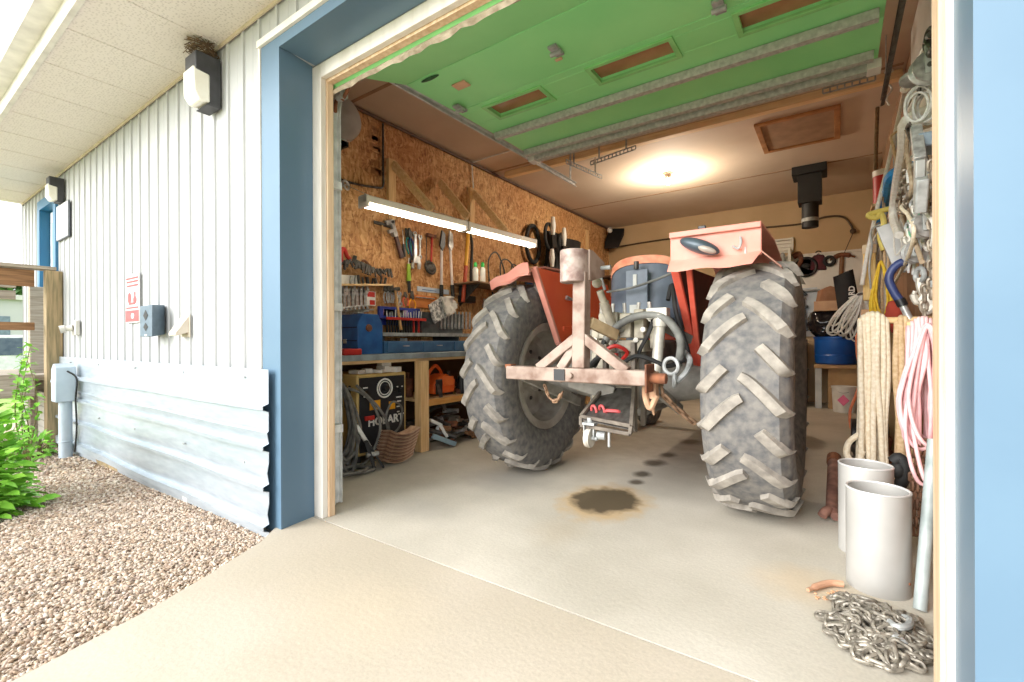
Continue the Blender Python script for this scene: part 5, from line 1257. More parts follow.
    hs.tube(curve([A(601, 352, 2.98), A(609, 335, 3.0), A(625, 321, 3.0), A(645, 315, 3.0), A(664, 318, 3.0), A(676, 330, 3.02), A(681, 345, 3.05), A(678, 365, 3.1)], 6), .026, 10); hs.build('lift_hose', hose_grey, T)
    h2 = MB()
    h2.tube(curve([A(614, 326, 3.1), A(606, 338, 3.0), A(601, 352, 2.96), A(594, 366, 3.0)], 6), .02, 8).tube(curve([A(668, 300, 3.3), A(672, 285, 3.35), A(676, 312, 3.2), A(683, 335, 3.2), A(688, 352, 3.2)], 6), .016, 8)
    h2.tube(curve([A(610, 375, 2.98), A(622, 364, 2.92), A(636, 356, 2.92), A(652, 360, 2.95), A(668, 366, 3.0), A(684, 360, 3.1)], 6), .015, 8).tube(curve([A(655, 312, 3.1), A(650, 330, 3.0), A(640, 350, 3.0), A(632, 372, 2.98)], 6), .014, 8).tube(curve([A(600, 380, 3.0), A(590, 368, 2.95), A(604, 356, 2.92), A(622, 372, 2.92)], 6), .018, 8)
    h2.build('hydraulic_hose', black_rubber, T)
    # top link, lift arms, links
    tl = MB(); p, q = A(597, 283, 2.92), A(619, 345, 3.1); tl.cyl(p.lerp(q, .12), p.lerp(q, .9), .024, n=12).cyl(p.lerp(q, .3), p.lerp(q, .7), .033, n=14).ball(p, .035).ball(q, .04); tl.build('top_link', valve_beige, T)
    MB().tube([A(605, 290, 3.15), A(596, 262, 3.1), A(592, 258, 3.1)], .012, 8).tube([A(609, 307, 3.05), A(622, 372, 3.1)], .018, 8).build('link_rod', hose_grey, T)
    lv = MB(); p, q = A(660, 325, 3.02), A(656, 374, 2.98); lv.cyl(p, q, .034, n=14).cyl(p + V((0, 0, -.01)), p + V((0, 0, .07)), .045, n=14).box(p.x - .08, p.x + .05, p.y - .03, p.y + .05, p.z + .04, p.z + .11); lv.build('lift_rod', mat('pale_lift_rod', (204, 200, 188), (164, 158, 146), rough=.5, metal=.3, scale=12), T)
    MB().bar(A(655, 322, 3.05), A(690, 340, 3.3), .045, .06).bar(A(614, 322, 3.15), A(590, 335, 3.3), .045, .06).build('rocker_arm', tr_grey, T, bevel=.006)
    MB().bar((TX - .40, TY - .02, .60), (TX - .44, TY - .78, .86), .035, .07).build('lower_link', tr_grey, T, bevel=.006); MB().bar((TX + .40, TY - .02, .60), (TX + .42, TY - .78, .86), .035, .07).build('lower_link', tr_grey, T, bevel=.006)
    st = MB(); p, q = A(570, 380, 2.9), A(614, 394, 2.95); st.bar(p, q, .05, .10); st.build('drawbar_arm', tr_grey, T, bevel=.006)
    sh = MB(); c = A(671, 374, 2.95); sh.ring(c + V((0, 0, .05)), (.3, 1, 0), .05, .012, 18, 7).ring(c + V((.02, 0, -.04)), (.9, .3, 0), .04, .012, 16, 7).tube(curve([A(676, 382, 2.95), A(686, 372, 3.0), A(690, 360, 3.1), A(684, 352, 3.15)], 6), .018, 8); sh.build('shackle', galv_dull, T)
    # check chain running to the right wheel
    ch = MB(); pts = curve([A(660, 376, 2.78), A(662, 392, 2.74), A(669, 401, 2.76), A(682, 413, 2.84), A(697, 425, 2.95)], 7); acc = 0
    last = pts[0]
    for p in curve(pts, 6):
        if (p - last).length > .058:
            ch.link((p + last) / 2, p - last, (1, .3, .2) if acc % 2 else (0, .4, 1), .088, .052, .0095); last = p; acc += 1
    ch.build('check_chain', mat('rusty_brown_chain', (164, 132, 104), (120, 92, 70), rough=.6, metal=.3, scale=30), T)
    hk = MB(); hk.bar(A(653, 372, 2.66), A(653, 398, 2.68), .05, .05, up=(0, 1, 0)).tube(curve([A(646, 380, 2.64), A(645, 395, 2.64), A(650, 408, 2.66), A(657, 395, 2.66)], 6), .018, 8).bar(A(652, 402, 2.7), A(654, 415, 2.72), .03, .03, up=(0, 1, 0), tw=.008, th=.008)
    hk.build('hook', mat('rusty_tan_steel', (196, 160, 130), (150, 112, 84), rough=.65, metal=.2, scale=14), T, bevel=.004)
    # seat shell with faded hood rim
    sc_ = V((-1.297, 3.62, 1.16)); rows = []; NS = 15
    def seat_pt(u_, w_, off):
        a = (u_ - .5) * PI * .95
        top = .535 - .16 * abs(2 * u_ - 1) ** 2.6
        x = sc_.x + .30 * (1 + .06 * w_) * math.sin(a) / math.sin(PI * .475); y = sc_.y + .17 * (1 - math.cos(a)) + off + .06 * w_
        return V((x, y, sc_.z + .06 + w_ * top))
    MB().sheet([[seat_pt(i / (NS - 1), j / 7, 0) for i in range(NS)] for j in range(8)], .03, (0, 1, 0)).build('seat_back', blue_grey_shell, T, smooth=60)
    rimm = MB(); rimm.sheet([[seat_pt(i / (NS - 1), j, -.012) + V((0, 0, .012 * (j > .95))) for i in range(NS)] for j in (.93, .97, 1.0, 1.03)], .055, (0, 1, 0)); rimm.build('seat_rim', mat('faded_orange_rim', (238, 166, 130), (224, 130, 98), rough=.6, scale=14), T, smooth=60)
    MB().box(sc_.x - .095, sc_.x + .085, sc_.y - .035, sc_.y - .008, sc_.z - .08, sc_.z + .50).build('seat_spine', mat('blue_grey_spine', (118, 128, 140), (92, 102, 114), rough=.5, scale=6), T, bevel=.006)
    MB().box(sc_.x - .03, sc_.x + .0, sc_.y - .045, sc_.y - .034, sc_.z + .36, sc_.z + .46).build('pale_decal', mat('worn_pale_decal', (206, 206, 200), (176, 176, 168), rough=.6), T); MB().box(sc_.x - .06, sc_.x + .02, sc_.y - .040, sc_.y - .034, sc_.z + .15, sc_.z + .22).build('pale_decal', mat('worn_pale_decal', (206, 206, 200), (176, 176, 168), rough=.6), T)
    MB().cyl((sc_.x + .0, sc_.y - .05, sc_.z + .50), (sc_.x + .0, sc_.y - .05, sc_.z + .56), .02, n=10).build('latch_post', dark_steel, T)
    MB().box(sc_.x - .26, sc_.x + .26, sc_.y + .02, sc_.y + .45, sc_.z + .02, sc_.z + .12).build('seat_cushion', black_plastic, T, bevel=.03)
    MB().tube(curve([A(607, 292, 3.55), A(630, 288, 3.50), A(655, 280, 3.5), A(672, 273, 3.52)], 6), .010, 7).build('seat_cable', hose_grey, T)
    MB().ball((sc_.x + .17, sc_.y + .0, sc_.z + .10), (.07, .06, .06), 14, 9).build('dark_knob', black_plastic, T)
    # fenders
    def fender(s):
        xi, xo = TX + (.46 if s > 0 else -.615), TX + s * (.96 if s > 0 else 1.05); zt = 1.70
        yr, yb = 3.02, 3.74
        # inner panel: a side wall between wheel and seat
        if s < 0: poly = [(3.06, zt - .03), (4.45, zt - .04), (4.60, 1.45), (4.55, .95), (4.40, .78), (3.90, .76), (3.44, 1.08)]
        else: poly = [(3.02, zt - .10), (4.45, zt - .06), (4.60, 1.45), (4.55, .95), (4.40, .78), (3.74, .80)]
        f = MB().prism([(xi, y, z) for y, z in poly], (-s * .012, 0, 0)); pan = f.build('fender', tractor_red if s < 0 else shaded_red, T, bevel=.002)
        # rolled edge down the rear of the panel
        e = MB(); a, b_ = V((xi, poly[0][0], poly[0][1])), V((xi, poly[-1][0], poly[-1][1])); e.bar(a, b_, .05, .035, up=(0, 1, 0))
        if s < 0: e.bar(b_, (xi, 3.90, .76), .05, .035, up=(0, 1, 0))
        e.build('edge_strip', faded_red if s < 0 else edge_red, pan, bevel=.006)
        if s > 0:
            MB().bar((xi + .085, 3.05, 1.60), (xi + .02, 3.66, .82), .035, .03, up=(0, 1, 0)).build('brace', edge_red, pan, bevel=.004)
        # top skin over the tyre
        if s < 0:
            prof = [(2.98, 1.60), (3.05, 1.655), (3.22, 1.685), (3.7, 1.70), (4.3, 1.66), (4.62, 1.48)]
            sg = [0, .25, .5, .75, 1]
            MB().sheet([[(xi + (xo - xi) * q, y + (.10 * q if k < 2 else 0), z - .055 * q ** 1.5 + (.012 * math.sin(q * 9) if k < 2 else 0)) for q in sg] for k, (y, z) in enumerate(prof)], .012, (0, 0, 1)).build('top_skin', faded_red, pan, smooth=50)
            lip = []; 
            MB().sheet([[(xi + (xo - xi) * q, 3.0 + .085 * q - .03 * w, 1.635 - .085 * q ** 1.5 + .06 * w * (1 - .45 * q) - .035 * (1 - w) + .012 * math.sin(q * 9)) for q in [i / 8 for i in range(9)]] for w in (0, .5, 1)], .012, (0, 1, 0)).build('rear_lip', faded_red, pan, smooth=50)
            MB().cyl((xi + .012, 3.55, 1.46), (xi + .06, 3.55, 1.45), .012, n=8).tube(curve([(xi + .05, 3.5, 1.47), (xi + .06, 3.66, 1.44), (xi + .06, 3.9, 1.44)], 5), .012, 7).build('grab_handle', chrome, pan)
            rb = MB().box(xi + .0, xi + .022, 3.5, 4.5, 1.18, 1.22); rb.build('pressed_rib', tractor_red, pan, bevel=.008)
        else:
            x0, x1 = -.868, -.352
            MB().box(x0, x1, 3.0, 3.02, 1.585, 1.775).build('rear_plate', faded_red, pan, bevel=.006)
            MB().prism([(x0, 3.0, 1.745), (x0, 2.975, 1.74), (x0, 2.975, 1.775), (x0, 3.02, 1.785)], (x1 - x0, 0, 0)).build('folded_edge', faded_red, pan, bevel=.005)
            MB().sheet([[(x0 + (x1 - x0) * q * (1 - .08 * w) + .0, 3.0 - .065 * w, 1.60 - .075 * w - .006 * math.sin(q * 11)) for q in [i / 8 for i in range(9)]] for w in (0, .5, 1)], .012, (0, .5, 1)).build('lower_lip', faded_red, pan, smooth=50)
            MB().sheet([[(x0 + (x1 - x0) * q, y, z) for q in (0, .5, 1)] for y, z in ((3.02, 1.765), (3.7, 1.78), (4.3, 1.70), (4.62, 1.48))], .012, (0, 0, 1)).build('top_skin', faded_red, pan, smooth=50)
            MB().sheet([[(x1 + .0 + .10 * w, y, 1.60 - .10 * w) for y in (2.98, 3.06, 3.14)] for w in (0, .5, 1)], .01, (0, 0, 1)).build('outer_flap', mat('raw_brown_underside', (176, 128, 108), (140, 96, 80), rough=.7), pan, smooth=50)
            # work lamp
            c = V((-.68, 2.95, 1.665))
            lm = MB(Matrix.Translation(c) @ Matrix.Rotation(.42, 4, 'Y') ); lm.ball((0, 0, 0), (.125, .05, .042), 18, 10).bar((-.03, .03, .02), (-.03, .07, .02), .03, .03); lm.build('work_lamp', mat('blue_grey_lamp_shell', (88, 100, 110), (64, 74, 82), rough=.4, metal=.2, scale=8), pan)
            ll = MB(Matrix.Translation(c + V((.045, -.03, -.028))) @ Matrix.Rotation(.42, 4, 'Y')); ll.ball((0, 0, 0), (.062, .026, .02), 16, 8); ll.build('lamp_glass', mat('lamp_glass', (190, 176, 164), (150, 138, 130), rough=.15), pan)
            MB().tube(curve([(-.50, 2.985, 1.65), (-.47, 2.97, 1.63), (-.455, 2.97, 1.66), (-.46, 2.985, 1.70)], 5), .007, 6).box(-.44, -.432, 2.995, 3.0, 1.595, 1.64).build('wire_clip', galv_dull, pan)
            MB().box(-.70, -.655, 3.0, 3.02, 1.775, 1.80).build('mount_block', black_plastic, pan, bevel=.004)
    fender(-1); fender(1)
    # front half, mostly behind the rear
    MB().prism([(TX - .24, 4.55, 1.08), (TX - .24, 4.55, 1.50), (TX - .24, 4.75, 1.56), (TX - .24, 6.35, 1.46), (TX - .24, 6.45, 1.36), (TX - .24, 6.45, .98)], (.48, 0, 0)).build('bonnet', tractor_red, T, bevel=.03)
    MB().box(TX - .2, TX + .2, 5.2, 6.4, .62, .98).build('engine', tr_grey, T, bevel=.02)
    MB().box(TX - .22, TX + .22, 6.45, 6.48, .98, 1.34).build('grille', black_plastic, T)
    MB().ring((TX, 4.45, 1.58), (0, -.5, 1), .2, .014, 28, 8).cyl((TX, 4.45, 1.58), (TX, 4.66, 1.30), .018).bar((TX - .19, 4.45, 1.58), (TX + .19, 4.45, 1.58), .02, .012).build('steering_wheel', black_plastic, T)
    MB().box(TX - .62, TX + .62, 6.0, 6.1, .50, .60).box(TX - .1, TX + .1, 5.95, 6.15, .55, .75).build('front_axle', tr_grey, T, bevel=.01)
    for s in (-1, 1):
        xc = TX + s * .72; w = MB().lathe([(0, .03), (.12, .03), (.20, -.02), (.22, .06), (.235, .08), (.235, -.08), (.22, -.07), (.19, -.05), (.1, 0), (0, 0)], (xc, 6.05, .36), (1, 0, 0), 32).build('front_wheel', mat('dusty_rim_paint', (184, 178, 168)), T, smooth=30)
        tr = MB(); tr.lathe([(.23, -.06), (.27, -.09), (.33, -.09), (.355, -.07), (.36, -.04), (.345, -.03), (.36, -.015), (.36, .015), (.345, .03), (.36, .04), (.355, .07), (.33, .09), (.27, .09), (.23, .06)], (xc, 6.05, .36), (1, 0, 0), 40, True); tr.build('tire', tyre_rubber, w, smooth=30)
    # drawbar tray with caster under the cross bar
    fr = MB(); a = lambda u, v, Y: at(u, v, Y=Y)
    corners = [a(581, 416, 2.72), a(631, 426, 2.62), a(634, 385, 2.95), a(606, 385, 2.98)]
    lo_ = [a(581, 425, 2.72), a(630, 434, 2.62)]
    for i in range(3): fr.bar(corners[i], corners[i + 1], .022, .022)
    fr.bar(corners[3], corners[0], .022, .022)
    fr.bar(lo_[0], lo_[1], .022, .022).bar(corners[0], lo_[0], .022, .022, up=(0, 1, 0)).bar(corners[1], lo_[1], .022, .022, up=(0, 1, 0)).bar(a(610, 401, 2.9), a(634, 403, 2.88), .02, .045)
    fr.bar(corners[2], corners[2] + V((0, 0, .28)), .03, .05, up=(0, 1, 0)).bar(corners[3], corners[3] + V((0, 0, .28)), .03, .05, up=(0, 1, 0))
    fr.bar(a(634, 385, 2.98), a(634, 432, 2.9), .03, .05, up=(0, 1, 0)).bar(a(645, 392, 3.0), a(643, 425, 3.0), .03, .04, up=(0, 1, 0))
    tray = fr.build('hitch_tray', mat('dusty_dark_frame', (126, 116, 104), (86, 78, 70), rough=.65, metal=.1, scale=12), T, bevel=.003)
    MB().prism([corners[0] - V((0, 0, .02)), corners[1] - V((0, 0, .02)), corners[2] - V((0, 0, .02)), corners[3] - V((0, 0, .02))], (0, 0, -.006)).build('tray_floor', dark_steel, tray)
    rh = MB()
    for (u, v) in ((594, 410), (602, 410)): rh.ring(a(u, v + .5, 2.78), (.5, 1, .2), .025, .009, 14, 7, 1, 1.3)
    rh.link(a(613, 412, 2.76), (1, .1, 0), (0, .6, 1), .11, .06, .011); rh.build('red_shackle', mat('pink_red_shackle', (210, 92, 92), (186, 70, 72), rough=.5), tray)
    ca = MB(); c = a(590, 438, 2.70); ca.cyl(c + V((-.022, 0, 0)), c + V((.012, 0, 0)), .058, n=24); ca.ring(c + V((-.005, 0, 0)), (1, 0, 0), .05, .012, 24, 8); ca.build('caster_wheel', mat('pale_caster', (206, 200, 188), (170, 164, 152), rough=.5, scale=10), tray)
    fk = MB(); fk.bar(c + V((-.035, 0, -.005)), c + V((-.035, 0, .09)), .006, .035, up=(0, 1, 0)).bar(c + V((.03, 0, -.005)), c + V((.03, 0, .09)), .006, .035, up=(0, 1, 0)).box(c.x - .04, c.x + .04, c.y - .03, c.y + .03, c.z + .085, c.z + .10).cyl(c + V((0, 0, .10)), c + V((0, 0, .13)), .018)
    fk.cyl(c + V((-.04, 0, 0)), c + V((.05, 0, 0)), .012, n=10).cyl(c + V((.04, .02, .02)), c + V((.09, .03, .02)), .028, n=14); fk.build('caster_fork', galv_dull, tray)
    MB().cyl(a(609, 432, 2.68), a(609, 447, 2.68), .008, n=8).build('drop_pin', galv_dull, tray)
    return T
TRACTOR = tractor()

def hitch_frame():
    """three point A frame with a square cross bar and a capped mast"""
    x0, x1, z, h = -1.838, -.875, .884, .088
    T = MB().box(x0, x1, 2.55, 2.65, z - h / 2, z + h / 2).build('hitch_boom', worn_tube, TRACTOR, bevel=.008)
    T['label'] = 'worn pinkish steel A frame boom with a square cross bar'
    MB().box(x0 - .004, x0, 2.565, 2.635, z - .03, z + .03).box(x0 - .02, x0 + .03, 2.57, 2.63, z + .03, z + .055).build('bar_end', rust, T, bevel=.004)
    cx = -1.42
    MB().box(cx - .04, cx + .035, 2.542, 2.552, z - .034, z + .036).build('socket_hole', black_plastic, T)
    MB().cyl((cx + .075, 2.53, z), (cx + .075, 2.555, z), .018, n=12).build('pin', worn_tube, T)
    xm = -1.30
    MB().bar((xm, 2.60, z + h / 2), (xm, 2.62, 1.52), .085, .085, up=(0, 1, 0)).build('mast', worn_tube, T, bevel=.006)
    hd = MB(); zc0, zc1 = 1.46, 1.66; pts = []
    for k in range(13): a = PI * k / 12; pts.append((xm - .045 - .085 * math.cos(a), 2.60 - .09 * math.sin(a)))
    pts = [(xm - .13, 2.66)] + pts + [(xm + .04, 2.66)]
    hd.prism([(x, y, zc0) for x, y in pts], (0, 0, zc1 - zc0)); hd.build('mast_head', mat('scratched_grey_pink_steel', (186, 168, 158), (140, 116, 108), rough=.6, metal=.1, scale=14, lo=.4, hi=.62), T, bevel=.006, smooth=30)
    MB().prism([(xm + .041, 2.62, zc0 + .01), (xm + .041, 2.66, zc0 + .01), (xm + .06, 2.80, zc0 + .05), (xm + .06, 2.80, zc1 - .06), (xm + .041, 2.66, zc1), (xm + .041, 2.62, zc1)], (.014, 0, 0)).build('link_plate', worn_tube, T, bevel=.003); MB().prism([(xm - .1, 2.66, zc0 + .02), (xm - .1, 2.78, zc0 + .06), (xm - .1, 2.78, zc1 - .07), (xm - .1, 2.66, zc1)], (.014, 0, 0)).build('link_plate', worn_tube, T, bevel=.003)
    MB().cyl((xm - .12, 2.76, 1.56), (xm + .13, 2.76, 1.56), .014, n=10).build('link_pin', galv_dull, T)
    zb = z + h / 2 - .01; zm = 1.12
    MB().bar((xm - .02, 2.6, zm), (xm - .30, 2.6, zb), .058, .06, up=(0, 1, 0)).build('brace', worn_tube, T, bevel=.005); MB().bar((xm + .02, 2.6, zm), (xm + .30, 2.6, zb), .058, .06, up=(0, 1, 0)).build('brace', worn_tube, T, bevel=.005)
    MB().bar((xm - .0, 2.64, zm + .02), (xm - .13, 2.58, zb), .055, .05, up=(0, 1, 0)).build('inner_brace', worn_tube, T, bevel=.005)
    MB().bar((xm + .04, 2.66, 1.21), (xm + .13, 2.86, 1.13), .03, .07).build('rear_strut', mat('tan_strut_steel', (196, 172, 134), (150, 126, 94), rough=.6, scale=8), T, bevel=.004)
    for s in (x0 + .36, x1 - .03): MB().prism([(s - .008, 2.66, z - .06), (s - .008, 2.80, z - .04), (s - .008, 2.80, z + .03), (s - .008, 2.66, z + .06)], (.016, 0, 0)).build('lug_plate', worn_tube, T, bevel=.003)
    MB().box(x1, x1 + .012, 2.53, 2.67, z - .08, z + .08).cyl((x1, 2.6, z), (x1 + .10, 2.6, z), .03, n=14).build('end_plate', rust, T, bevel=.004)
    ch = MB(); pts = curve([at(545, 386, Y=2.66), at(549, 397, Y=2.68), at(556, 401, Y=2.68), at(562, 393, Y=2.68)], 4)
    for i in range(0, len(pts) - 1): ch.link((pts[i] + pts[i + 1]) / 2, pts[i + 1] - pts[i], (1, .3, 0) if i % 2 else (0, .4, 1), .05, .032, .006)
    ch.build('short_chain', mat('rusty_brown_chain', (164, 132, 104)), T)
hitch_frame()
# ------------------------------------------------------------------ back wall
def BW(u, v, off=.06): return at(u, v, Y=9.70 - off)
NY = V((0, -1, 0))
white_board = mat('white_wall_board', (240, 236, 226), (226, 220, 208), rough=.7, scale=3)
tag(MB().box(-1.6, .51, 9.66, 9.695, 1.15, 2.56).build('tool_board', white_board, bevel=.003), 'large white board covering the middle of the back wall', 'wall board')
tag(MB().box(-1.6, .51, 9.64, 9.695, 2.56, 2.60).build('board_cap', white_trim), 'pale trim strip along the top of the white back wall board', 'trim strip')
cb = curve([BW(600, 250, .03), BW(660, 240, .03), BW(740, 230, .03), BW(800, 224, .03), BW(825, 217, .03), BW(843, 217, .04), BW(851, 225, .05), BW(853, 231, .05)], 8)
tag(MB().tube(cb, .016, 8).ball(cb[-1], .045, 10, 7).build('power_cable', mat('brown_cable', (96, 74, 54), (76, 58, 42), rough=.6)), 'brown cable strung across the tan upper part of the back wall', 'cable')
tag(MB().tube([BW(853, 233, .05), BW(843, 256, .06)], .006, 6).build('thin_wire', dark_steel), 'thin wire dropping from the brown cable to the pick', 'wire')
def vent():
    a, b_ = BW(757, 238, .0), BW(793, 250, .0); t = thing('louvre_panel', 'pale slatted louvre panel on the back wall over the white board', 'louvre', ((a.x + b_.x) / 2, 9.66, 2.66))
    x0, x1, z0, z1 = -1.1, -.66, 2.66, 2.92
    MB().box(x0, x1, 9.675, 9.699, z0, z1).box(x0 - .03, x0, 9.63, 9.699, z0, z1).box(x1, x1 + .03, 9.63, 9.699, z0, z1).build('frame', white_board, t, bevel=.003)
    s = MB()
    for k in range(4): s.bar((x0, 9.65, z0 + .04 + k * .062), (x1, 9.65, z0 + .04 + k * .062), .045, .02)
    s.build('slat', white_board, t)
vent()
def bshelf():
    z = 2.42; t = thing('dark_shelf', 'dark bracket shelf with clutter at the left of the white back wall board', 'shelf', (-.9, 9.55, z))
    MB().box(-1.2, -.66, 9.45, 9.66, z, z + .02).build('board', mat('dark_brown_board', (92, 66, 48)), t)
    MB().box(-.70, -.66, 9.45, 9.66, z - .35, z + .28).build('end_board', white_board, t)
    random.seed(4)
    for k in range(4):
        x = -1.12 + k * .11; tag(MB().lathe([(.035, 0), (.04, .01), (.04, .12 + .04 * (k % 2)), (.02, .16 + .04 * (k % 2)), (0, .16 + .04 * (k % 2))], (x, 9.55, z + .02), (0, 0, 1), 14).build('small_tin', [dark_steel, rust, black_plastic, galv_dull][k]), ORD[k] + ' small tin from the left on the dark shelf of the back wall', 'tin', 'tins on the dark shelf')
bshelf()
def bw_tools():
    a, b_ = BW(799, 256), BW(797, 274)
    t = thing('rusty_hatchet', 'rusty brown hooked tool hanging left of the black ring on the back wall', 'hand tool', b_); MB().tube(curve([BW(793, 257), BW(799, 254), BW(801, 260), BW(797, 268), BW(794, 276)], 5), [.05] * 6 + [.04] * 15, 8).build('blade', rust, t)
    p = BW(806, 267); t = thing('ring_gauge', 'big black ring with a dark centre hanging on the white back wall board', 'ring', p)
    MB().ring(p, (0, 1, 0), .155, .025, 36, 8).build('rim', black_plastic, t); MB().cyl(p + V((0, .02, 0)), p + V((0, .03, 0)), .145, n=30).build('face', white_plastic, t); MB().ball(p + V((0, -.01, .02)), (.07, .02, .045)).bar(p + V((0, 0, 0)), p + V((.05, 0, -.05)), .03, .02, up=NY).build('clip', black_rubber, t)
    a = BW(817, 262); t = thing('maroon_pouch', 'small maroon pouch hanging right of the black ring on the back wall', 'pouch', a)
    MB().prism([a + V((-.10, 0, -.13)), a + V((.14, 0, -.15)), a + V((.11, 0, .10)), a + V((.02, 0, .17)), a + V((-.09, 0, .08))], (0, .05, 0)).build('cloth', mat('maroon_cloth', (104, 40, 48), (60, 34, 38), rough=.85, scale=8), t, bevel=.015)
    MB().ring(a + V((.02, .02, .15)), (0, 1, 0), .04, .01).build('loop', black_rubber, t)
    p = BW(829.5, 261); tag(MB().ring(p, (0, 1, 0), .068, .03, 24, 10).build('small_ring', black_rubber), 'small black rubber ring between the maroon pouch and the pick', 'ring')
    h, b_ = BW(842, 257), BW(841, 276); t = thing('pick_axe', 'brown pick with a pale head on the white back wall board', 'pick', b_)
    MB().tube([b_, h], [.035, .03], 8).build('handle', mat('brown_handle', (140, 100, 66), (116, 80, 52), rough=.6), t)
    MB().tube(curve([h + V((-.17, 0, -.04)), h + V((-.05, 0, .03)), h + V((.06, 0, .03)), h + V((.18, 0, -.02))], 6), [.014] * 4 + [.04] * 11 + [.014] * 4, 8).build('head', rust, t)
    a, b_ = BW(790, 284, .0), BW(818, 320, .0)
    t = thing('bar_clamp', 'black bar clamp hanging on a pale plate beside the cardboard boxes', 'clamp', (-.5, 9.6, 1.35))
    MB().box(-.62, -.28, 9.63, 9.659, 1.25, 2.0).build('pale_plate', mat('pale_blue_plate', (206, 214, 218), (188, 198, 204), rough=.5), t)
    p, q = BW(803, 292, .12), BW(807, 330, .12); MB().bar(p, q, .03, .02, up=NY).bar(p + V((-.06, 0, .06)), p + V((.05, 0, -.06)), .05, .04, up=NY).bar(p.lerp(q, .45) + V((-.07, 0, 0)), p.lerp(q, .45) + V((.05, 0, .05)), .04, .04, up=NY).bar(q + V((-.1, 0, -.03)), q + V((.04, 0, .02)), .04, .04, up=NY).build('bar', black_plastic, t, bevel=.004)
    MB().cyl(BW(800, 291, .1), BW(820, 290, .1), .02, n=10).build('rail', galv_dull, t)
bw_tools()
def barrel():
    c = V((-.02, 9.08, .70)); t = thing('blue_drum', 'blue plastic half drum on a wooden stand by the back wall', 'drum', c)
    bp = mat('blue_drum_plastic', (28, 92, 176), (20, 74, 150), rough=.35, scale=3)
    MB().lathe([(.25, 0), (.275, .02), (.285, .14), (.275, .16), (.285, .18), (.285, .40), (.30, .41), (.30, .44), (.27, .44), (.26, .06), (0, .06)], c, (0, 0, 1), 40).build('shell', bp, t, smooth=30)
    st = thing('drum_stand', 'tan plywood stand carrying the blue drum', 'stand', (-.02, 9.1, 0))
    ply = mat('tan_plywood', (190, 156, 112), (164, 130, 90), rough=.7, scale=4)
    MB().box(-.12, .30, 8.90, 9.30, 0, .64).build('box', ply, st, bevel=.004); MB().box(-.30, .32, 8.84, 9.36, .64, .70).build('top', ply, st, bevel=.004)
    MB().box(-.29, -.20, 8.86, 8.95, 0, .64).build('leg', mat('pale_leg', (196, 200, 200), (176, 180, 182), rough=.6), st, bevel=.004)
    bag = thing('bin_bag', 'glossy black plastic bag slumped in the top of the blue drum', 'bag', (-.1, 9.0, 1.1))
    m = MB(); m.ball((-.13, 9.0, 1.33), (.25, .19, .24), 26, 18, .35, 3); m.build('bag', mat('glossy_black_plastic', (22, 22, 26), (30, 30, 36), rough=.12, scale=8, bump=.6, bscale=9), bag, smooth=80)
    tag(MB().box(-.30, .02, 8.80, 9.05, 1.545, 1.70).build('cardboard_box', cardboard, bevel=.004), 'lower cardboard box resting on the black plastic bag', 'cardboard box')
    mb = MB(Matrix.Translation((-.13, 8.95, 1.70)) @ Matrix.Rotation(.3, 4, 'Z')); mb.prism([(-.13, -.1, 0), (.13, -.1, 0), (.13, -.1, .2), (.02, -.1, .24), (-.10, -.1, .18)], (0, .2, 0))
    tag(mb.build('cardboard_box', mat('darker_cardboard', (176, 130, 98), (156, 112, 82), rough=.85), bevel=.004), 'upper darker cardboard box standing on the lower one', 'cardboard box')
    bb = thing('banner_bag', 'black fabric bag with upright white lettering beside the cardboard boxes', 'bag', (.16, 8.7, 1.15))
    rows = []; a, b_, c_, d = at(833, 277, Y=8.73), at(853, 269, Y=8.70), at(867, 338, Y=8.70), at(842, 338, Y=8.73)
    for i in range(9): rows.append([a.lerp(b_, j / 6).lerp(d.lerp(c_, j / 6), i / 8) + V((0, .03 * math.sin(j * 1.1 + i * .5), 0)) for j in range(7)])
    MB().sheet(rows, .10, (0, 1, 0)).build('cloth', mat('black_banner_cloth', (34, 34, 36), (26, 26, 28), rough=.75), bb, smooth=80)
    p = at(852, 303, Y=8.66); M = Matrix.Translation(p) @ Matrix(((0, -1, 0, 0), (0, 0, -1, 0), (1, 0, 0, 0), (0, 0, 0, 1)))
    text_mesh('ORGUARD', .105, M, .001).build('lettering', white_plastic, bb, smooth=0)
    pl = V((.085, 8.62, 0)); t = thing('white_pail', 'small white pail with a pink diamond label on the floor before the drum stand', 'pail', pl)
    MB().lathe([(.135, 0), (.14, .01), (.155, .36), (.165, .36), (.165, .39), (.15, .39), (.13, .03), (0, .03)], pl, (0, 0, 1), 32).build('body', white_plastic, t, smooth=30)
    d = V((-.068, -.998, 0)); sd = V((.998, -.068, 0)); q = pl + d * .152 + V((0, 0, .19)); MB().prism([q + V((0, 0, .085)), q + sd * .075, q - V((0, 0, .085)), q - sd * .075], d * .004).build('diamond_label', mat('pink_label', (236, 120, 160), (224, 104, 146), rough=.5), t)
    MB().tube(curve([pl + sd * .165 + V((0, 0, .36)), pl + d * .18 + V((0, 0, .30)), pl - sd * .165 + V((0, 0, .36))], 8), .004, 6).build('bail', galv_dull, t)
    tag(MB().box(-.62, -.42, 8.9, 9.6, 0, 1.1).build('dark_cabinet', mat('dark_cabinet', (72, 66, 62), (56, 52, 50), rough=.6), bevel=.006), 'dark narrow cabinet against the back wall left of the drum', 'cabinet')
    tag(MB().box(-2.8, -1.1, 9.1, 9.62, 0, .95).box(-2.85, -1.05, 9.05, 9.64, .95, 1.0).build('back_bench', mat('brown_bench', (120, 94, 72), (96, 74, 56), rough=.7), bevel=.005), 'brown bench along the back wall behind the tractor', 'bench')
barrel()
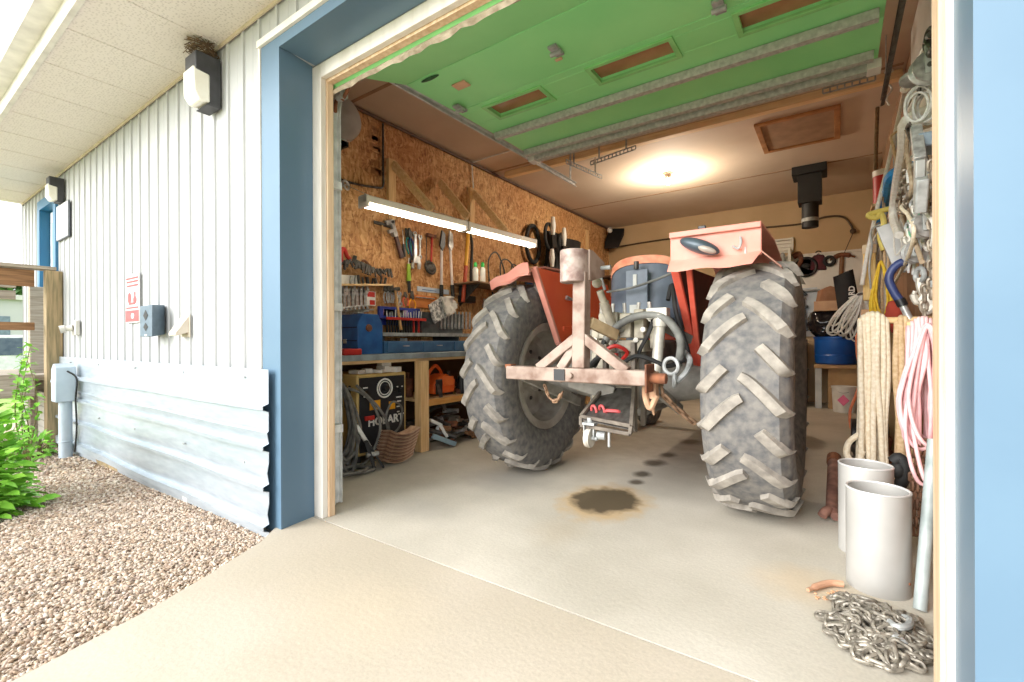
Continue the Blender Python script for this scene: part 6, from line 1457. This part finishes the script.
tag(MB().lathe([(.10, 0), (.11, .02), (.11, .2), (.06, .26), (.06, .3), (0, .3)], (-3.2, 9.3, 2.45), (0, 0, 1), 18).build('oil_can', mat('olive_can', (150, 132, 60), (120, 100, 48), rough=.5)), 'olive yellow can on the shelf in the far left corner above the tractor', 'can')
tag(MB().box(-4.1, -2.4, 9.1, 9.69, 2.41, 2.45).build('corner_shelf', mat('dark_brown_board', (92, 66, 48)), bevel=.003), 'brown shelf board in the far left corner behind the tractor', 'shelf')

# ------------------------------------------------------------------ right wall
def RW(u, v, off=.10): return at(u, v, X=.52 - off)
NXm = V((-1, 0, 0))
cream_rope = mat('cream_rope', (240, 228, 206), (222, 204, 174), rough=.9, scale=50, bump=.3, bscale=90)
tan_rope = mat('tan_rope', (222, 194, 156), (200, 168, 126), rough=.9, scale=50, bump=.3, bscale=90)
pink_hose = mat('pink_hose', (240, 200, 200), (228, 178, 180), rough=.5, scale=14)
silver_rope = mat('silver_rope', (236, 234, 230), (200, 198, 194), rough=.6, scale=40)
white_rope = mat('white_rope', (240, 236, 228), (222, 216, 204), rough=.8, scale=40)
yellow_rope = mat('yellow_rope', (240, 204, 60), (220, 176, 36), rough=.7, scale=40)
orange_cord = mat('orange_cord', (244, 152, 110), (232, 132, 92), rough=.6, scale=20)
strap_tan = mat('tan_strap', (186, 166, 140), (156, 134, 108), rough=.85, scale=24)
strap_grey = mat('grey_strap', (190, 188, 182), (158, 154, 148), rough=.85, scale=24)
def rbox(): pass
t = thing('pulley_board', 'white painted board high on the right wall carrying pulleys and a hook', 'wall board', (.5, 3.9, 2.2))
MB().box(.495, .519, 2.7, 4.93, 2.15, 3.57).build('board', white_board, t, bevel=.003)
def bundle(mb, top, n, W, L, r, seed, D=.05):
    """coil of n long loops side by side, hung over a bar along X: front and back strands nearly parallel"""
    random.seed(seed); top = V(top)
    for k in range(n):
        x = (k + .5) / n * W - W / 2; l = L * (1 + J(.07)); x2 = x + J(.02); d = D * random.uniform(.5, 1.1)
        top = V(top); z0 = -.055 * abs(2 * x / W) ** 2
        T0 = top + V((0, 0, z0))
        pts = [(x, 0, .02), (x + J(.006), -d * .6, -.02), (x + J(.012), -d, -l * .3), (x2 + J(.012), -d, -l * .62), (x2 * 1.1, -d * .8, -l * .93), (x2 * 1.1, 0, -l), (x2 * 1.1 + J(.01), d * .7, -l * .9), (x + J(.015), d, -l * .5), (x + J(.006), d * .6, -.03)]
        mb.tube(curve([T0 + V(p) for p in pts], 5, True), r, 8, True)
def pulley(u, v, r, lab, off=.1):
    c = RW(u, v, off); t = thing('rope_pulley', lab, 'pulley', c)
    MB().lathe([(r, -.03), (r, -.022), (r * .78, -.008), (r * .78, .008), (r, .022), (r, .03), (.01, .03), (.01, -.03)], c, (.25, -1, 0), 26, True).build('wheel', steel, t, smooth=30)
    MB().prism([c + V((-.02, -.045, -r * .5)), c + V((.02, -.045, -r * .5)), c + V((.025, -.045, r * 1.3)), c + V((-.025, -.045, r * 1.3))], (0, .008, 0)).prism([c + V((-.02, .04, -r * .5)), c + V((.02, .04, -r * .5)), c + V((.025, .04, r * 1.3)), c + V((-.025, .04, r * 1.3))], (0, .008, 0)).build('cheek', galv_dull, t, bevel=.003)
    MB().ring(c + V((0, 0, r * 1.3 + .03)), (1, .3, 0), .032, .009, 16, 7).cyl(c + V((0, -.05, 0)), c + V((0, .05, 0)), .014, n=10).build('eye', dark_steel, t)
pulley(929, 68, .085, 'steel spool pulley at the top of the right wall under the dark hook')
pulley(927, 225, .07, 'small grey pulley hanging low among the straps on the right wall', .12)
pulley(916, 252, .065, 'white grey pulley beside the blue handled tool on the right wall', .14)
t = thing('dark_hook', 'dark hook and shackle hanging at the very top of the right wall', 'hook', RW(929, 52))
MB().tube(curve([RW(932, 34), RW(928, 38), RW(927, 46), RW(931, 54), RW(933, 48), RW(931, 44)], 5), .02, 8).ring(RW(930, 36), (1, .3, 0), .04, .012).build('hook', dark_steel, t)
tag(MB().lathe([(.10, 0), (.12, .012), (.12, .03), (.05, .045), (0, .045)], RW(926, 79), (0, 0, 1), 20).build('flat_pulley', galv_dull), 'flat grey disc shaped pulley below the spool pulley', 'pulley')
for (u, v, l) in ((905, 89, 'upper white peg rod sticking out of the right wall'), (902, 126, 'lower white peg rod sticking out of the right wall')):
    a = RW(u, v, .12); b_ = V((.519, a.y, a.z)); tt = thing('peg_rod', l, 'peg', a)
    b_ = V((.519, a.y - .9, a.z)); b_ = V((.50, 3.1, a.z)); MB().cyl(a, b_, .018, n=12).build('rod', white_plastic, tt); MB().ball(a, .028).build('knob', white_plastic, tt)
def wire_coil():
    c = at(919, 107, Y=3.55); t = thing('wire_coil', 'coil of silver wire rope hanging between the two peg rods', 'wire coil', c)
    mb = MB(); random.seed(3)
    for k in range(9): mb.ring(c + V((J(.02) + .004 * k, .012 * k - .05, J(.012))), (.25 + J(.2), 1, J(.12)), .055 + J(.012), .0065, 26, 6, 1, 1.7)
    mb.build('wire', silver_rope, t)
    MB().ring(c + V((0, 0, .1)), (1, 0, 0), .03, .008).build('tie', dark_steel, t)
wire_coil()
def strap(lab, pts, w, m, off=.1, cat='strap', name='hanging_strap', group=None, Y=None):
    P = [at(u, v, Y=Y) if Y else RW(u, v, off) for u, v in pts]; P = curve(P, 6); sd = V((.3, 1, 0)).normalized(); rows = []
    for i, p in enumerate(P): rows.append([p + sd * w * q + V((.012 * math.sin(i * .9 + q * 2), 0, 0)) for q in (-.5, 0, .5)])
    o = MB().sheet(rows, .006, (-1, .2, 0)).build(name, m, smooth=60); return tag(o, lab, cat, group)
def cord(lab, pts, r, m, off=.1, name='hanging_rope', cat='rope', Y=None):
    P = [at(u, v, Y=Y) if Y else RW(u, v, off) for u, v in pts]
    if P[0].x < .5: P = [V((.518, P[0].y + .02, P[0].z + .05))] + P
    return tag(MB().tube(curve(P, 7), r, 8).build(name, m), lab, cat)
def hoist():
    t = thing('lever_hoist', 'long grey lever hoist hanging down the right wall', 'hoist', RW(920, 215))
    a, b_, c = RW(916, 128, .16), RW(920, 160, .16), RW(919, 212, .16)
    MB().bar(a, b_, .04, .05, up=(1, 0, 0)).build('yoke', steel, t, bevel=.005)
    MB().bar(b_, c, .06, .045, up=(1, 0, 0), tw=.05).build('lever', mat('zinc_lever', (176, 176, 172), (140, 140, 136), rough=.45, metal=.5), t, bevel=.006)
    MB().bar(RW(922, 178, .17), RW(920, 212, .17), .085, .05, up=(1, 0, 0)).build('grip', galv_dull, t, bevel=.008)
    MB().box(.36, .48, RW(929, 145).y - .12, RW(929, 145).y + .1, RW(929, 152).z, RW(929, 138).z).build('gear_case', mat('blue_grey_case', (140, 156, 170), (118, 134, 148), rough=.5), t, bevel=.01)
    MB().tube(curve([RW(912, 122, .16), RW(908, 128, .16), RW(912, 140, .16), RW(918, 150, .16)], 5), .014, 8).build('hook', dark_steel, t)
hoist()
cord('white rope slanting from the upper peg rod down past the yellow box', [(905, 90), (897, 125), (888, 165), (878, 205), (868, 250), (862, 285)], .016, white_rope, .30, Y=5.2)
cord('blue rope hank hanging near the red tin on the right wall', [(893, 175), (889, 190), (884, 205), (880, 222)], .045, mat('bright_blue_rope', (40, 150, 220), (30, 124, 190), rough=.6, scale=30), .15)
t = thing('red_tin', 'red tin with a white lid standing behind the blue rope', 'tin', RW(883, 200, .12))
p = RW(883, 205, .12); MB().cyl(p, p + V((0, 0, .30)), .085, n=20).build('body', red_paint, t); MB().cyl(p + V((0, 0, .30)), p + V((0, 0, .36)), .088, n=20).build('lid', white_plastic, t)
tag(MB().box(.30, .519, p.y - .12, p.y + .12, p.z - .03, p.z).build('tin_bracket', pine, bevel=.002), 'small pine ledge holding the red tin on the right wall', 'ledge')
cord('thick white grey rope hanging beside the blue rope', [(906, 120), (902, 150), (896, 185), (893, 215), (899, 235)], .028, white_rope, .16)
strap('tan webbing strap hanging left of the lever hoist', [(908, 130), (906, 165), (902, 200), (906, 240)], .035, strap_tan, .16)
strap('grey webbing strap hanging behind the lever hoist', [(912, 118), (911, 160), (914, 200), (911, 235)], .035, strap_grey, .08)
strap('long pale grey strap at the right of the lever hoist', [(926, 150), (928, 190), (927, 230), (929, 262)], .03, strap_grey, .10)
strap('long tan strap nearest the door jamb on the right wall', [(932, 155), (931, 195), (933, 240), (931, 268)], .028, strap_tan, .09)
cord('grey brown rope twisting down between the straps', [(910, 135), (908, 160), (912, 185), (908, 210), (915, 240), (922, 262)], .012, strap_tan, .16)
cord('cream cord crossing over the straps to the pulleys', [(903, 205), (908, 215), (914, 232), (906, 262), (890, 290)], .010, cream_rope, .18)
cord('pale looped rope end near the white grey pulley', [(924, 205), (934, 225), (930, 250), (922, 240), (926, 215)], .010, white_rope, .12)
def chain_strand(lab, pts, L, m, off=.15, name='hanging_chain', Y=None):
    P = [at(u, v, Y=Y) if Y else RW(u, v, off) for u, v in pts]; P = curve(P, 20); mb = MB(); acc = 0; last = P[0]; k = 0
    for p in P[1:]:
        if (p - last).length >= L * .62:
            mb.link((p + last) / 2, p - last, (1, 0, 0) if k % 2 else (0, 1, 0), L, L * .64, L * .12); last = p; k += 1
    return tag(mb.build(name, m), lab, 'chain')
chain_m = mat('brown_grey_chain', (176, 164, 148), (126, 114, 100), rough=.5, metal=.5, scale=30)
chain_strand('short steel chain hanging in a loop left of the lever hoist', [(905, 170), (902, 190), (899, 205), (904, 212), (908, 195), (909, 180)], .07, chain_m, .17)
chain_strand('steel chain hanging at the edge of the right door jamb', [(932, 160), (931, 200), (932, 250), (931, 300)], .07, chain_m, .12)
chain_strand('brown chain hanging by the blue handled tool', [(925, 285), (924, 310), (926, 330)], .065, chain_m, .14)
for i, (u, l) in enumerate(((913, 'left of three brown chains hanging under the pink hose'), (918, 'middle of three brown chains hanging under the pink hose'), (923.5, 'right of three brown chains hanging under the pink hose'))):
    chain_strand(l, [(u + 3, 440), (u, 470), (u - 1, 500), (u - 3, 540)], .065, mat('rust_brown_chain', (136, 100, 76), (96, 70, 54), rough=.7, metal=.3, scale=30), .15, Y=3.15)
def hook_block(u, v, l, s=1.0):
    t = thing('pulley_block', l, 'hook block', at(u, v, Y=3.6)); A = lambda a, b_: at(u + (a - u) * s, v + (b_ - v) * s, Y=3.6)
    MB().tube(curve([A(u, v - 12), A(u + 1, v - 2), A(u + 4, v + 6), A(u - 2, v + 12), A(u - 6, v + 6), A(u - 5, v + 1)], 6), [.022 * s] * 20 + [.02 * s] * 6 + [.012 * s] * 5, 8).build('hook', mat('off_white_hook', (206, 200, 188), (166, 158, 146), rough=.5, metal=.3, scale=12), t)
    MB().ring(A(u, v - 15), (1, .4, 0), .04 * s, .014 * s).build('eye', galv_dull, t)
def blue_tool_():
    t = thing('hacksaw', 'bow shaped tool with a dark blue curved handle and a silver shaft', 'hand tool', RW(912, 326, .18))
    Y = 3.7; A = lambda u, v: at(u, v, Y=Y)
    MB().tube(curve([A(908, 262), A(900, 263), A(892, 270), A(889, 280), A(894, 292), A(901, 302)], 6), .024, 10).build('handle', mat('dark_blue_grip', (52, 64, 112), (38, 48, 88), rough=.45), t)
    MB().tube([A(901, 302), A(914, 328)], .02, 10).build('shaft', chrome, t)
    MB().cyl(A(899.5, 299), A(903, 306), .028, n=12).build('collar', black_plastic, t)
blue_tool_()
random.seed(77)
_cols = [strap_tan, strap_grey, white_rope, cream_rope, silver_rope, white_rope, strap_grey, tan_rope, galv_dull]
for k in range(54):
    u = random.uniform(884, 934) if k < 36 else random.uniform(872, 890); v0 = random.uniform(100, 200) if k < 36 else random.uniform(205, 250); v1 = min(318, v0 + random.uniform(60, 120)); Y = random.uniform(3.55, 4.9)
    if u < 907: v0 += 20; Y = random.uniform(4.6, 5.2)
    if u < 892: Y = random.uniform(5.1, 5.6)
    hx = min(.50, at(u, 200, Y=Y).x + .0); du = random.uniform(-7, 7)
    pts = [(u, v0), (u + du * .4, v0 + (v1 - v0) * .3), (u + du, v0 + (v1 - v0) * .65), (min(934, u + du * .6), v1)]
    if k % 3 == 0: pts += [(min(935, u + du * .6 + 6), v1 - 8), (min(935, u + du + 6), v0 + (v1 - v0) * .5), (u + 3, v0 + 6)]
    o = cord('slim rope among the tangle of ropes hanging on the right wall', pts, random.choice([.005, .006, .008, .010]), random.choice(_cols), Y=Y, name='utility_rope', cat='rope'); o['group'] = 'tangle of cords on the right wall'
for k, (u, v) in enumerate(((913, 205), (926, 196), (908, 228), (931, 222), (918, 180))):
    hook_block(u, v + 8, ['small steel snap hook under the lever hoist', 'small steel snap hook beside the pale grey strap', 'small steel snap hook left of the white grey pulley', 'small steel snap hook nearest the door jamb', 'small steel snap hook at the lever hoist grip'][k], .6)
hook_block(920, 290, 'large off white hook hanging over the brown chain on the right wall')
hook_block(929, 300, 'second off white hook close to the right door jamb')
tag(MB().ring(at(917, 222, Y=3.6), (1, .5, 0), .05, .02).ball(at(917, 232, Y=3.6), .045).build('green_tie', mat('pale_green_tie', (120, 190, 150), (98, 168, 130), rough=.6)), 'pale green cord tie knotted among the straps', 'cord')
def yellow_things():
    a = at(868, 283, Y=5.3); t = thing('straw_brush', 'pale yellow bristle brush block hanging under the white slanting rope', 'brush', at(868, 320, Y=5.3))
    p0, p1 = at(863, 252, Y=5.3), at(876, 300, Y=5.3)
    MB().box(p0.x, p1.x, 5.28, 5.36, p1.z, p0.z).build('bristle_block', mat('straw', (244, 214, 150), (226, 186, 116), rough=.9, scale=20, stretch=(6, 6, .5)), t, bevel=.01)
    MB().tube([((p0.x + p1.x) / 2, 5.32, p0.z + .05), ((p0.x + p1.x) / 2 + .1, 5.3, p0.z + .25), (.518, 5.3, p0.z + .4)], .006, 6).build('hanging_loop', white_rope, t)
    MB().box(p0.x - .005, p1.x + .005, 5.27, 5.37, p0.z - .02, p0.z + .06).build('back', mat('pale_wood', (232, 210, 176), (214, 188, 150), rough=.7), t, bevel=.006)
    t = thing('yellow_rope_hank', 'yellow rope hank hanging right of the straw brush', 'rope', at(882, 320, Y=4.9))
    mb = MB(); loops(mb, at(881, 262, Y=4.9), 9, .13, .50, .0085, 5, (1, 0, 0), .03); mb.build('hank', yellow_rope, t)
    cord('yellow knotted cord end at the middle of the slanting white rope', [(870, 214), (876, 218), (881, 214), (884, 224), (880, 236), (884, 250)], .022, mat('pale_yellow_cord', (244, 226, 130), (228, 204, 100), rough=.7), .2, Y=5.1)
    tag(MB().bar(at(884, 225, Y=4.8), at(900, 262, Y=4.8), .11, .03, up=(0, 1, 0)).build('grey_plate', mat('pale_grey_plate', (206, 206, 204), (184, 184, 182), rough=.4, metal=.3), bevel=.004), 'slanting pale grey plate above the blue handled tool', 'plate')
    t = thing('red_bag', 'dull red cloth bag showing behind the thick cream rope', 'bag', at(893, 330, Y=4.6))
    a, b_ = at(884, 304, Y=4.6), at(906, 330, Y=4.6); MB().ball((a + b_) / 2, ((b_.x - a.x) / 2, .06, (a.z - b_.z) * .62), 16, 10, .3, 2).build('cloth', mat('dull_red_cloth', (186, 74, 56), (156, 56, 44), rough=.9), t, smooth=80)
    t = thing('silver_cord_coil', 'coil of silver grey cord hanging in front of the black banner bag', 'cord coil', at(858, 330, Y=6.0))
    mb = MB(); random.seed(2); c = at(862, 292, Y=6.0)
    for k in range(11):
        a = -.75 + .065 * k + J(.1); d = V((math.sin(a), J(.2), -math.cos(a))).normalized(); L = .50 * random.uniform(.85, 1.1); w = .05 * random.uniform(.8, 1.4); sd = V((math.cos(a), 0, math.sin(a)))
        mb.tube(curve([c, c + d * L * .5 + sd * w, c + d * L * .9 + sd * w * .8, c + d * L, c + d * L * .9 - sd * w * .8, c + d * L * .5 - sd * w], 5, True), .0085, 7, True)
    mb.build('coil', white_rope, t); MB().ring(c + V((.0, 0, -.03)), (0, .3, 1), .035, .012).build('tie', dark_steel, t)
yellow_things()
def big_ropes():
    Y = 3.7
    t = thing('cream_rope_coil', 'thick cream rope hung in long loops on the right wall', 'rope coil', (.18, Y, .2))
    mb = MB(); bundle(mb, (.185, Y, 1.235), 7, .15, 1.02, .0165, 11); mb.build('rope', cream_rope, t, smooth=60)
    mb = MB(); mb.tube(curve([(.12, Y - .02, .50), (.06, Y - .04, .44), (.05, Y - .05, .36), (.10, Y - .05, .32), (.13, Y - .05, .40)], 6), .018, 8).tube(curve([(.13, Y - .03, .36), (.06, Y - .06, .28), (.06, Y - .07, .20), (.12, Y - .06, .17), (.15, Y - .05, .27)], 6), .018, 8); mb.build('loose_end', cream_rope, t)
    t = thing('tan_rope_coil', 'thick tan rope hung in long loops between the cream rope and the pink hose', 'rope coil', (.29, Y, .2))
    mb = MB(); bundle(mb, (.332, Y - .0, 1.21), 4, .075, .98, .0165, 12); mb.build('rope', tan_rope, t, smooth=60)
    tt = thing('rope_peg', 'brown wooden peg bar carrying the thick cream and tan ropes', 'peg', (.32, Y, 1.2)); MB().cyl((.11, Y, 1.215), (.519, Y, 1.215), .02, n=12).build('bar', pine, tt)
    t = thing('pink_hose_coil', 'pale pink air hose hung in a coil beside the right door jamb', 'hose coil', (.375, 3.2, .4))
    mb = MB(); bundle(mb, (.365, 3.2, 1.19), 9, .13, .62, .0095, 21, .06); loops(mb, (.375, 3.14, 1.17), 9, .16, .72, .0095, 22, (1, .1, 0), .05, .35, 14, 7); mb.build('hose', pink_hose, t, smooth=60)
    tt = thing('rope_peg', 'short peg bar carrying the pink hose', 'peg', (.45, 3.2, 1.17)); MB().cyl((.30, 3.2, 1.175), (.519, 3.2, 1.175), .016, n=12).build('bar', pine, tt)
    cord('orange cord hanging in loops left of the thick cream rope', [(862, 330), (857, 350), (861, 375), (856, 395), (850, 412), (852, 430), (860, 422), (864, 402)], .012, orange_cord, Y=5.40)
    cord('second pale orange cord beside the wooden block', [(866, 322), (863, 345), (866, 370), (863, 390)], .013, orange_cord, Y=5.405)
big_ropes()
def cupboard():
    t = thing('side_shelf', 'wooden shelf unit against the right wall behind the thick ropes', 'shelf unit', (.4, 5.9, 0))
    ply = mat('tan_plywood', (190, 156, 112))
    for z in (.02, .62, 1.2): MB().box(.25, .515, 5.42, 6.6, z, z + .03).build('shelf', ply, t, bevel=.002)
    for y in (5.42, 6.57): MB().box(.25, .515, y, y + .03, 0, 1.23).build('side', ply, t, bevel=.002)
    tag(MB().box(.19, .40, 5.5, 5.62, 1.235, 1.38).build('wooden_block', mat('peach_block', (230, 190, 150), (212, 168, 126), rough=.8), bevel=.004), 'pale peach block on top of the wooden shelf unit', 'block')
    tag(MB().box(.205, .248, 5.5, 5.6, .72, 1.06).build('yellow_lath', mat('amber_lath', (232, 180, 96), (214, 158, 76), rough=.7, stretch=(5, 5, .5)), bevel=.003), 'short amber board fixed to the side of the wooden shelf unit', 'board')
    random.seed(5)
    for k in range(4):
        c = V((.34, 5.6 + k * .24, .65)); tag(MB().lathe([(.07, 0), (.075, .01), (.075, .2), (.045, .25), (.045, .28), (0, .28)], c, (0, 0, 1), 18).build('paint_can', [dark_steel, rust, blue_tool, black_plastic][k]), ORD[k] + ' can from the front on the middle board of the wooden shelf unit', 'can', 'cans in the shelf unit')
    for k, (x, y, r, h, m, l) in enumerate(((.16, 4.75, .09, .26, dark_steel, 'dark iron casting on the floor behind the white cylinders'), (.30, 4.9, .10, .34, rust, 'rusty iron part on the floor beside the dark casting'))):
        tag(MB().lathe([(r * .6, 0), (r, .03), (r, h * .4), (r * .6, h * .55), (r * .75, h * .8), (r * .3, h), (0, h)], (x, y, 0), (0, 0, 1), 18).build('iron_casting', m, bevel=.003), l, 'iron part')
    t = thing('gear_motor', 'dark motor with a red orange band on the floor in front of the shelf unit', 'motor', (.20, 5.15, 0))
    MB().cyl((.10, 5.15, .24), (.36, 5.15, .24), .15, n=24).box(.13, .33, 5.05, 5.25, 0, .12).build('body', black_plastic, t, bevel=.006); MB().pipe((.18, 5.15, .24), (.24, 5.15, .24), .155, .148).build('band', orange_paint, t)
cupboard()
def metal_tubs():
    al = mat('white_aluminium', (180, 178, 173), (162, 160, 155), rough=.42, metal=.12, scale=3)
    for (x, y, h, l) in ((.146, 2.62, .435, 'front open white metal cylinder standing behind the chain pile'), (.118, 3.02, .45, 'rear open white metal cylinder half hidden by the front one')):
        t = thing('metal_cylinder', l, 'metal cylinder', (x, y, 0)); r = .116
        MB().lathe([(r, 0), (r, h), (r - .006, h), (r - .006, .01), (0, .01), (0, 0)], (x, y, 0), (0, 0, 1), 48).build('shell', al, t, smooth=30)
        MB().ring((x, y, h), (0, 0, 1), r - .003, .005, 48, 8).build('rim', mat('bright_rim', (236, 236, 234), rough=.35, metal=.3), t)
        if y < 2.8: MB().cyl((x + .1, y - .068, .07), (x + .104, y - .07, .07), .006, n=8).build('drain_hole', rust, t)
metal_tubs()
tag(MB().tube([at(920, 610, Z=.0), at(934, 440, Y=2.74)], .023, 18).build('galvanised_pipe', mat('weathered_galvanised_pipe', (172, 180, 178), (140, 150, 148), rough=.55, metal=.1, scale=10)), 'galvanised pipe leaning upright between the white cylinder and the door jamb', 'pipe')
def nozzle():
    t = thing('spray_gun', 'black rubber handled spray gun hanging in front of the tan rope', 'spray gun', (.25, 3.3, .3)); Y = 3.25; A = lambda u, v: at(u, v, Y=Y)
    MB().tube(curve([A(893, 462), A(899, 458), A(904, 466), A(903, 478), A(899, 486)], 6), .03, 10).ball(A(898, 470), (.035, .04, .05)).build('grip', black_rubber, t)
    MB().tube([A(898, 484), A(902, 496), A(908, 512)], .011, 8).tube([A(901, 484), A(906, 500)], .009, 8).build('lance', chrome, t)
nozzle()
def chain_pile():
    random.seed(41); t = thing('chain_pile', 'heap of heavy steel chain on the concrete in front of the white cylinder', 'chain', (.12, 2.2, 0))
    m = mat('bright_worn_chain', (172, 164, 150), (112, 106, 96), rough=.4, metal=.3, scale=40)
    mb = MB(); c = V((.115, 2.20, 0)); p = V((.0, 2.3, .02)); hd = 0.0; k = 0; n = 0
    def hgt(x, y): q = ((x - c.x) / .20) ** 2 + ((y - c.y) / .27) ** 2; return max(0.0, .055 * (1 - q))
    while n < 210:
        hd += random.gauss(0, .75); q = V((p.x + math.cos(hd) * .042, p.y + math.sin(hd) * .042, 0))
        e = ((q.x - c.x) / .185) ** 2 + ((q.y - c.y) / .25) ** 2
        if e > 1 or q.x > .275 or (q - V((.146, 2.62, 0))).length < .155: hd = math.atan2(c.y - p.y, c.x - p.x) + J(1.0); continue
        q.z = .010 + hgt(q.x, q.y) * random.uniform(.35, 1.0); d = q - p
        mb.link((p + q) / 2 + V((0, 0, .004)), d, V((J(.4), J(.4), 1)) if k % 2 else V((math.sin(hd) + J(.3), -math.cos(hd) + J(.3), .9)), .070, .043, .0064, 14, 6); p = q; k += 1; n += 1
    mb.build('links', m, t, smooth=60)
    MB().tube(curve([at(890, 622, Z=.06), at(897, 627, Z=.07), at(908, 626, Z=.07), at(910, 620, Z=.065), at(903, 617, Z=.06)], 6), .012, 8).build('grab_hook', galv_dull, t)
    MB().bar(at(893, 634, Z=.06), at(905, 645, Z=.05), .03, .016).build('end_link', galv_dull, t, bevel=.005)
chain_pile()
t = thing('rusty_jack', 'rusty brown pipe length with a curled foot leaning by the white cylinders', 'pipe', (-.02, 3.6, 0))
a, b_ = at(832, 512, Z=.05), at(834, 460, Y=4.1); MB().tube([a, a.lerp(b_, .5), b_], [.034, .036, .038], 14).build('tube', mat('rose_brown_rust', (150, 108, 92), (110, 76, 66), rough=.75, scale=14), t)
MB().tube(curve([at(822, 516, Z=.035), at(826, 511, Z=.06), at(833, 509, Z=.06), at(836, 517, Z=.04)], 5), .026, 10).build('foot', mat('rose_brown_rust', (150, 108, 92)), t)
MB().cyl(a.lerp(b_, .93), a.lerp(b_, 1.06), .045, n=14).build('collar', rust, t)
tag(MB().tube(curve([at(808, 590, Z=.016), at(818, 586, Z=.018), at(830, 583, Z=.018), at(843, 584, Z=.018)], 6), [.008] * 4 + [.014] * 15, 8).build('wood_stick', mat('rosy_wood', (206, 160, 130), (178, 132, 102), rough=.8)), 'short pinkish wooden stick on the concrete left of the white cylinder', 'stick')
random.seed(17); mb = MB()
for k in range(26): p = at(815 + random.random() * 26, 590 + random.random() * 9, Z=.004); mb.ball(p, (.006, .005, .003), 6, 4)
tag(mb.build('wood_chips', mat('crumb_tan', (220, 170, 130), (196, 146, 110), rough=.9)), 'scatter of tan crumbs beside the wooden stick on the concrete', 'crumbs', kind='stuff')
